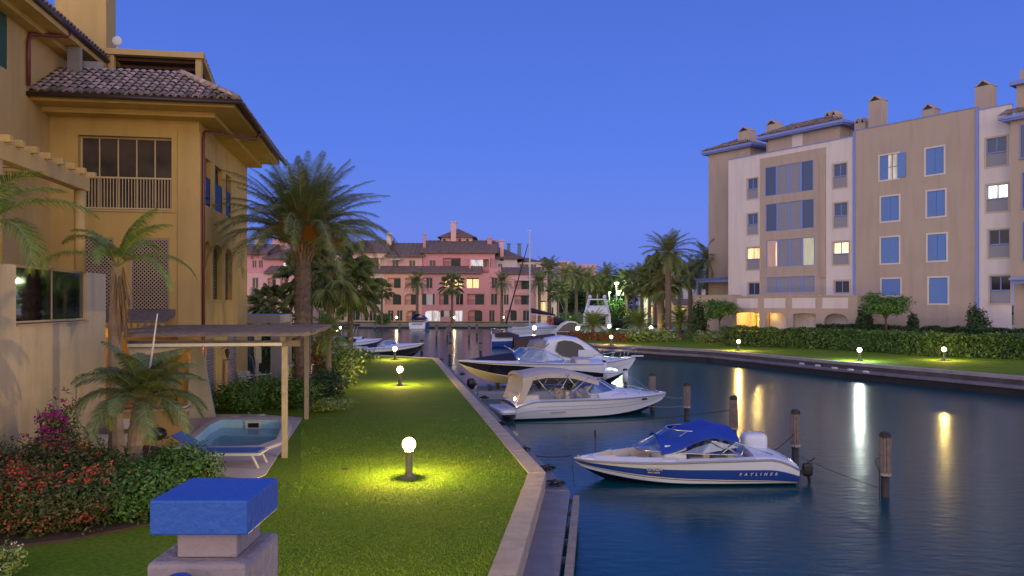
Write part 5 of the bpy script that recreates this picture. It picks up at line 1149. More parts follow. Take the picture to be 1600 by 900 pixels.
# fan palms and others behind the big trunk
def at(px, Y): return ((px-CX)/F*Y, Y, 0)
fp1 = palm('dark fan palm with full crown right behind the big palm trunk', at(517, 40), 5.4, .2, 1.55, 51, 46, 'fan', fs=1.0, nb=18)
dup(fp1, at(548, 44), 1.1, 'dark fan palm leaning out to the right of the palm cluster', 0.86); dup(fp1, at(484, 46), 2.2, 'dark fan palm half hidden by the big trunk', 0.95)
dup(fp1, at(425, 48), 2.9, 'dark fan palm just left of the big trunk', .66)
fq = palm('feathery young palm standing in the bushes right of the pergola', at(513, 30), 2.4, .13, 1.5, 61, 24, lm=FRONDY, tm=TRUNKL, ll=.4, lw=.02, nl=40, droop=95, e0=-15)
palm('dark feather palm by the corner of the ochre building', at(400, 52), 3.4, .2, 1.9, 71, 34, ll=.5, lw=.03, nl=34, droop=105, e0=-30)
# flower bed shrubs
def gb(px, py): p = G(px, py); return (p.x, p.y, .03)
bush('flowering_shrub', 'lantana shrub covered in red orange flowers at the left edge of the bed', 'shrub', gb(20, 838), (1.0, .9, 1.0), 9000, .036, 101, LEAFB, FRED, 420, .028)
bush('flowering_shrub', 'lantana shrub with scattered red flowers in the middle of the bed', 'shrub', gb(105, 826), (1.05, .85, 1.0), 9000, .036, 102, LEAFB, FRED, 340, .028)
bush('flowering_shrub', 'broad lantana shrub behind, under the cream wall', 'shrub', gb(70, 790), (1.5, .8, 1.2), 9000, .04, 103, LEAFB, FRED, 160, .024)
bush('shrub', 'leafy green shrub round the foot of the young palm', 'shrub', gb(205, 812), (1.0, .75, .85), 8000, .042, 104, LEAF, FRED, 22, .022)
bush('shrub', 'light green shrub behind the blue capped pillar', 'shrub', gb(280, 776), (.95, .7, .85), 8000, .042, 105, LEAF, FRED, 40, .022)
bush('shrub', 'green shrub in front of the patio counter', 'shrub', gb(165, 778), (1.2, .7, .9), 7000, .042, 106, LEAF, FRED, 20, .022)
bush('bougainvillea', 'magenta bougainvillea climbing out of the lantana by the cream wall', 'shrub', gb(82, 762), (.62, .45, 1.6), 2000, .05, 107, LEAF, FMAG, 420, .035)
bush('shrub', 'pale variegated plant in the bottom left corner', 'shrub', gb(-4, 905), (.34, .34, .42), 900, .035, 108, LEAFY, FWHT, 12, .02)
# bushes by the side terrace
bush('shrub', 'dark rounded bush by the ochre side wall', 'shrub', gb(368, 643), (1.25, 1.0, .95), 3600, .06, 111)
bush('shrub', 'green bush in front of the round garden table', 'shrub', gb(415, 640), (1.35, .9, 1.0), 3800, .06, 112, LEAFY if False else LEAF)
bush('shrub', 'green bush between the pergola posts', 'shrub', gb(452, 637), (1.2, .9, 1.05), 3600, .06, 113)
bush('shrub', 'low dark bush right of the big palm trunk', 'shrub', gb(503, 622), (1.1, 1.0, 1.1), 3000, .06, 114, LEAFD, FWHT, 8, .03)
bush('shrub', 'yellow green bush with pale blossoms at the edge of the lawn', 'shrub', gb(528, 604), (1.1, 1.2, 1.75), 4200, .08, 115, LEAFY, FWHT, 26, .04)
bush('shrub', 'reddish dark shrub above the yellow green bush', 'shrub', gb(508, 590), (1.1, 1.0, 2.4), 2600, .08, 116, REDH)
bush('shrub', 'long low clump with pale flowers at the far end of the lawn', 'shrub', gb(545, 567), (2.0, 2.2, 1.0), 3600, .08, 117, LEAF, FWHT, 30, .05)
bush('grass_tuft', 'small grassy tuft at the foot of the pergola post', 'grass tuft', gb(505, 642), (.9, .7, .4), 2200, .05, 118, LEAFY)
bush('shrub', 'dark green hedge mass behind the porch of the ochre building', 'shrub', at(437, 42), (2.4, 1.4, 2.9), 4200, .12, 119, LEAFD)
# hedge on the right bank
hb = [(18.6, 65.4), (23.3, 61.6), (25.9, 59.0), (28.9, 52.2), (33.2, 49), (42, 42.5)]
ht = thing('hedge', 'long clipped green hedge in front of the tan and cream block', 'hedge', (0, 0, 0))
m = MB()
for i in range(5): boxcloud(m, (*hb[i], 0), (*hb[i+1], 0), 1.55, 1.4, [5200, 3600, 7200, 5800, 8000][i], .11, 20+i)
m.build('foliage', HEDGE, ht)
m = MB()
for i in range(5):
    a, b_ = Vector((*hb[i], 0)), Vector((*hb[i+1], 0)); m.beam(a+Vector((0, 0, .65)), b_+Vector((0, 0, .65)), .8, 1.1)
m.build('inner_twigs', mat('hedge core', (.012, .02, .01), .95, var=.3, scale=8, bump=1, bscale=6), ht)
h2 = thing('hedge', 'second darker hedge line on the raised terrace behind', 'hedge', (0, 0, 0)); m = MB()
for i in range(3): boxcloud(m, (hb[i+1][0]+2.6, hb[i+1][1]+1.6, .9), (hb[i+2][0]+2.6, hb[i+2][1]+1.6, .9), .95, .9, 4000, .11, 30+i, z0=.9)
m.build('foliage', LEAFD, h2)
def P(px, Y, z=.9): return ((px-CX)/F*Y, Y, z)
bt = bush('conical_shrub', 'dark clipped conical shrub nearest the blue downpipe of the tan wall', 'shrub', P(1353, 61), (.75, .75, 2.3), 3200, .12, 130, LEAFD, nb=3)
bush('conical_shrub', 'dark clipped shrub right of the umbrella shaped tree', 'shrub', P(1428, 59), (.55, .55, 2.0), 2600, .12, 131, LEAFD, nb=3)
bush('conical_shrub', 'tall dark conical shrub at the edge between tan and cream walls', 'shrub', P(1527, 55), (.75, .75, 2.3), 3400, .12, 132, LEAFD, nb=3)
bush('conical_shrub', 'dark rounded shrub left of the lit entrance', 'shrub', P(1096, 73, 0), (1.0, 1.0, 3.4), 3400, .13, 133, LEAFD, nb=3)
def tree(label, base, h, r, seed, n=3000, size=.14, m=LEAF, tr=.12, nb=8, group=None, zf=.5, name='tree'):
    t = thing(name, label, 'tree', base, 0, group); rs = random.Random(seed); tk = MB(); tk.tube([(0, 0, 0), (rs.uniform(-.1, .1), 0, h*.35), (rs.uniform(-.15, .15), rs.uniform(-.1, .1), h*.6)], [tr, tr*.75, tr*.5], 8)
    cr_ = MB(); hz_ = h-r[2]
    for k in range(nb):
        a = k*2.4; q = rs.uniform(.3, .62); c = Vector((math.cos(a)*r[0]*q, math.sin(a)*r[1]*q, hz_+rs.uniform(-.5, .45)*r[2])); tk.tube([(0, 0, h*.45), c*.5+Vector((0, 0, h*.3)), c], [tr*.4, tr*.25, tr*.08], 5)
        leafcloud(cr_, c, (r[0]*rs.uniform(.4, .55), r[1]*rs.uniform(.4, .55), r[2]*rs.uniform(.4, .55)), n//nb, size, seed*7+k, .2, lump=.4)
    tk.build('trunk', BARK, t); cr_.build('crown', m, t); return t
tree('small umbrella shaped tree in front of the tan wall', P(1384, 57.5, .4), 4.3, (1.85, 1.6, 1.05), 140, 8000, .085, LEAF, .11)
tree('small bushy tree at the left end of the long hedge', P(1125, 71, 0), 4.3, (1.9, 1.6, 1.25), 141, 8000, .09, LEAF, .10)
bush('shrub', 'pale variegated shrub at the left end of the hedge', 'shrub', P(1106, 70, 0), (1.5, .9, .95), 2600, .09, 142, LEAFY, FWHT, 60, .06)
bush('shrub', 'pale flowering shrub on the lawn below the tall palms', 'shrub', P(1015, 72, 0), (3.0, 1.3, 1.25), 3600, .12, 143, LEAFY, FWHT, 120, .08)
bush('shrub', 'low green shrub row left of the pale flowering shrub', 'shrub', P(975, 73, 0), (2.6, 1.2, 1.1), 3000, .12, 144, LEAF)
rh = thing('low_hedge', 'low reddish brown hedge round the short palm on the lawn tip', 'hedge', (0, 0, 0)); m = MB(); boxcloud(m, (5.2, 75.5, 0), (10.9, 72, 0), .75, 1.6, 9000, .08, 45); m.build('foliage', REDH, rh)
# short palms on the tip and tall ones behind
sp1 = palm('short bushy palm lit yellow from below, on the tip of the right bank', P(926, 75.5, 0), 1.4, .22, 2.2, 151, 44, lm=FRONDY, tm=TRUNKL, ll=.5, lw=.035, nl=34, droop=80, e0=-20)
dup(sp1, P(999, 77, 0), 1.3, 'short bushy palm left of the two tall palm trunks', 1.05); dup(sp1, P(1063, 78, 0), 2.1, 'short bushy palm right of the two tall palm trunks', 1.15)
tp1 = palm('tallest palm with arching crown left of the tan block', P(1044, 76, 0), 8.6, .34, 3.6, 161, 46, ll=.75, lw=.045, nl=40, droop=78, e0=-30)
palm('tall fan palm right in front of the tallest palm', P(1034, 80, 0), 6.6, .42, 2.0, 162, 42, 'fan', fs=1.25)
palm('windswept palm partly hidden by the corner of the tan tower', P(1106, 82, 0), 8.2, .3, 3.4, 163, 40, ll=.7, lw=.045, nl=38, droop=85, e0=-30, wind=(-.2, 0))
# grove: prototypes copied with new places, sizes and labels
gp = [palm('', (0, 0, 0), 7.2, .28, 3.0, 170+i, 38, lm=FROND, ll=.7, lw=.06, nl=24, droop=80+10*i, e0=-38) for i in range(3)]
gf = [palm('', (0, 0, 0), 7.0, .26, 1.7, 180+i, 36, 'fan', fs=1.2, nb=12) for i in range(2)]
where = [(597, 134, .86, 1, 'first fan palm from the left before the salmon house'), (652, 134, 1.0, 0, 'feathery palm before the boundary of salmon and red houses'), (706, 134, 1.0, 1, 'fan palm before the lit windows of the red house'), (784, 134, 1.0, 0, 'feathery palm at the right corner of the red house'),
 (842, 120, .95, 0, 'leftmost palm of the grove beside the sailing boat'), (858, 128, 1.25, 0, 'taller palm of the grove rising over the pyramid roof'), (872, 118, .8, 1, 'fan palm of the grove by the pale blue house'), (884, 122, 1.12, 2, 'full palm of the grove left of the flybridge yacht'), (900, 126, 1.1, 0, 'palm of the grove directly left of the yacht radar arch'),
 (918, 124, 1.05, 2, 'dense palm of the grove above the yacht radar arch'), (935, 128, .95, 1, 'fan palm of the grove left of the bright street lamp'), (948, 130, 1.15, 0, 'palm of the grove right above the bright street lamp'), (978, 118, 1.0, 2, 'palm of the grove just right of the street lamps'), (990, 108, .95, 1, 'fan palm of the grove in front of the tree mass'), (1002, 104, 1.0, 0, 'palm of the grove left of the white house'), (1014, 98, .95, 1, 'fan palm before the lit window of the white house'), (1024, 110, 1.1, 2, 'palm of the grove behind the tallest trunk'),
 (1062, 98, 1.0, 0, 'palm right of the two tall trunks near the white house'), (1078, 90, .98, 2, 'palm before the right end of the white house'), (1092, 100, 1.08, 0, 'palm above the blue pergola')]
used = set()
for i, (px, Y, sc, k, lab) in enumerate(where):
    pr = ([gp[0], gf[i % 2], gp[1+i % 2]] if True else 0)[k]
    if pr.name not in used:
        used.add(pr.name); pr.location = ((px-CX)/F*Y, Y, 0); pr.scale = (sc,)*3; pr['label'] = lab; pr['group'] = 'palms along the far banks'; pr.rotation_euler.z = i
    else: dup(pr, ((px-CX)/F*Y, Y, 0), i*1.3, lab, sc, 'palms along the far banks')
for p_ in gp+gf:
    if p_.name not in used:
        for ch in kids(p_):
            for c2 in kids(ch): bpy.data.objects.remove(c2)
            bpy.data.objects.remove(ch)
        bpy.data.objects.remove(p_)
for i, (px, Y, h, w_, lab) in enumerate([(868, 150, 9, 4, 'dark tree filling the gap behind the sailing boat palms'), (893, 146, 8.5, 4, 'dark tree behind the moored motor cruiser'), (915, 150, 9, 4.5, 'dark tree behind the flybridge yacht'), (940, 142, 8.5, 4, 'dark tree left of the street lamps'), (968, 140, 10.5, 5, 'large dark tree right behind the street lamps'), (992, 135, 11, 5, 'tall dark tree at the centre of the tree mass'), (1020, 132, 10.5, 5, 'dark tree behind the tallest palm'), (1046, 140, 9, 5, 'dark tree above the white house roof'), (1088, 118, 9, 4, 'dark tree left of the blue pergola'), (957, 112, 5.2, 2.6, 'bright green tree lit by the street lamps')]):
    tree(lab, ((px-CX)/F*Y, Y, 0), h, (w_, w_, h*.42), 200+i, 3800, .26 if i < 9 else .2, LEAFD if i < 9 else LEAF, .25, 9, group='trees behind the palm grove')
for i, (px, Y, w_, lab) in enumerate([(975, 105, 3.5, 'clump of shrubs below the street lamps'), (885, 121, 3.2, 'shrubs behind the far quay left of the yacht'), (945, 116, 3.0, 'shrubs on the far quay right of the yacht'), (598, 136.5, 1.6, 'clipped box hedge before the salmon house')]): bush('shrub', lab, 'shrub', ((px-CX)/F*Y, Y, 0), (w_, 1.6, 1.7), 2200, .2, 220+i, LEAF if i else LEAFD, stems=False)
# ================================================================ BOATS
def fv(v, t): return v(t) if callable(v) else v
class Boat:
    def __init__(s, name, label, loc, rz, L, B, Fs, Fb, cat='boat', keel=-.3, chz=.05, group=None, fl=.86, p=2.3, t0=.45):
        s.L, s.B, s.Fs, s.Fb, s.kz, s.cz, s.fl, s.p, s.t0 = L, B, Fs, Fb, keel, chz, fl, p, t0
        s.t = thing(name, label, cat, loc, rz, group)
    sd = 0
    def sh(s, t): b = s.B/2*(1-max(0, (t-s.t0)/(1-s.t0))**s.p)*(.93+.07*min(1, t/.3)); return Vector((s.L*t, b, s.Fs+(s.Fb-s.Fs)*t**1.7-s.sd*max(0, (.13-t)/.13)**1.6))
    def pt(s, t, v):
        a = s.sh(t); bc = a.y*s.fl*(1-.22*t**3); zc = s.cz+(s.Fb*.62)*max(0, (t-.45)/.55)**2.2; zk = s.kz+(s.Fb*.93-s.kz)*max(0, (t-.6)/.4)**2.5; zc = max(zc, zk+.0)
        if v < 0: return Vector((a.x, bc*(1+v), zc+(zk-zc)*(-v)))
        bul = .05*math.sin(PI*v)*(1-t)
        return Vector((a.x, bc+(a.y-bc)*v**(1+.6*t)+bul*s.B/2, zc+(a.z-zc)*v))
    def band(s, name, m, v0, v1, nv=3, out=0, parent=None, t0=0, t1=1, n=30):
        mb = MB()
        for sg in (1, -1):
            mb.grid(lambda u, v: (lambda q: (q.x, sg*(q.y+out), q.z))(s.pt(t0+(t1-t0)*u, fv(v0, t0+(t1-t0)*u)+(fv(v1, t0+(t1-t0)*u)-fv(v0, t0+(t1-t0)*u))*v)), n, nv)
        return mb.build(name, m, parent or s.t, smooth=True)
    def hull(s, bands, bottom=NAVYD):
        b = s.band('hull_bottom', bottom, -1, 0, 3)
        for nm, m, v0, v1 in bands: o = s.band(nm, m, v0, v1, 4)
        mb = MB(); pts = [s.pt(0, v) for v in (-1, 0, .5, 1)]; mb.poly([(0, p.y, p.z) for p in pts]+[(0, -p.y, p.z) for p in pts[::-1]]); mb.build('transom', bands[-1][1], s.t)
        r = MB()
        for sg in (1, -1): r.tube([(s.sh(t/24).x, sg*(s.sh(t/24).y+.01), s.sh(t/24).z-.01) for t in range(25)], .028, 6)
        r.build('rub_rail', GREYM, s.t, smooth=True)
    def deck(s, m, ck0, ck1, floor, camber=.12, gun=.16, inner=VINYL, name='deck', step=None, camf=None, well=None):
        mb = MB(); ts = [i/36 for i in range(37)]; ts += [ck0, ck0+.001, ck1-.001, ck1]+([well[0], well[0]+.001, well[1]-.001, well[1]] if well else []); ts = sorted(set(ts)); rings = []
        for t in ts:
            a = s.sh(t); ck = ck0 < t < ck1 and ck1-t > .0005; bi = max(0, a.y-gun)
            wl = well and well[0] < t < well[1] and well[1]-t > .0005
            if wl: g_ = well[3]+.12*(t-well[0]); bi = max(.06, a.y-g_); pr = [(a.y, a.z), (bi+.03, a.z+.09), (bi, a.z+.08), (bi*.93, well[2]), (0, well[2])]
            elif ck: pr = [(a.y, a.z), (bi+.02, a.z+.05), (bi, a.z+.04), (bi, floor), (0, floor)]
            else:
                c = camf(t) if camf else camber*min(1, (1-t)*3); pr = [(a.y, a.z), (a.y*.93, a.z+.05), (a.y*.7, a.z+.05+c*.55), (a.y*.35, a.z+.05+c*.9), (0, a.z+.05+c)]
            rings.append([(a.x, y, z) for y, z in pr]+[(a.x, -y, z) for y, z in pr[::-1][1:]])
        for i in range(len(rings)-1):
            for j in range(len(rings[0])-1): mb.poly([rings[i][j], rings[i][j+1], rings[i+1][j+1], rings[i+1][j]])
        return mb.build(name, m, s.t)
def screen(b, root, xf, xb, wf, wb, zb, h, rake=.5, top=.85, m=WGLASS, fm=CHROME, zb2=None, name='windscreen'):
    # wraparound windscreen: base curve from port aft round the front to starboard aft
    base, up = [], []; zb2 = zb if zb2 is None else zb2
    for k in range(13):
        a = -PI/2+PI*k/12; x = xb+(xf-xb)*math.cos(a)**.7 if math.cos(a) > 1e-6 else xb; y = (wf+(wb-wf)*(1-math.cos(a)))*math.copysign(abs(math.sin(a))**.75, math.sin(a)); f = (x-xb)/(xf-xb)
        base.append(Vector((x, y, zb+(zb2-zb)*(1-f)))); hh = h*(.35+.65*min(1, f*2.2+.0)); up.append(Vector((x-rake*hh/h*(.3+.7*f), y*top, base[-1].z+hh)))
    f = MB(); f.tube(base, .018, 5, cap=False); f.tube(up, .02, 5)
    for k in (0, 3, 6, 9, 12): f.tube([base[k], up[k]], .018, 5)
    o = f.build(name, fm, root, smooth=True); g = MB()
    for k in range(12): g.poly([base[k], base[k+1], up[k+1], up[k]])
    g.build('pane', m, o); return o
def canopy(root, x0, x1, hw, z0, z1, zc, m, name='canopy', drop=.0, ny=10, nx=12, edge=.12):
    c = MB(); fn = lambda u, v, dz=0: (x0+(x1-x0)*u, hw*(2*v-1)*(1-.05*math.sin(PI*u)), z0+(z1-z0)*u+zc*math.sin(PI*u)+.16*(1-abs(2*v-1)**3)-.02*math.sin(u*PI*3)**2-dz)
    c.grid(lambda u, v: fn(u, v), nx, ny); c.grid(lambda u, v: fn(u, v, .03), nx, ny)
    for v in (0, 1): c.grid(lambda u, w: (lambda p: (p[0], p[1], p[2]-edge*w))(fn(u, v)), nx, 1)
    for u in (0, 1): c.grid(lambda v, w: (lambda p: (p[0], p[1], p[2]-edge*.6*w))(fn(u, v)), ny, 1)
    return c.build(name, m, root, smooth=True)
def seat(root, x, y, z, m=VINYL, w=.5, d=.5, face=1, name='seat'):
    s = MB(); s.sq((x, y, z+.32), (d/2, w/2, .12), .35, 8, 16); s.box(x-d*.3, x+d*.3, y-w*.3, y+w*.3, z, z+.25); o = s.build(name, m, root, smooth=False); k = MB(); k.sq((x-face*d*.45, y, z+.6), (.09, w/2, .3), .35, 8, 16); k.build('seat_back', m, o); return o
def text_mesh(txt, size, m, root, loc, rot, name='lettering', sx=1, shear=0, ext=.003, bold=False):
    cu = bpy.data.curves.new(name, 'FONT'); cu.body = txt; cu.size = size; cu.extrude = ext; cu.shear = shear; cu.space_character = sx; cu.align_x = 'CENTER'; cu.offset = size*.03 if bold else 0
    o = bpy.data.objects.new(name+'_tmp', cu); C.objects.link(o); bpy.context.view_layer.update(); me = bpy.data.meshes.new_from_object(o.evaluated_get(bpy.context.evaluated_depsgraph_get())); bpy.data.objects.remove(o)
    me.materials.clear(); me.materials.append(m); n = bpy.data.objects.new(name, me); C.objects.link(n); n.parent = root; n.location = loc; n.rotation_euler = rot; return n
def outboard(root, x, y, z, s=1.0, m=WHITEG, tilt=0):
    e = MB(); e.sq((x-.28*s, y, z+.25*s), (.32*s, .2*s, .26*s), .45, 12, 20); o = e.build('outboard_engine', m, root, smooth=True)
    l = MB(); l.hexa([(x-.35*s-tilt, y-.06, z-.5*s+tilt*.6), (x-.1*s-tilt, y-.06, z-.5*s+tilt*.6), (x-.1*s-tilt, y+.06, z-.5*s+tilt*.6), (x-.35*s-tilt, y+.06, z-.5*s+tilt*.6), (x-.38*s, y-.08, z+.05*s), (x-.12*s, y-.08, z+.05*s), (x-.12*s, y+.08, z+.05*s), (x-.38*s, y+.08, z+.05*s)])
    l.tube([(x-.62*s-tilt, y, z-.48*s+tilt*.5), (x-.1*s-tilt, y, z-.48*s+tilt*.8)], [.05*s, .07*s], 8); l.build('engine_leg', DARKP, o)
    p = MB()
    for k in range(3): a = k*2.09; p.hexa([(x-.62*s-tilt, y, z-.48*s+tilt*.5), (x-.60*s-tilt, y+.02, z-.48*s+tilt*.5), (x-.58*s-tilt, y+.06*math.cos(a), z-.48*s+tilt*.5+.06*math.sin(a)), (x-.60*s-tilt, y, z-.48*s+tilt*.5)]+[(x-.62*s-tilt, y+.16*s*math.cos(a+i), z-.48*s+tilt*.5+.16*s*math.sin(a+i)) for i in (0, .2, .5, .3)])
    p.build('propeller', DARKP, o); return o
def fender(root, x, y, z, m=WHITEG, r=.09, h=.45):
    f = MB(); f.tube([(x, y, z-h/2-.04), (x, y, z-h/2+.05), (x, y, z+h/2-.05), (x, y, z+h/2+.03)], [r*.4, r, r, r*.3], 10); f.tube([(x, y, z+h/2), (x, y*.97, z+h/2+.3)], .01, 4); f.build('fender', m, root, smooth=True)
def rail(root, pts, r=.016, posts=(), m=CHROME, base=None, name='hand_rail'):
    f = MB(); f.tube(pts, r, 6)
    for i, q in posts: f.tube([pts[i], q], r*.9, 5)
    return f.build(name, m, root, smooth=True)

# --- 1: blue and white bowrider, bow to the left (local x runs from stern to bow, so turned round)
sx, sy = (1226-CX)/F*19.6, 19.6
b = Boat('motorboat', 'blue and white open motorboat with royal blue sun canopy and white outboard', (sx, sy, WZ), rad(181), 5.45, 2.1, .68, .50, keel=-.22, chz=.05); b.sd = .26
b.hull([('lower_hull', NAVYD, 0, .03), ('white_band', WHITEG, .03, lambda t: .05+.26*t**1.2), ('dark_pinstripe', NAVYD, lambda t: .05+.26*t**1.2, lambda t: .075+.27*t**1.2), ('cream_stripe', CREAMG, lambda t: .075+.27*t**1.2, lambda t: .11+.30*t**1.2), ('blue_side', NAVY, lambda t: .11+.30*t**1.2, lambda t: .56+.17*t), ('topside', WHITEG, lambda t: .56+.17*t, 1)])
L = b.L
b.deck(WHITEG, .20, .56, .22, .10, .17, well=(.61, .91, .34, .24)); 
# open bow well with cream seats
bw = MB()
for sg in (1, -1):
    for (t1, t2) in ((.63, .72), (.725, .81), (.815, .885)):
        y1, y2 = b.sh(t1).y-.28, b.sh(t2).y-.29; bw.hexa([(L*t1, sg*(y1-.24), .36), (L*t2, sg*max(.02, y2-.2), .36), (L*t2, sg*y2, .36), (L*t1, sg*y1, .36), (L*t1, sg*(y1-.24), .50), (L*t2, sg*max(.02, y2-.2), .49), (L*t2, sg*(y2+.01), .51), (L*t1, sg*(y1+.01), .52)])
        bw.hexa([(L*t1, sg*(y1-.03), .5), (L*t2, sg*(y2-.03), .5), (L*t2, sg*y2, .5), (L*t1, sg*y1, .5), (L*t1, sg*(y1-.0), .68), (L*t2, sg*(y2-.0), .62), (L*t2, sg*(y2+.04), .62), (L*t1, sg*(y1+.04), .68)])
bw.build('bow_cushion', VINYL, b.t)
cs_ = MB(); cs_.box(L*.50, L*.60, -.75, -.15, .2, .98); cs_.box(L*.50, L*.60, .2, .75, .2, .98); cs_.build('console', WHITEG, b.t, bevel=.02)
screen(b, b.t, L*.72, L*.26, .72, .95, .80, .50, .85, .82, zb2=.78)
for x, y, fc in ((L*.44, .42, -1), (L*.44, -.42, -1), (L*.33, .42, 1), (L*.33, -.42, 1)): seat(b.t, x, y, .22, face=-fc if False else 1, w=.48, d=.46)
st = MB(); st.sq((L*.27, 0, .5), (.3, .82, .16), .3, 8, 20); st.build('stern_bench', VINYL, b.t)
cb_ = MB(); fn = lambda u, v, d=0: (L*(.27+.35*u), .95*(2*v-1)*(1-.10*u), 1.17+.14*math.sin(PI*min(1, u*1.5))-.22*max(0, u-.55)*2+.17*(1-abs(2*v-1)**2.4)-.14*abs(2*v-1)**3*(.4+.7*u*u)-.03*abs(math.sin(PI*3*u))-d)
cb_.grid(lambda u, v: fn(u, v), 24, 14); cb_.grid(lambda u, v: fn(u, v, .025), 24, 14)
for v in (0, 1): cb_.grid(lambda u, w: (lambda p: (p[0], p[1], p[2]-.06*w))(fn(u, v)), 24, 1)
cb_.build('sun_canopy', CANB, b.t, smooth=True)
fr_ = MB()
for sg in (1, -1):
    fr_ = MB(); fr_.tube([(L*.27, sg*.97, .78), (L*.38, sg*.93, 1.12)], .016, 6); fr_.tube([(L*.12, sg*.95, .78), (L*.29, sg*.94, 1.10)], .016, 6); fr_.tube([(L*.36, sg*.95, .78), (L*.28, sg*.94, 1.10)], .016, 6)
    fr_.build('canopy_frame', CHROME, b.t, smooth=True)
outboard(b.t, 1.08, .0, .66, 1.0, WHITEG)
a_ = MB(); a_.sq((-.42, .42, .30), (.13, .08, .17), .5, 8, 14); a_.tube([(-.42, .42, .3), (-.5, .42, -.15)], [.05, .03], 6); a_.tube([(-.35, .42, .42), (-.62, .42, .60)], .018, 6); a_.box(-.3, .02, .36, .48, .2, .3); a_.build('auxiliary_engine', DARKP, b.t)
for (tx, z, nm, sz, txt, sp_, shr) in ((.19, .32, 'hull_lettering', .105, 'BAYLINER', 2.3, 0.25), (.655, .44, 'boat_name', .125, 'CHICA', 1.0, .25), (.655, .345, 'registration_lettering', .06, '6AN 20303', 1.05, 0)):
    fz = lambda t, zz: b.pt(t, max(0, min(1, (zz-b.pt(t, 0).z)/(b.pt(t, 1).z-b.pt(t, 0).z)))).y
    y0 = fz(tx, z); slope = (fz(tx+.03, z)-fz(tx-.03, z))/(.06*L); tilt = (fz(tx, z+.05)-fz(tx, z-.05))/.10
    text_mesh(txt, sz, mat('silver letters' if 'hull' in nm else 'white letters '+nm, (.55, .55, .62), .4, var=0), b.t, (L*tx, y0+.035, z-sz*.33), (PI/2+math.atan(tilt), 0, PI+math.atan(slope)), nm, sp_, shr, bold=True)
r = MB(); r.tube([(L*.985, 0, .50), (L*.98, 0, .60)], .03, 8); r.box(L*.93, L*.965, -.03, .03, .56, .60); r.build('bow_cleat', CHROME, b.t)

# --- 2: white day cruiser with beige canopy, bow to the right
g0 = G(812, 655, WZ); rz2 = rad(16)
b2 = Boat('motorboat', 'white day cruiser with curved beige canopy over its cockpit', (-.15, 29.9, WZ), rz2, 6.85, 2.45, .74, .74, keel=-.25, chz=.08); b2.sd = .22
b2.hull([('hull', WHITEG, 0, .45), ('styling_line', GREYM, .45, .485), ('topside', WHITEG, .485, 1)]); L = b2.L
b2.band('styling_line', GREYM, .66, .685, 1, .006, t0=.12, t1=.93)
def cf(t): return .26*math.exp(-((t-.56)/.2)**2)+.10*min(1, (1-t)*4)
b2.deck(WHITEG, .14, .50, .30, .2, .2, camf=cf)
pf = MB(); pf.sq((-.18, 0, .34), (.42, 1.05, .10), .3, 6, 20); pf.build('swim_platform', WHITEG, b2.t)
st = MB(); st.sq((.62, 0, .78), (.45, .95, .22), .3, 8, 20); st.build('stern_bench', VINYL, b2.t); seat(b2.t, L*.36, -.45, .15); seat(b2.t, L*.36, .45, .15)
cs_ = MB(); cs_.box(L*.46, L*.51, -.85, .85, .3, .98); cs_.build('dashboard', WHITEG, b2.t, bevel=.03)
screen(b2, b2.t, L*.67, L*.45, .75, .98, 1.03, .40, .75, .8, fm=WHITEG, zb2=.90)
canopy(b2.t, L*.04, L*.50, 1.02, 1.62, 1.42, .26, CANC, 'canopy', edge=.15)
dr = MB()
dr.grid(lambda u, v: (L*(.045+.02*math.sin(v*PI))-.26*u*u, 1.02*(2*v-1), 1.68-.98*u+.14*(1-abs(2*v-1)**3)*(1-u)), 8, 10)
for sg in (1, -1): dr.grid(lambda u, v: (L*.045-.26*u*u+(.42-.24*u)*v, sg*1.03, 1.66-.98*u), 8, 4)
dr.build('canopy_back_curtain', CANC, b2.t, smooth=True)
fr_ = MB()
for sg in (1, -1):
    fr_ = MB(); fr_.tube([(L*.22, sg*1.04, .85), (L*.12, sg*1.0, 1.66)], .016, 6); fr_.tube([(L*.24, sg*1.04, .85), (L*.32, sg*1.0, 1.74)], .016, 6); fr_.tube([(L*.40, sg*1.0, .9), (L*.30, sg*1.0, 1.74)], .016, 6); fr_.tube([(L*.30, sg*1.04, .85), (L*.44, sg*.98, 1.60)], .016, 6)
    fr_.build('canopy_frame', CHROME, b2.t, smooth=True)
pts = []; 
for k in range(9): t = .58+.38*k/8; a = b2.sh(t); pts.append((a.x, a.y*.88, a.z+.10+.22*math.sin(PI*min(1, k/7))))
for sg in (1, -1): rail(b2.t, [(x, sg*y, z) for x, y, z in pts], .014, [(k, (pts[k][0], sg*pts[k][1], pts[k][2]-.2)) for k in (2, 4, 6)])
pl_ = MB()
for sg in (1, -1): q = b2.pt(.80, .78); pl_.sq((q.x, sg*(q.y+.015), q.z), (.17, .03, .04), .8, 8, 14)
pl_.build('porthole', DARKP, b2.t)
tl_ = MB(); tl_.sq((-.02, -1.0, .86), (.04, .05, .07), .8, 6, 10); tl_.build('stern_light', GLOBEDIM, b2.t)
nm_ = MB(); q = b2.pt(.22, .3); nm_.box(L*.20, L*.29, -q.y-.05, -q.y-.03, q.z, q.z+.05); nm_.build('hull_badge', GREYM, b2.t)

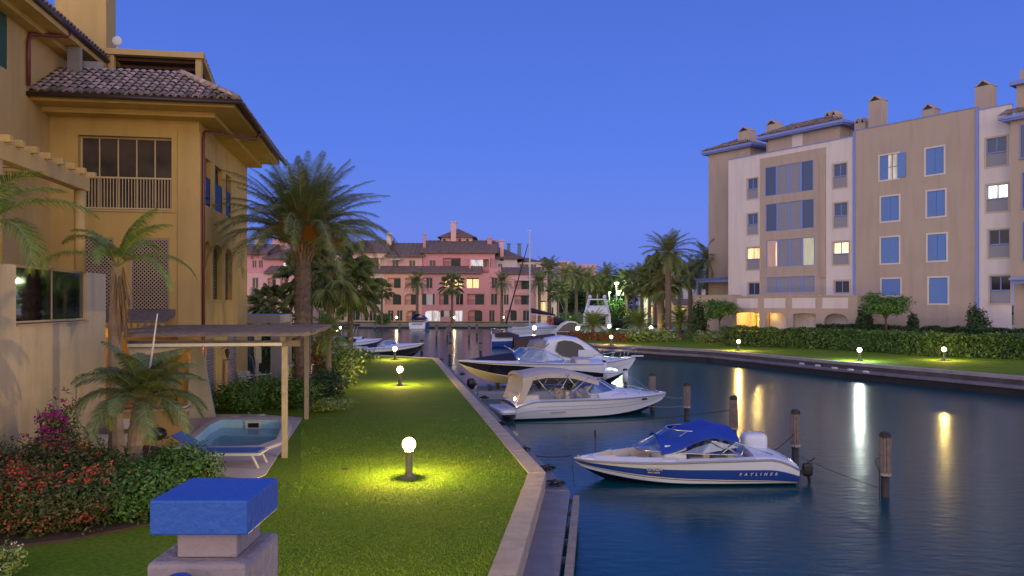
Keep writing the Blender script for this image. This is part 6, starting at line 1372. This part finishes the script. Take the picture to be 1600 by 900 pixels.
# --- 3: black and white boat standing on its floating lift, bow to the left
b3 = Boat('motorboat', 'black sided motorboat with navy bow cover raised on a floating lift', (4.35, 37.6, -.28), rad(183), 7.0, 2.45, .95, 1.05, keel=-.1, chz=.30, p=2.0)
b3.hull([('lower_hull', CREAMG, 0, .04), ('black_side', BLACKG, .04, lambda t: .86-.52*max(0, (.6-t)/.6)**1.3), ('topside', WHITEG, lambda t: .86-.52*max(0, (.6-t)/.6)**1.3, 1)], CREAMG); L = b3.L
for v in (-.75, -.5, -.25, -.08): b3.band('hull_strake', CREAMG, v, v+.06, 1, .035, t0=0, t1=.9)
b3.deck(WHITEG, .12, .58, .45, .14, .2)
cv = MB(); cv.grid(lambda u, v: (L*(.60+.33*u), (2*v-1)*(.85*(1-u**1.8)+.05), b3.sh(.6+.33*u).z+.07+.42*(1-abs(2*v-1)**1.3)*(1-u)**.8), 12, 12); cv.build('bow_cover', CAND, b3.t)
screen(b3, b3.t, L*.66, L*.28, .85, 1.08, 1.18, .52, .6, .84, zb2=1.0)
st = MB(); st.sq((L*.14, 0, 1.0), (.4, 1.0, .2), .3, 8, 20); st.build('stern_bench', VINYL, b3.t); seat(b3.t, L*.42, .5, .5); seat(b3.t, L*.42, -.5, .5)
pf = MB(); pf.sq((-.3, 0, .55), (.55, 1.1, .08), .3, 6, 20); pf.build('swim_platform', WHITEG, b3.t)
nm_ = MB(); q = b3.pt(.46, .7); nm_.box(L*.43, L*.48, q.y+.01, q.y+.03, q.z-.02, q.z+.03); nm_.build('hull_badge', GREYM, b3.t)
lf = thing('boat_lift', 'grey floating boat lift under the black sided boat', 'boat lift', (-1.9, 37.2, WZ), rad(3))
for y in (-1.35, 1.35):
    m = MB(); m.box(.2, 5.6, y-.32, y+.32, -.2, .34); m.build('pontoon', GREYM, lf, bevel=.05)
m = MB()
for x in (.8, 2.7, 4.6): m.box(x-.08, x+.08, -1.1, 1.1, .341, .42)
for x in (1.2, 3.2, 4.8):
    for y in (-.55, .55): m.beam((x, y, .42), (x, y*1.1, .60), .16, .3)
m.build('cradle', WOODD, lf)
m = MB(); m.box(-.2, .05, -.3, -.1, .1, .6); m.sq((-.1, -.2, .62), (.22, .3, .24), .6, 8, 14); m.build('winch', DARKP, lf)
m = MB(); m.box(-.9, .18, -.9, -.45, .28, .34); m.build('boarding_plank', WOODP, lf)

# --- 4: white cabin cruiser with dark side windows, bow to the right
b4 = Boat('cabin_cruiser', 'white cabin cruiser with dark curved side window and bow rail', (-.1, 42.2, WZ), rad(8), 7.2, 2.7, .95, 1.45, keel=-.3, chz=.1)
b4.hull([('hull', WHITEG, 0, .55), ('styling_line', GREYM, .55, .58), ('topside', WHITEG, .58, 1)]); L = b4.L
b4.deck(WHITEG, .05, .30, .5, .25, .25, camf=lambda t: .34*max(0, min(1, (.9-t)*4)))
prof = [(.27, 1.2), (.24, 2.15), (.28, 2.55), (.40, 2.68), (.52, 2.55), (.60, 2.2), (.70, 1.65), (.74, 1.4)]
ca_ = MB()
for i in range(len(prof)-1):
    (t1, z1), (t2, z2) = prof[i], prof[i+1]
    for sg in (1, -1):
        w1, w2 = .98-.22*max(0, z1-1.5), .98-.22*max(0, z2-1.5); ca_.poly([(L*t1, 0, z1+.05), (L*t2, 0, z2+.05), (L*t2, sg*w2*.8, z2), (L*t1, sg*w1*.8, z1)]); ca_.poly([(L*t1, sg*w1*.8, z1), (L*t2, sg*w2*.8, z2), (L*t2, sg*w2, max(1.1, z2-.12)), (L*t1, sg*w1, max(1.1, z1-.12))])
for sg in (1, -1): ca_.poly([(L*t, sg*(.98-.22*max(0, z-1.5)), max(1.1, z-.12)) for t, z in prof])
cao = ca_.build('cabin', WHITEG, b4.t)
gw = MB()
for sg in (-1,): gw.prism([(L*.35, sg*.86, 2.38), (L*.33, sg*.92, 1.9), (L*.38, sg*.97, 1.62), (L*.46, sg*1.0, 1.5), (L*.55, sg*1.0, 1.5), (L*.565, sg*.95, 1.9), (L*.53, sg*.90, 2.2), (L*.46, sg*.86, 2.42), (L*.40, sg*.85, 2.47)], (0, sg*.03, 0))
gw.build('side_window', GLASSD, cao)
gw = MB(); gw.poly([(L*.605, -.66, 2.2), (L*.605, .66, 2.2), (L*.705, .72, 1.68), (L*.705, -.72, 1.68)]); gw.v = [(x+.02, y, z+.06) for x, y, z in gw.v]; gw.build('windscreen', GLASSD, cao)
lk = MB(); lk.box(L*.50, L*.62, -1.2, -1.0, 1.55, 1.95); lk.build('side_locker', WHITEG, b4.t, bevel=.02)
fr_ = MB()
for sg in (1, -1): fr_.tube([(L*.02, sg*1.0, 1.9), (L*.13, sg*1.05, 1.2)], .03, 6); fr_.tube([(L*.28, sg*.9, 2.3), (L*.10, sg*1.05, 1.15)], .03, 6); fr_.tube([(L*-.03, sg*1.0, 2.1), (L*.14, sg*1.05, 1.4)], .03, 6)
fr_.build('cockpit_frame', CHROME, b4.t, smooth=True)
m = MB(); m.hexa([(L*.10, -1.0, 1.1), (L*.24, -1.0, 1.1), (L*.24, 1.0, 1.1), (L*.10, 1.0, 1.1), (L*.17, -.85, 2.4), (L*.25, -.85, 2.5), (L*.25, .85, 2.5), (L*.17, .85, 2.4)]); m.build('cockpit_curtain', mat('grey clear curtain', (.20, .18, .22), .3, var=.4, scale=3), b4.t)
m = MB(); m.sq((L*.02, -.6, 1.42), (.28, .2, .11), .8, 8, 14); m.build('deck_light', mat('deck light', (.8, .8, .8), .4, var=0, emit=(1, .9, .7), es=14), b4.t)
pts = [(b4.sh(.62+.38*k/10).x+.05, b4.sh(.62+.38*k/10).y*.92, b4.sh(.62+.38*k/10).z+.5) for k in range(11)]
for sg in (1, -1): rail(b4.t, [(x, sg*y, z) for x, y, z in pts], .016, [(k, (pts[k][0]-.1, sg*pts[k][1], pts[k][2]-.48)) for k in (0, 2, 4, 6, 8, 10)], name='bow_rail')
m = MB(); m.box(L*.97, L*1.06, -.14, .14, 1.48, 1.54); m.build('bow_pulpit', WHITEG, b4.t)
fender(b4.t, L*.45, -1.42, .55); fender(b4.t, L*.25, -1.42, .5)

# --- smaller, farther boats
def runabout(name, label, loc, rz, L, B, fs, fb, side, cover=None, sc=True, bottom=NAVYD, cat='boat', bim=None):
    b = Boat(name, label, loc, rz, L, B, fs, fb, cat, keel=-.2); b.hull([('hull', side, 0, .7), ('topside', WHITEG, .7, 1)], bottom); b.deck(WHITEG, .12, .5, .3, .2, .18)
    if cover: m = MB(); m.grid(lambda u, v: (L*(.06+.5*u), (2*v-1)*B*.46, b.sh(.3).z+.1+.5*(1-abs(2*v-1)**1.5)*math.sin(PI*min(1, .25+u*.7))), 10, 8); m.build('boat_cover', cover, b.t, smooth=True)
    elif sc: screen(b, b.t, L*.66, L*.4, B*.3, B*.38, fs+.25, .5, .5, .8)
    st = MB(); st.sq((L*.15, 0, fs+.05), (.35, B*.38, .15), .3, 6, 16); st.build('stern_bench', VINYL, b.t)
    if bim: m = MB(); canopy(b.t, L*.1, L*.5, B*.42, fs+1.45, fs+1.4, .1, bim); m.tube([(L*.2, B*.42, fs), (L*.15, B*.4, fs+1.4)], .02, 5); m.tube([(L*.2, -B*.42, fs), (L*.15, -B*.4, fs+1.4)], .02, 5); m.tube([(L*.4, B*.42, fs), (L*.45, B*.4, fs+1.4)], .02, 5); m.build('canopy_frame', CHROME, b.t)
    return b
def pw_(px, Y): return ((px-CX)/F*Y, Y, WZ)
p = pw_(549, 62); runabout('motorboat', 'white speedboat with long black sided bow beyond the far lamp', p, rad(-4), 6.0, 2.3, .75, 1.25, BLACKG)
p = pw_(519, 70); runabout('motorboat', 'white and navy boat with black cover moored at the far left', p, rad(2), 4.6, 2.0, .8, 1.2, NAVYD, CAND)
p = pw_(508, 84); runabout('motorboat', 'dark boat with black sun canopy left of the far pilings', (p[0]+4.2, p[1], WZ), rad(180), 5.2, 2.0, .6, .8, BLACKG, None, False, bim=CANBR)
p = pw_(653, 128); b = runabout('motorboat', 'white cabin boat with blue cover moored at the far quay, seen end on', (p[0]+.1, 126, WZ), rad(88), 7.5, 2.9, 1.3, 1.6, WHITEG, None, True)
m = MB(); m.grid(lambda u, v: (.6+4.2*u, (2*v-1)*1.2, 1.75+1.05*(1-abs(2*v-1)**2)*(1-.3*u)), 8, 8); m.build('cockpit_cover', CANB, b.t, smooth=True); m = MB(); m.box(-.03, -.005, -.9, .9, .9, 1.2); m.box(-.15, -.03, -1.35, 1.35, .15, .3); m.build('stern_trim', GREYM, b.t); m = MB(); m.box(1, 3, -1.62, -1.5, .2, 1.3); m.build('side_fender_cover', CANB, b.t)
# blue hulled boat with a dark covered boom
p = pw_(768, 78); b = runabout('motorboat', 'small blue hulled boat with chrome stern rail and dark cover', (p[0], 77.5, WZ), rad(4), 5.6, 2.1, .95, 1.2, NAVY, CANBR, False)
pts = [(0, -.9, 1.9), (0, .9, 1.9), (1.0, .95, 1.8)]; rail(b.t, pts, .03, [(0, (0, -.9, .9)), (1, (0, .9, .9)), (2, (1, .95, .9))], name='stern_rail')
m = MB(); m.sq((.5, .3, 1.15), (.45, .35, .22), .6, 8, 14); m.sq((1.4, -.3, 1.15), (.4, .3, .2), .6, 8, 14); m.build('cushion', VINYL, b.t)
p = pw_(802, 70); m = thing('boat_tent', 'long dark brown covered bow of the boat behind the black sided one', 'boat', (p[0], 72.5, WZ), rad(6)); q = MB(); q.grid(lambda u, v: (4.0*u, (2*v-1)*(1.0-.3*u), .1+(1.15+.35*u)*(1-abs(2*v-1)**3)), 10, 10); q.build('cover', CANBR, m, smooth=True); q = MB(); q.sq((2, 0, .05), (2.1, .9, .3), .5, 8, 20); q.build('hull', BLACKG, m)
# sailing boat
p = pw_(797, 109); b = Boat('sailing_boat', 'white sailing boat with tall mast, furled dark foresail and navy boom cover', (p[0], 107.5, WZ), rad(14), 9.0, 2.9, 1.05, 1.35, 'sailing boat', keel=-.2); b.hull([('hull', WHITEG, 0, .8), ('blue_line', NAVY, .8, .86), ('topside', WHITEG, .86, 1)]); b.deck(WHITEG, .1, .3, .7, .2, .3, camf=lambda t: .45*math.exp(-((t-.52)/.17)**4)+.08)
mx_ = 2.9
m = MB(); m.tube([(mx_, 0, 1.4), (mx_, 0, 14.9)], [.10, .07], 8); m.beam((mx_-.0, -.9, 8.2), (mx_, .9, 8.2), .06); m.beam((mx_-.4, 0, 14.85), (mx_+.3, 0, 14.85), .05); m.build('mast', WHITEP, b.t)
m = MB(); m.tube([(-.6, 0, 1.6), (mx_-.25, 0, 13.0)], [.13, .05], 8); m.build('furled_sail', CAND, b.t)
m = MB()
for y in (-1.35, 1.35): m.tube([(mx_-.2, y, 1.3), (mx_, y*.6, 8.2), (mx_, 0, 14.8)], .015, 4)
m.tube([(8.9, 0, 1.4), (mx_, 0, 14.8)], .015, 4); m.build('rigging', GREYM, b.t)
m = MB(); m.grid(lambda u, v: (mx_+.2+3.6*u, .16*math.cos(v*2*PI)*(1.6-u), 3.5-.7*u+.28*math.sin(v*2*PI)*(1.4-.9*u)), 8, 10); m.build('boom_cover', CAND, b.t, smooth=True); m = MB(); m.tube([(mx_, 0, 2.9), (mx_+4, 0, 2.7)], .07, 6); m.build('boom', WHITEP, b.t)
m = MB(); m.sq((7.0, -.3, 1.9), (1.0, .9, .55), .6, 8, 16); m.build('sprayhood', CAND, b.t, smooth=True)
m = MB()
for k in range(16):
    a0_, a1_ = 2*PI*k/16, 2*PI*(k+1)/16; m.tube([(5.5+.33*math.cos(a0_), -1.45, 2.0+.42*math.sin(a0_)), (5.5+.33*math.cos(a1_), -1.45, 2.0+.42*math.sin(a1_))], .14, 6, cap=False)
m.build('life_ring', mat('orange red life ring', (.65, .10, .03), .5), b.t, smooth=True)
pts = [(x, -1.4, 2.0) for x in (0, 2, 4, 6)]; rail(b.t, pts, .02, [(i, (q[0], q[1], 1.2)) for i, q in enumerate(pts)], name='guard_rail')
# motor cruiser with arch
p = pw_(866, 98); b = Boat('motor_cruiser', 'white motor cruiser with curved arch left of the flybridge yacht', (p[0]+4.0, 98, WZ), rad(186), 7.2, 2.9, 1.1, 1.6, 'boat', keel=-.2); b.hull([('hull', WHITEG, 0, .6), ('grey_line', GREYM, .6, .65), ('topside', WHITEG, .65, 1)]); b.deck(WHITEG, .08, .4, .6, .3, .25)
for y in (-1.2, 1.2):
    m = MB(); pr = [(6.3, 1.5), (4.9, 2.9), (3.8, 3.45), (2.3, 3.4), (1.2, 2.5), (.8, 1.3)]; 
    for i in range(len(pr)-1): m.beam((pr[i][0], y, pr[i][1]), (pr[i+1][0], y, pr[i+1][1]), .16, .28)
    m.build('arch', WHITEG, b.t)
m = MB(); m.box(2.2, 3.9, -1.2, 1.2, 3.36, 3.5); m.build('hard_top', WHITEG, b.t); m = MB(); m.hexa([(5.9, -.9, 1.7), (1.4, -1.1, 1.5), (1.4, 1.1, 1.5), (5.9, .9, 1.7), (4.0, -.8, 3.1), (1.7, -.9, 3.2), (1.7, .9, 3.2), (4.0, .8, 3.1)]); m.build('window', GLASSD, b.t); m = MB(); m.sq((1.6, .2, 1.9), (.9, 1.0, .5), .5, 8, 16); m.build('cockpit_seats', WHITEG, b.t)
b.t.scale = (.62,)*3
# flybridge yacht seen from astern
p = pw_(925, 102); b = Boat('yacht', 'white flybridge yacht with radar arch and two domes behind the short palm', (p[0]+.2, 98, WZ), rad(82), 11, 3.8, 1.5, 2.2, 'yacht', keel=-.3); b.hull([('hull', WHITEG, 0, .8), ('topside', WHITEG, .8, 1)]); b.deck(WHITEG, .03, .2, .9, .3, .3)
m = MB(); m.hexa([(1.8, -1.5, 1.4), (7.5, -1.3, 1.8), (7.5, 1.3, 1.8), (1.8, 1.5, 1.4), (2.0, -1.35, 3.1), (6, -1.1, 3.1), (6, 1.1, 3.1), (2.0, 1.35, 3.1)]); m.build('saloon', WHITEG, b.t)
m = MB(); m.box(1.76, 1.86, -1.1, 1.1, 1.5, 2.8); m.build('saloon_door', GLASSD, b.t)
m = MB(); m.box(.6, 6, -1.65, 1.65, 3.1, 3.3); m.box(.8, 1.0, -1.4, 1.4, 3.3, 3.9); m.box(4.6, 4.9, -1.2, 1.2, 3.3, 4.2); m.build('flybridge', WHITEG, b.t)
for y in (-1, 1):
    m = MB(); m.beam((.7, y*1.65, 1.4), (.9, y*1.6, 3.2), .14, .3); m.beam((1.2, y*1.5, 3.3), (2.0, y*1.05, 5.0), .2, .35); m.build('arch_leg', WHITEG, b.t)
m = MB(); m.box(1.8, 2.3, -1.1, 1.1, 4.95, 5.1); m.build('radar_arch', WHITEG, b.t)
for y in (-1, 1): m = MB(); m.sq((2.0, y*.95, 5.35), (.25, .25, .28), 1, 8, 14); m.build('radar_dome', WHITEG, b.t, smooth=True)
m = MB(); m.tube([(2, 0, 5.1), (2, 0, 5.75)], .04, 6); m.sq((2, 0, 5.4), (.4, .1, .08), .6); m.build('radar_mast', WHITEP, b.t)
# boats to the right of it
p = pw_(1012, 101); runabout('motorboat', 'white and navy boat with dark cover between the palm trunks', (p[0], 99.5, WZ), rad(5), 5.8, 2.3, 1.1, 1.6, NAVYD, CAND)
p = pw_(1056, 103); runabout('motorboat', 'small white boat with navy cover right of the palm trunks', (p[0], 101, WZ), rad(3), 4.2, 2.0, 1.0, 1.5, NAVYD, CAND)
p = pw_(958, 104); runabout('motorboat', 'low white boat moored right of the flybridge yacht', (p[0], 102, WZ), rad(2), 4.4, 2.0, .9, 1.4, WHITEG, None)
p = pw_(980, 99); runabout('motorboat', 'small white boat behind the low shrub row', (p[0], 98, WZ), rad(-2), 3.4, 1.8, 1.1, 1.4, WHITEG, None)
p = pw_(862, 116); runabout('motorboat', 'navy boat with white deck moored behind the motor cruiser', (p[0], 113, WZ), rad(3), 4.6, 2.0, .9, 1.4, NAVY, None)
p = pw_(392, 62); runabout('motorboat', 'dark covered boat behind the ochre building', (p[0]-1, 66, WZ), rad(4), 6.5, 2.4, 1.0, 1.8, BLACKG, CAND)

# ================================================================ LAMPS
LPOST = mat('grey lamp post', (.17, .15, .12), .5, var=.2, scale=8)
def bollard(label, loc, gm, group=None, energy=720, col=(1, .68, .17)):
    t = thing('bollard_lamp', label, 'bollard lamp', loc, 0, group)
    m = MB(); m.box(-.14, .14, -.14, .14, 0, .03); m.lathe([(.10, .03), (.085, .10), (.075, .15), (.075, .50), (.095, .52), (.095, .56), (.06, .58)], n=16); m.build('post', LPOST, t, smooth=False)
    m = MB(); m.sq((0, 0, .70), (.14, .14, .14), 1, 12, 20); m.build('globe', gm, t, smooth=True)
    if energy: plight('bulb', (0, 0, .70), energy, col, .05, parent=t)
    return t
def LB(px, py_base, gm, label, z=0.0, **k): p = G(px, py_base, z); return bollard(label, (p.x, p.y, z), gm, **k)
la = LB(639, 747, GLOBE, 'nearest bollard lamp on the left lawn')
LB(625, 602, GLOBE, 'second bollard lamp along the left lawn'); LB(617, 562, GLOBE, 'farthest bollard lamp on the left lawn, by the water')
bollard('bollard lamp just below the frame, warming the foot of the lawn', (-1.0, 6.1, 0), GLOBE, energy=1100, col=(1, .66, .12))
LB(1154, 548, GLOBE, 'warm bollard lamp before the left end of the hedge', energy=850, col=(1, .60, .13)); LB(1343, 564, GLOBEW, 'white bollard lamp before the hedge, with the brightest reflection', energy=800, col=(.86, 1, .86)); LB(1475, 563, GLOBE, 'warm bollard lamp nearest on the right bank')
LB(955, 539, GLOBE, 'warm bollard lamp at the quay edge below the short palms')
GLOBEF.name = 'far lamp globe'
far = [(951.7, 514, 84, 'bollard lamp right of the short yellow lit palm'), (902.6, 517.5, 78, 'bollard lamp left of the short yellow lit palm'), (835, 517, 79, 'bollard lamp at the very tip of the right bank'), (859.5, 499, 136, 'far bollard lamp right of the sail boom'), (875.5, 496, 138, 'second far bollard lamp right of the sail boom'), (890.7, 494.6, 134, 'far bollard lamp left of the flybridge yacht'), (974, 499.6, 114, 'far bollard lamp under the street lamps'), (786, 498.5, 138, 'far bollard lamp right of the red house door'), (710, 500, 138, 'far bollard lamp before the white door of the red house'), (619.5, 499.5, 138, 'far bollard lamp before the salmon house'), (1017, 514.5, 79, 'bollard lamp in the pale flowering shrubs'), (975.5, 508, 113, 'dim bollard lamp behind the moored boats')]
for px, py, Y, lab in far:
    z = CZ-(py-HY)/F*Y-.69*1.5; bollard(lab, ((px-CX)/F*Y, Y, max(0, z)), GLOBEF, energy=240, col=(1, .72, .32)).scale = (1.5,)*3
for px, py, Y, lab in ((963, 443, 112, 'tall street lamp shining white green among the palms'), (952, 457, 116, 'lower street lamp left of the bright one')):
    x = (px-CX)/F*Y; z = CZ-(py-HY)/F*Y; t = thing('street_lamp', lab, 'street lamp', (x, Y, 0)); m = MB(); m.tube([(0, 0, 0), (0, 0, z-.1)], [.1, .06], 8); m.beam((0, 0, z-.1), (.0, -.5, z), .06); m.build('post', GREYM, t)
    k = 1.0 if px > 960 else .5; m = MB(); m.sq((0, -.6, z), (.34*k, .3*k, .17*k), .8, 8, 14); m.build('lamp_head', STREET, t, smooth=True); plight('bulb', (0, -.6, z), 2600*k, (.8, 1, .5), .15, parent=t)
x = (964-CX)/F*112; z = CZ-(457-HY)/F*112; t = thing('lit_sign', 'small pale lit panel on a post under the bright street lamp', 'sign', (x+.6, 112.5, 0)); m = MB(); m.tube([(0, .1, 0), (0, .1, z)], .05, 6); m.build('post', GREYM, t); m = MB(); m.box(-.45, .45, -.05, .0, z-.4, z+.3); m.build('panel', mat('lit panel', (.7, .7, .6), .5, var=0, emit=(.85, 1, .6), es=1.6), t)
c = R(516, 516, 56)
for i, (px, py, Y, lab) in enumerate(((527, 518, 57, 'left of the two small warm lights behind the feathery palm'), (532, 514, 57.5, 'right of the two small warm lights behind the feathery palm'))):
    x = (px-CX)/F*Y; z = CZ-(py-HY)/F*Y; t = thing('lantern', lab, 'lantern', (x, Y, 0)); m = MB(); m.tube([(0, 0, -.9), (0, 0, z)], .02, 6); m.build('post', GUT, t); m = MB(); m.sq((0, 0, z+.1), (.08, .08, .1), 1, 8, 12); m.build('globe', GLOBEDIM, t)

# ================================================================ PILINGS, ROPES, SMALL THINGS
def piling(label, px, py0, py1, r=.11, tip=True, m=WOODG, white=False):
    p = G(px, py1, WZ); zt = CZ-(py0-HY)/F*p.y; t = thing('mooring_pile', label, 'mooring pile', (p.x, p.y, WZ), random.uniform(0, 3), 'wooden mooring piles'); h = zt-WZ
    k = MB(); k.tube([(0, 0, -1.0), (.01, 0, h*.36)], r*.82, 12); k.build('wet_foot', WOODD, t, smooth=True)
    k = MB(); n = 9; 
    if white: k.tube([(.01, 0, h*.30), (.01, 0, h-.1)], r*1.15, 14); k.build('white_sleeve', WHITEG, t, smooth=True)
    else:
        for i in range(n):
            a = 2*PI*i/n; x, y = math.cos(a)*r*.88, math.sin(a)*r*.88; dz = random.uniform(-.04, .02); k.tube([(x, y, h*.36+dz), (x+.008, y, h-.12+random.uniform(-.02, .02))], r*.33, 6)
        k.tube([(0, 0, h*.37), (0, 0, h-.13)], r*.85, 10); k.build('timber_sleeve', m, t)
    c_ = MB(); c_.lathe([(r*1.08, h-.13), (r*1.1, h-.05), (r*.75, h+.0)], n=12); c_.build('pile_cap', WOODD, t)
    if not white and px > 1000:
        c_ = MB(); c_.lathe([(r*1.15, h*.33), (r*1.2, h*.35), (r*1.15, h*.375)], n=12); c_.build('rope_collar', ROPEW, t)
    return p, zt
random.seed(9)
P1 = piling('nearest mooring pile, alone in the open water', 1383, 675, 776, .115); P2 = piling('mooring pile beside the white outboard engine', 1243, 640, 726, .115); P3 = piling('mooring pile behind the royal blue canopy', 1146, 618, 697, .11); P4 = piling('mooring pile right of the white day cruiser', 1073, 598, 656, .12)
P5 = piling('mooring pile just beyond the bow of the white day cruiser', 1019, 583, 641, .12); P6 = piling('white sleeved pile beside the bow of the cabin cruiser', 943, 563, 606, .14, white=True); P7 = piling('thin white sleeved pile in the lamp reflection', 977, 576, 606, .12, white=True)
for lab, a, b_, c_ in (('far pile at the corner of the left lawn', 659, 531, 559), ('far pile between the lawn corner and the black boat', 703, 535, 564), ('far pile left of the navy bow cover', 751, 535, 556), ('far pile behind, left of a close pair', 682, 508, 535), ('left pile of the close pair in mid canal', 699, 510, 531), ('right pile of the close pair in mid canal', 703.5, 508, 524), ('far pile before the white house door reflection', 733, 509, 533), ('far pile nearest the blue hulled boat', 745, 507, 528), ('blue topped far pile', 624.5, 506, 518), ('far pale pile left of the blue topped one', 586, 505, 516)): piling(lab, a, b_, c_, .14)
def rope(label, a, b_, sag, m=ROPE, r=.012, name='mooring_rope'):
    a, b_ = Vector(a), Vector(b_); k = MB(); k.tube([a.lerp(b_, i/16)-Vector((0, 0, sag*4*(i/16)*(1-i/16))) for i in range(17)], r, 5); return tag(k.build(name, m), label, 'rope')
bow1 = (1.54, 19.6, -.33)
rope('dark rope from the quay ring to the bow of the blue and white boat', (-.02, 20.2, -.30), bow1, .10); rope('second dark rope to the same bow, from the corner of the quay', (1.35, 16.4, -.36), bow1, .05, r=.007)
rope('long dark rope from the quay across to the pile behind the blue canopy', (-.75, 24.2, -.2), (P3[0].x, P3[0].y, .25), .18)
rope('rope from the pile behind the canopy to the pile beside the engine', (P3[0].x, P3[0].y, -.1), (7.0, 19.6, -.35), .1, r=.009); rope('rope from the outboard to the pile beside it', (6.6, 19.6, -.3), (P2[0].x, P2[0].y, .0), .05)
rope('slack line in the water between the two nearest piles', (P2[0].x, P2[0].y, -.62), (P1[0].x, P1[0].y, -.74), .05, r=.008)
rope('pale rope from the day cruiser bow to the pile on its right', (6.2, 31.6, -.25), (P4[0].x, P4[0].y, -.05), .04, ROPEW); rope('lower pale rope from the day cruiser to the same pile', (5.6, 31.0, -.6), (P4[0].x, P4[0].y, -.35), .05, ROPEW)
rope('pale rope from the white sleeved pile to the pile beyond the bow', (P7[0].x, P7[0].y, .0), (P5[0].x, P5[0].y, -.15), .04, ROPEW)
for i, (x, y, z, lab) in enumerate(((P1[0].x-.16, P1[0].y-.02, .0, 'dark line hanging beside the nearest pile'),)):
    k = MB(); k.tube([(x+.05, y, z-.02), (x-.05, y, z), (x-.08, y, z-.1), (x+.02, y, z-.3), (x+.02, y, WZ-.1)], .012, 5); tag(k.build('hanging_line', ROPE), lab, 'rope')
a = R(930, 672, 22.6); k = MB(); k.tube([a, a-Vector((0, 0, .25))], .03, 6); k.tube([a-Vector((0, 0, .2)), Vector((a.x, a.y, WZ))], .012, 5); tag(k.build('hanging_weight', ROPE), 'dark weight hanging from the long rope over the water', 'weight')
# rings, cleats and lumps of rope along the left quay
for i, (px, py, lab) in enumerate(((868, 757, 'dark mooring ring on the quay corner by the ledge'), (856, 733, 'narrow black cleat lying on the quay edge'), (820, 703, 'dark mooring ring with coiled rope at the blue and white boat'), (786, 662, 'dark mooring ring behind the day cruiser'), (757, 622, 'dark mooring ring beside the boat lift'), (740, 601, 'dark cleat near the lift winch'), (722, 585, 'dark cleat before the black sided bow'), (704, 571, 'dark cleat near the corner of the lawn'), (689, 562, 'dark cleat at the end of the quay'))):
    p = G(px, py, -.3); t = thing('mooring_ring', lab, 'mooring ring', (p.x, p.y, -.34), i*.7, 'mooring rings along the left quay'); k = MB(); k.tube([(-.16, 0, .04), (-.1, .02, .1), (0, 0, .13), (.1, -.02, .1), (.16, 0, .04)], .028, 7); k.tube([(-.06, 0, 0), (-.06, 0, .11)], .025, 6); k.tube([(.06, 0, 0), (.06, 0, .11)], .025, 6); k.build('ring', DARKP, t); k = MB()
    k.tube([(math.cos(a*.7)*(.1+.012*a), math.sin(a*.7)*(.08+.01*a), .02+.005*a) for a in range(14)], .018, 5); k.build('rope_coil', ROPE, t)
for i, px in enumerate((1253, 1278, 1304, 1329, 1353)):
    p = G(px, [570, 573, 577, 580, 583][i], -.42); k = MB(); k.sq((0, 0, .07), (.2, .1, .07), .6, 8, 14); tag(k.build('quay_fender', WHITEP, None, loc=(p.x, p.y, -.42), rot=(0, 0, rad(-64))), ['leftmost', 'second', 'middle', 'fourth', 'rightmost'][i]+' of the five white fenders on the right quay ledge', 'fender', 'white fenders on the right quay')
# small plates in the lawns
for px, py, lab in ((540, 733, 'small bare plate in the lawn left of the nearest lamp'), (660, 601, 'small drain plate in the lawn right of the second lamp')):
    p = G(px, py); k = MB(); k.lathe([(.09, .0), (.085, .012)], (0, 0, 0), 12); tag(k.build('drain_plate', SOIL, None, loc=(p.x, p.y, 0)), lab, 'drain cover')
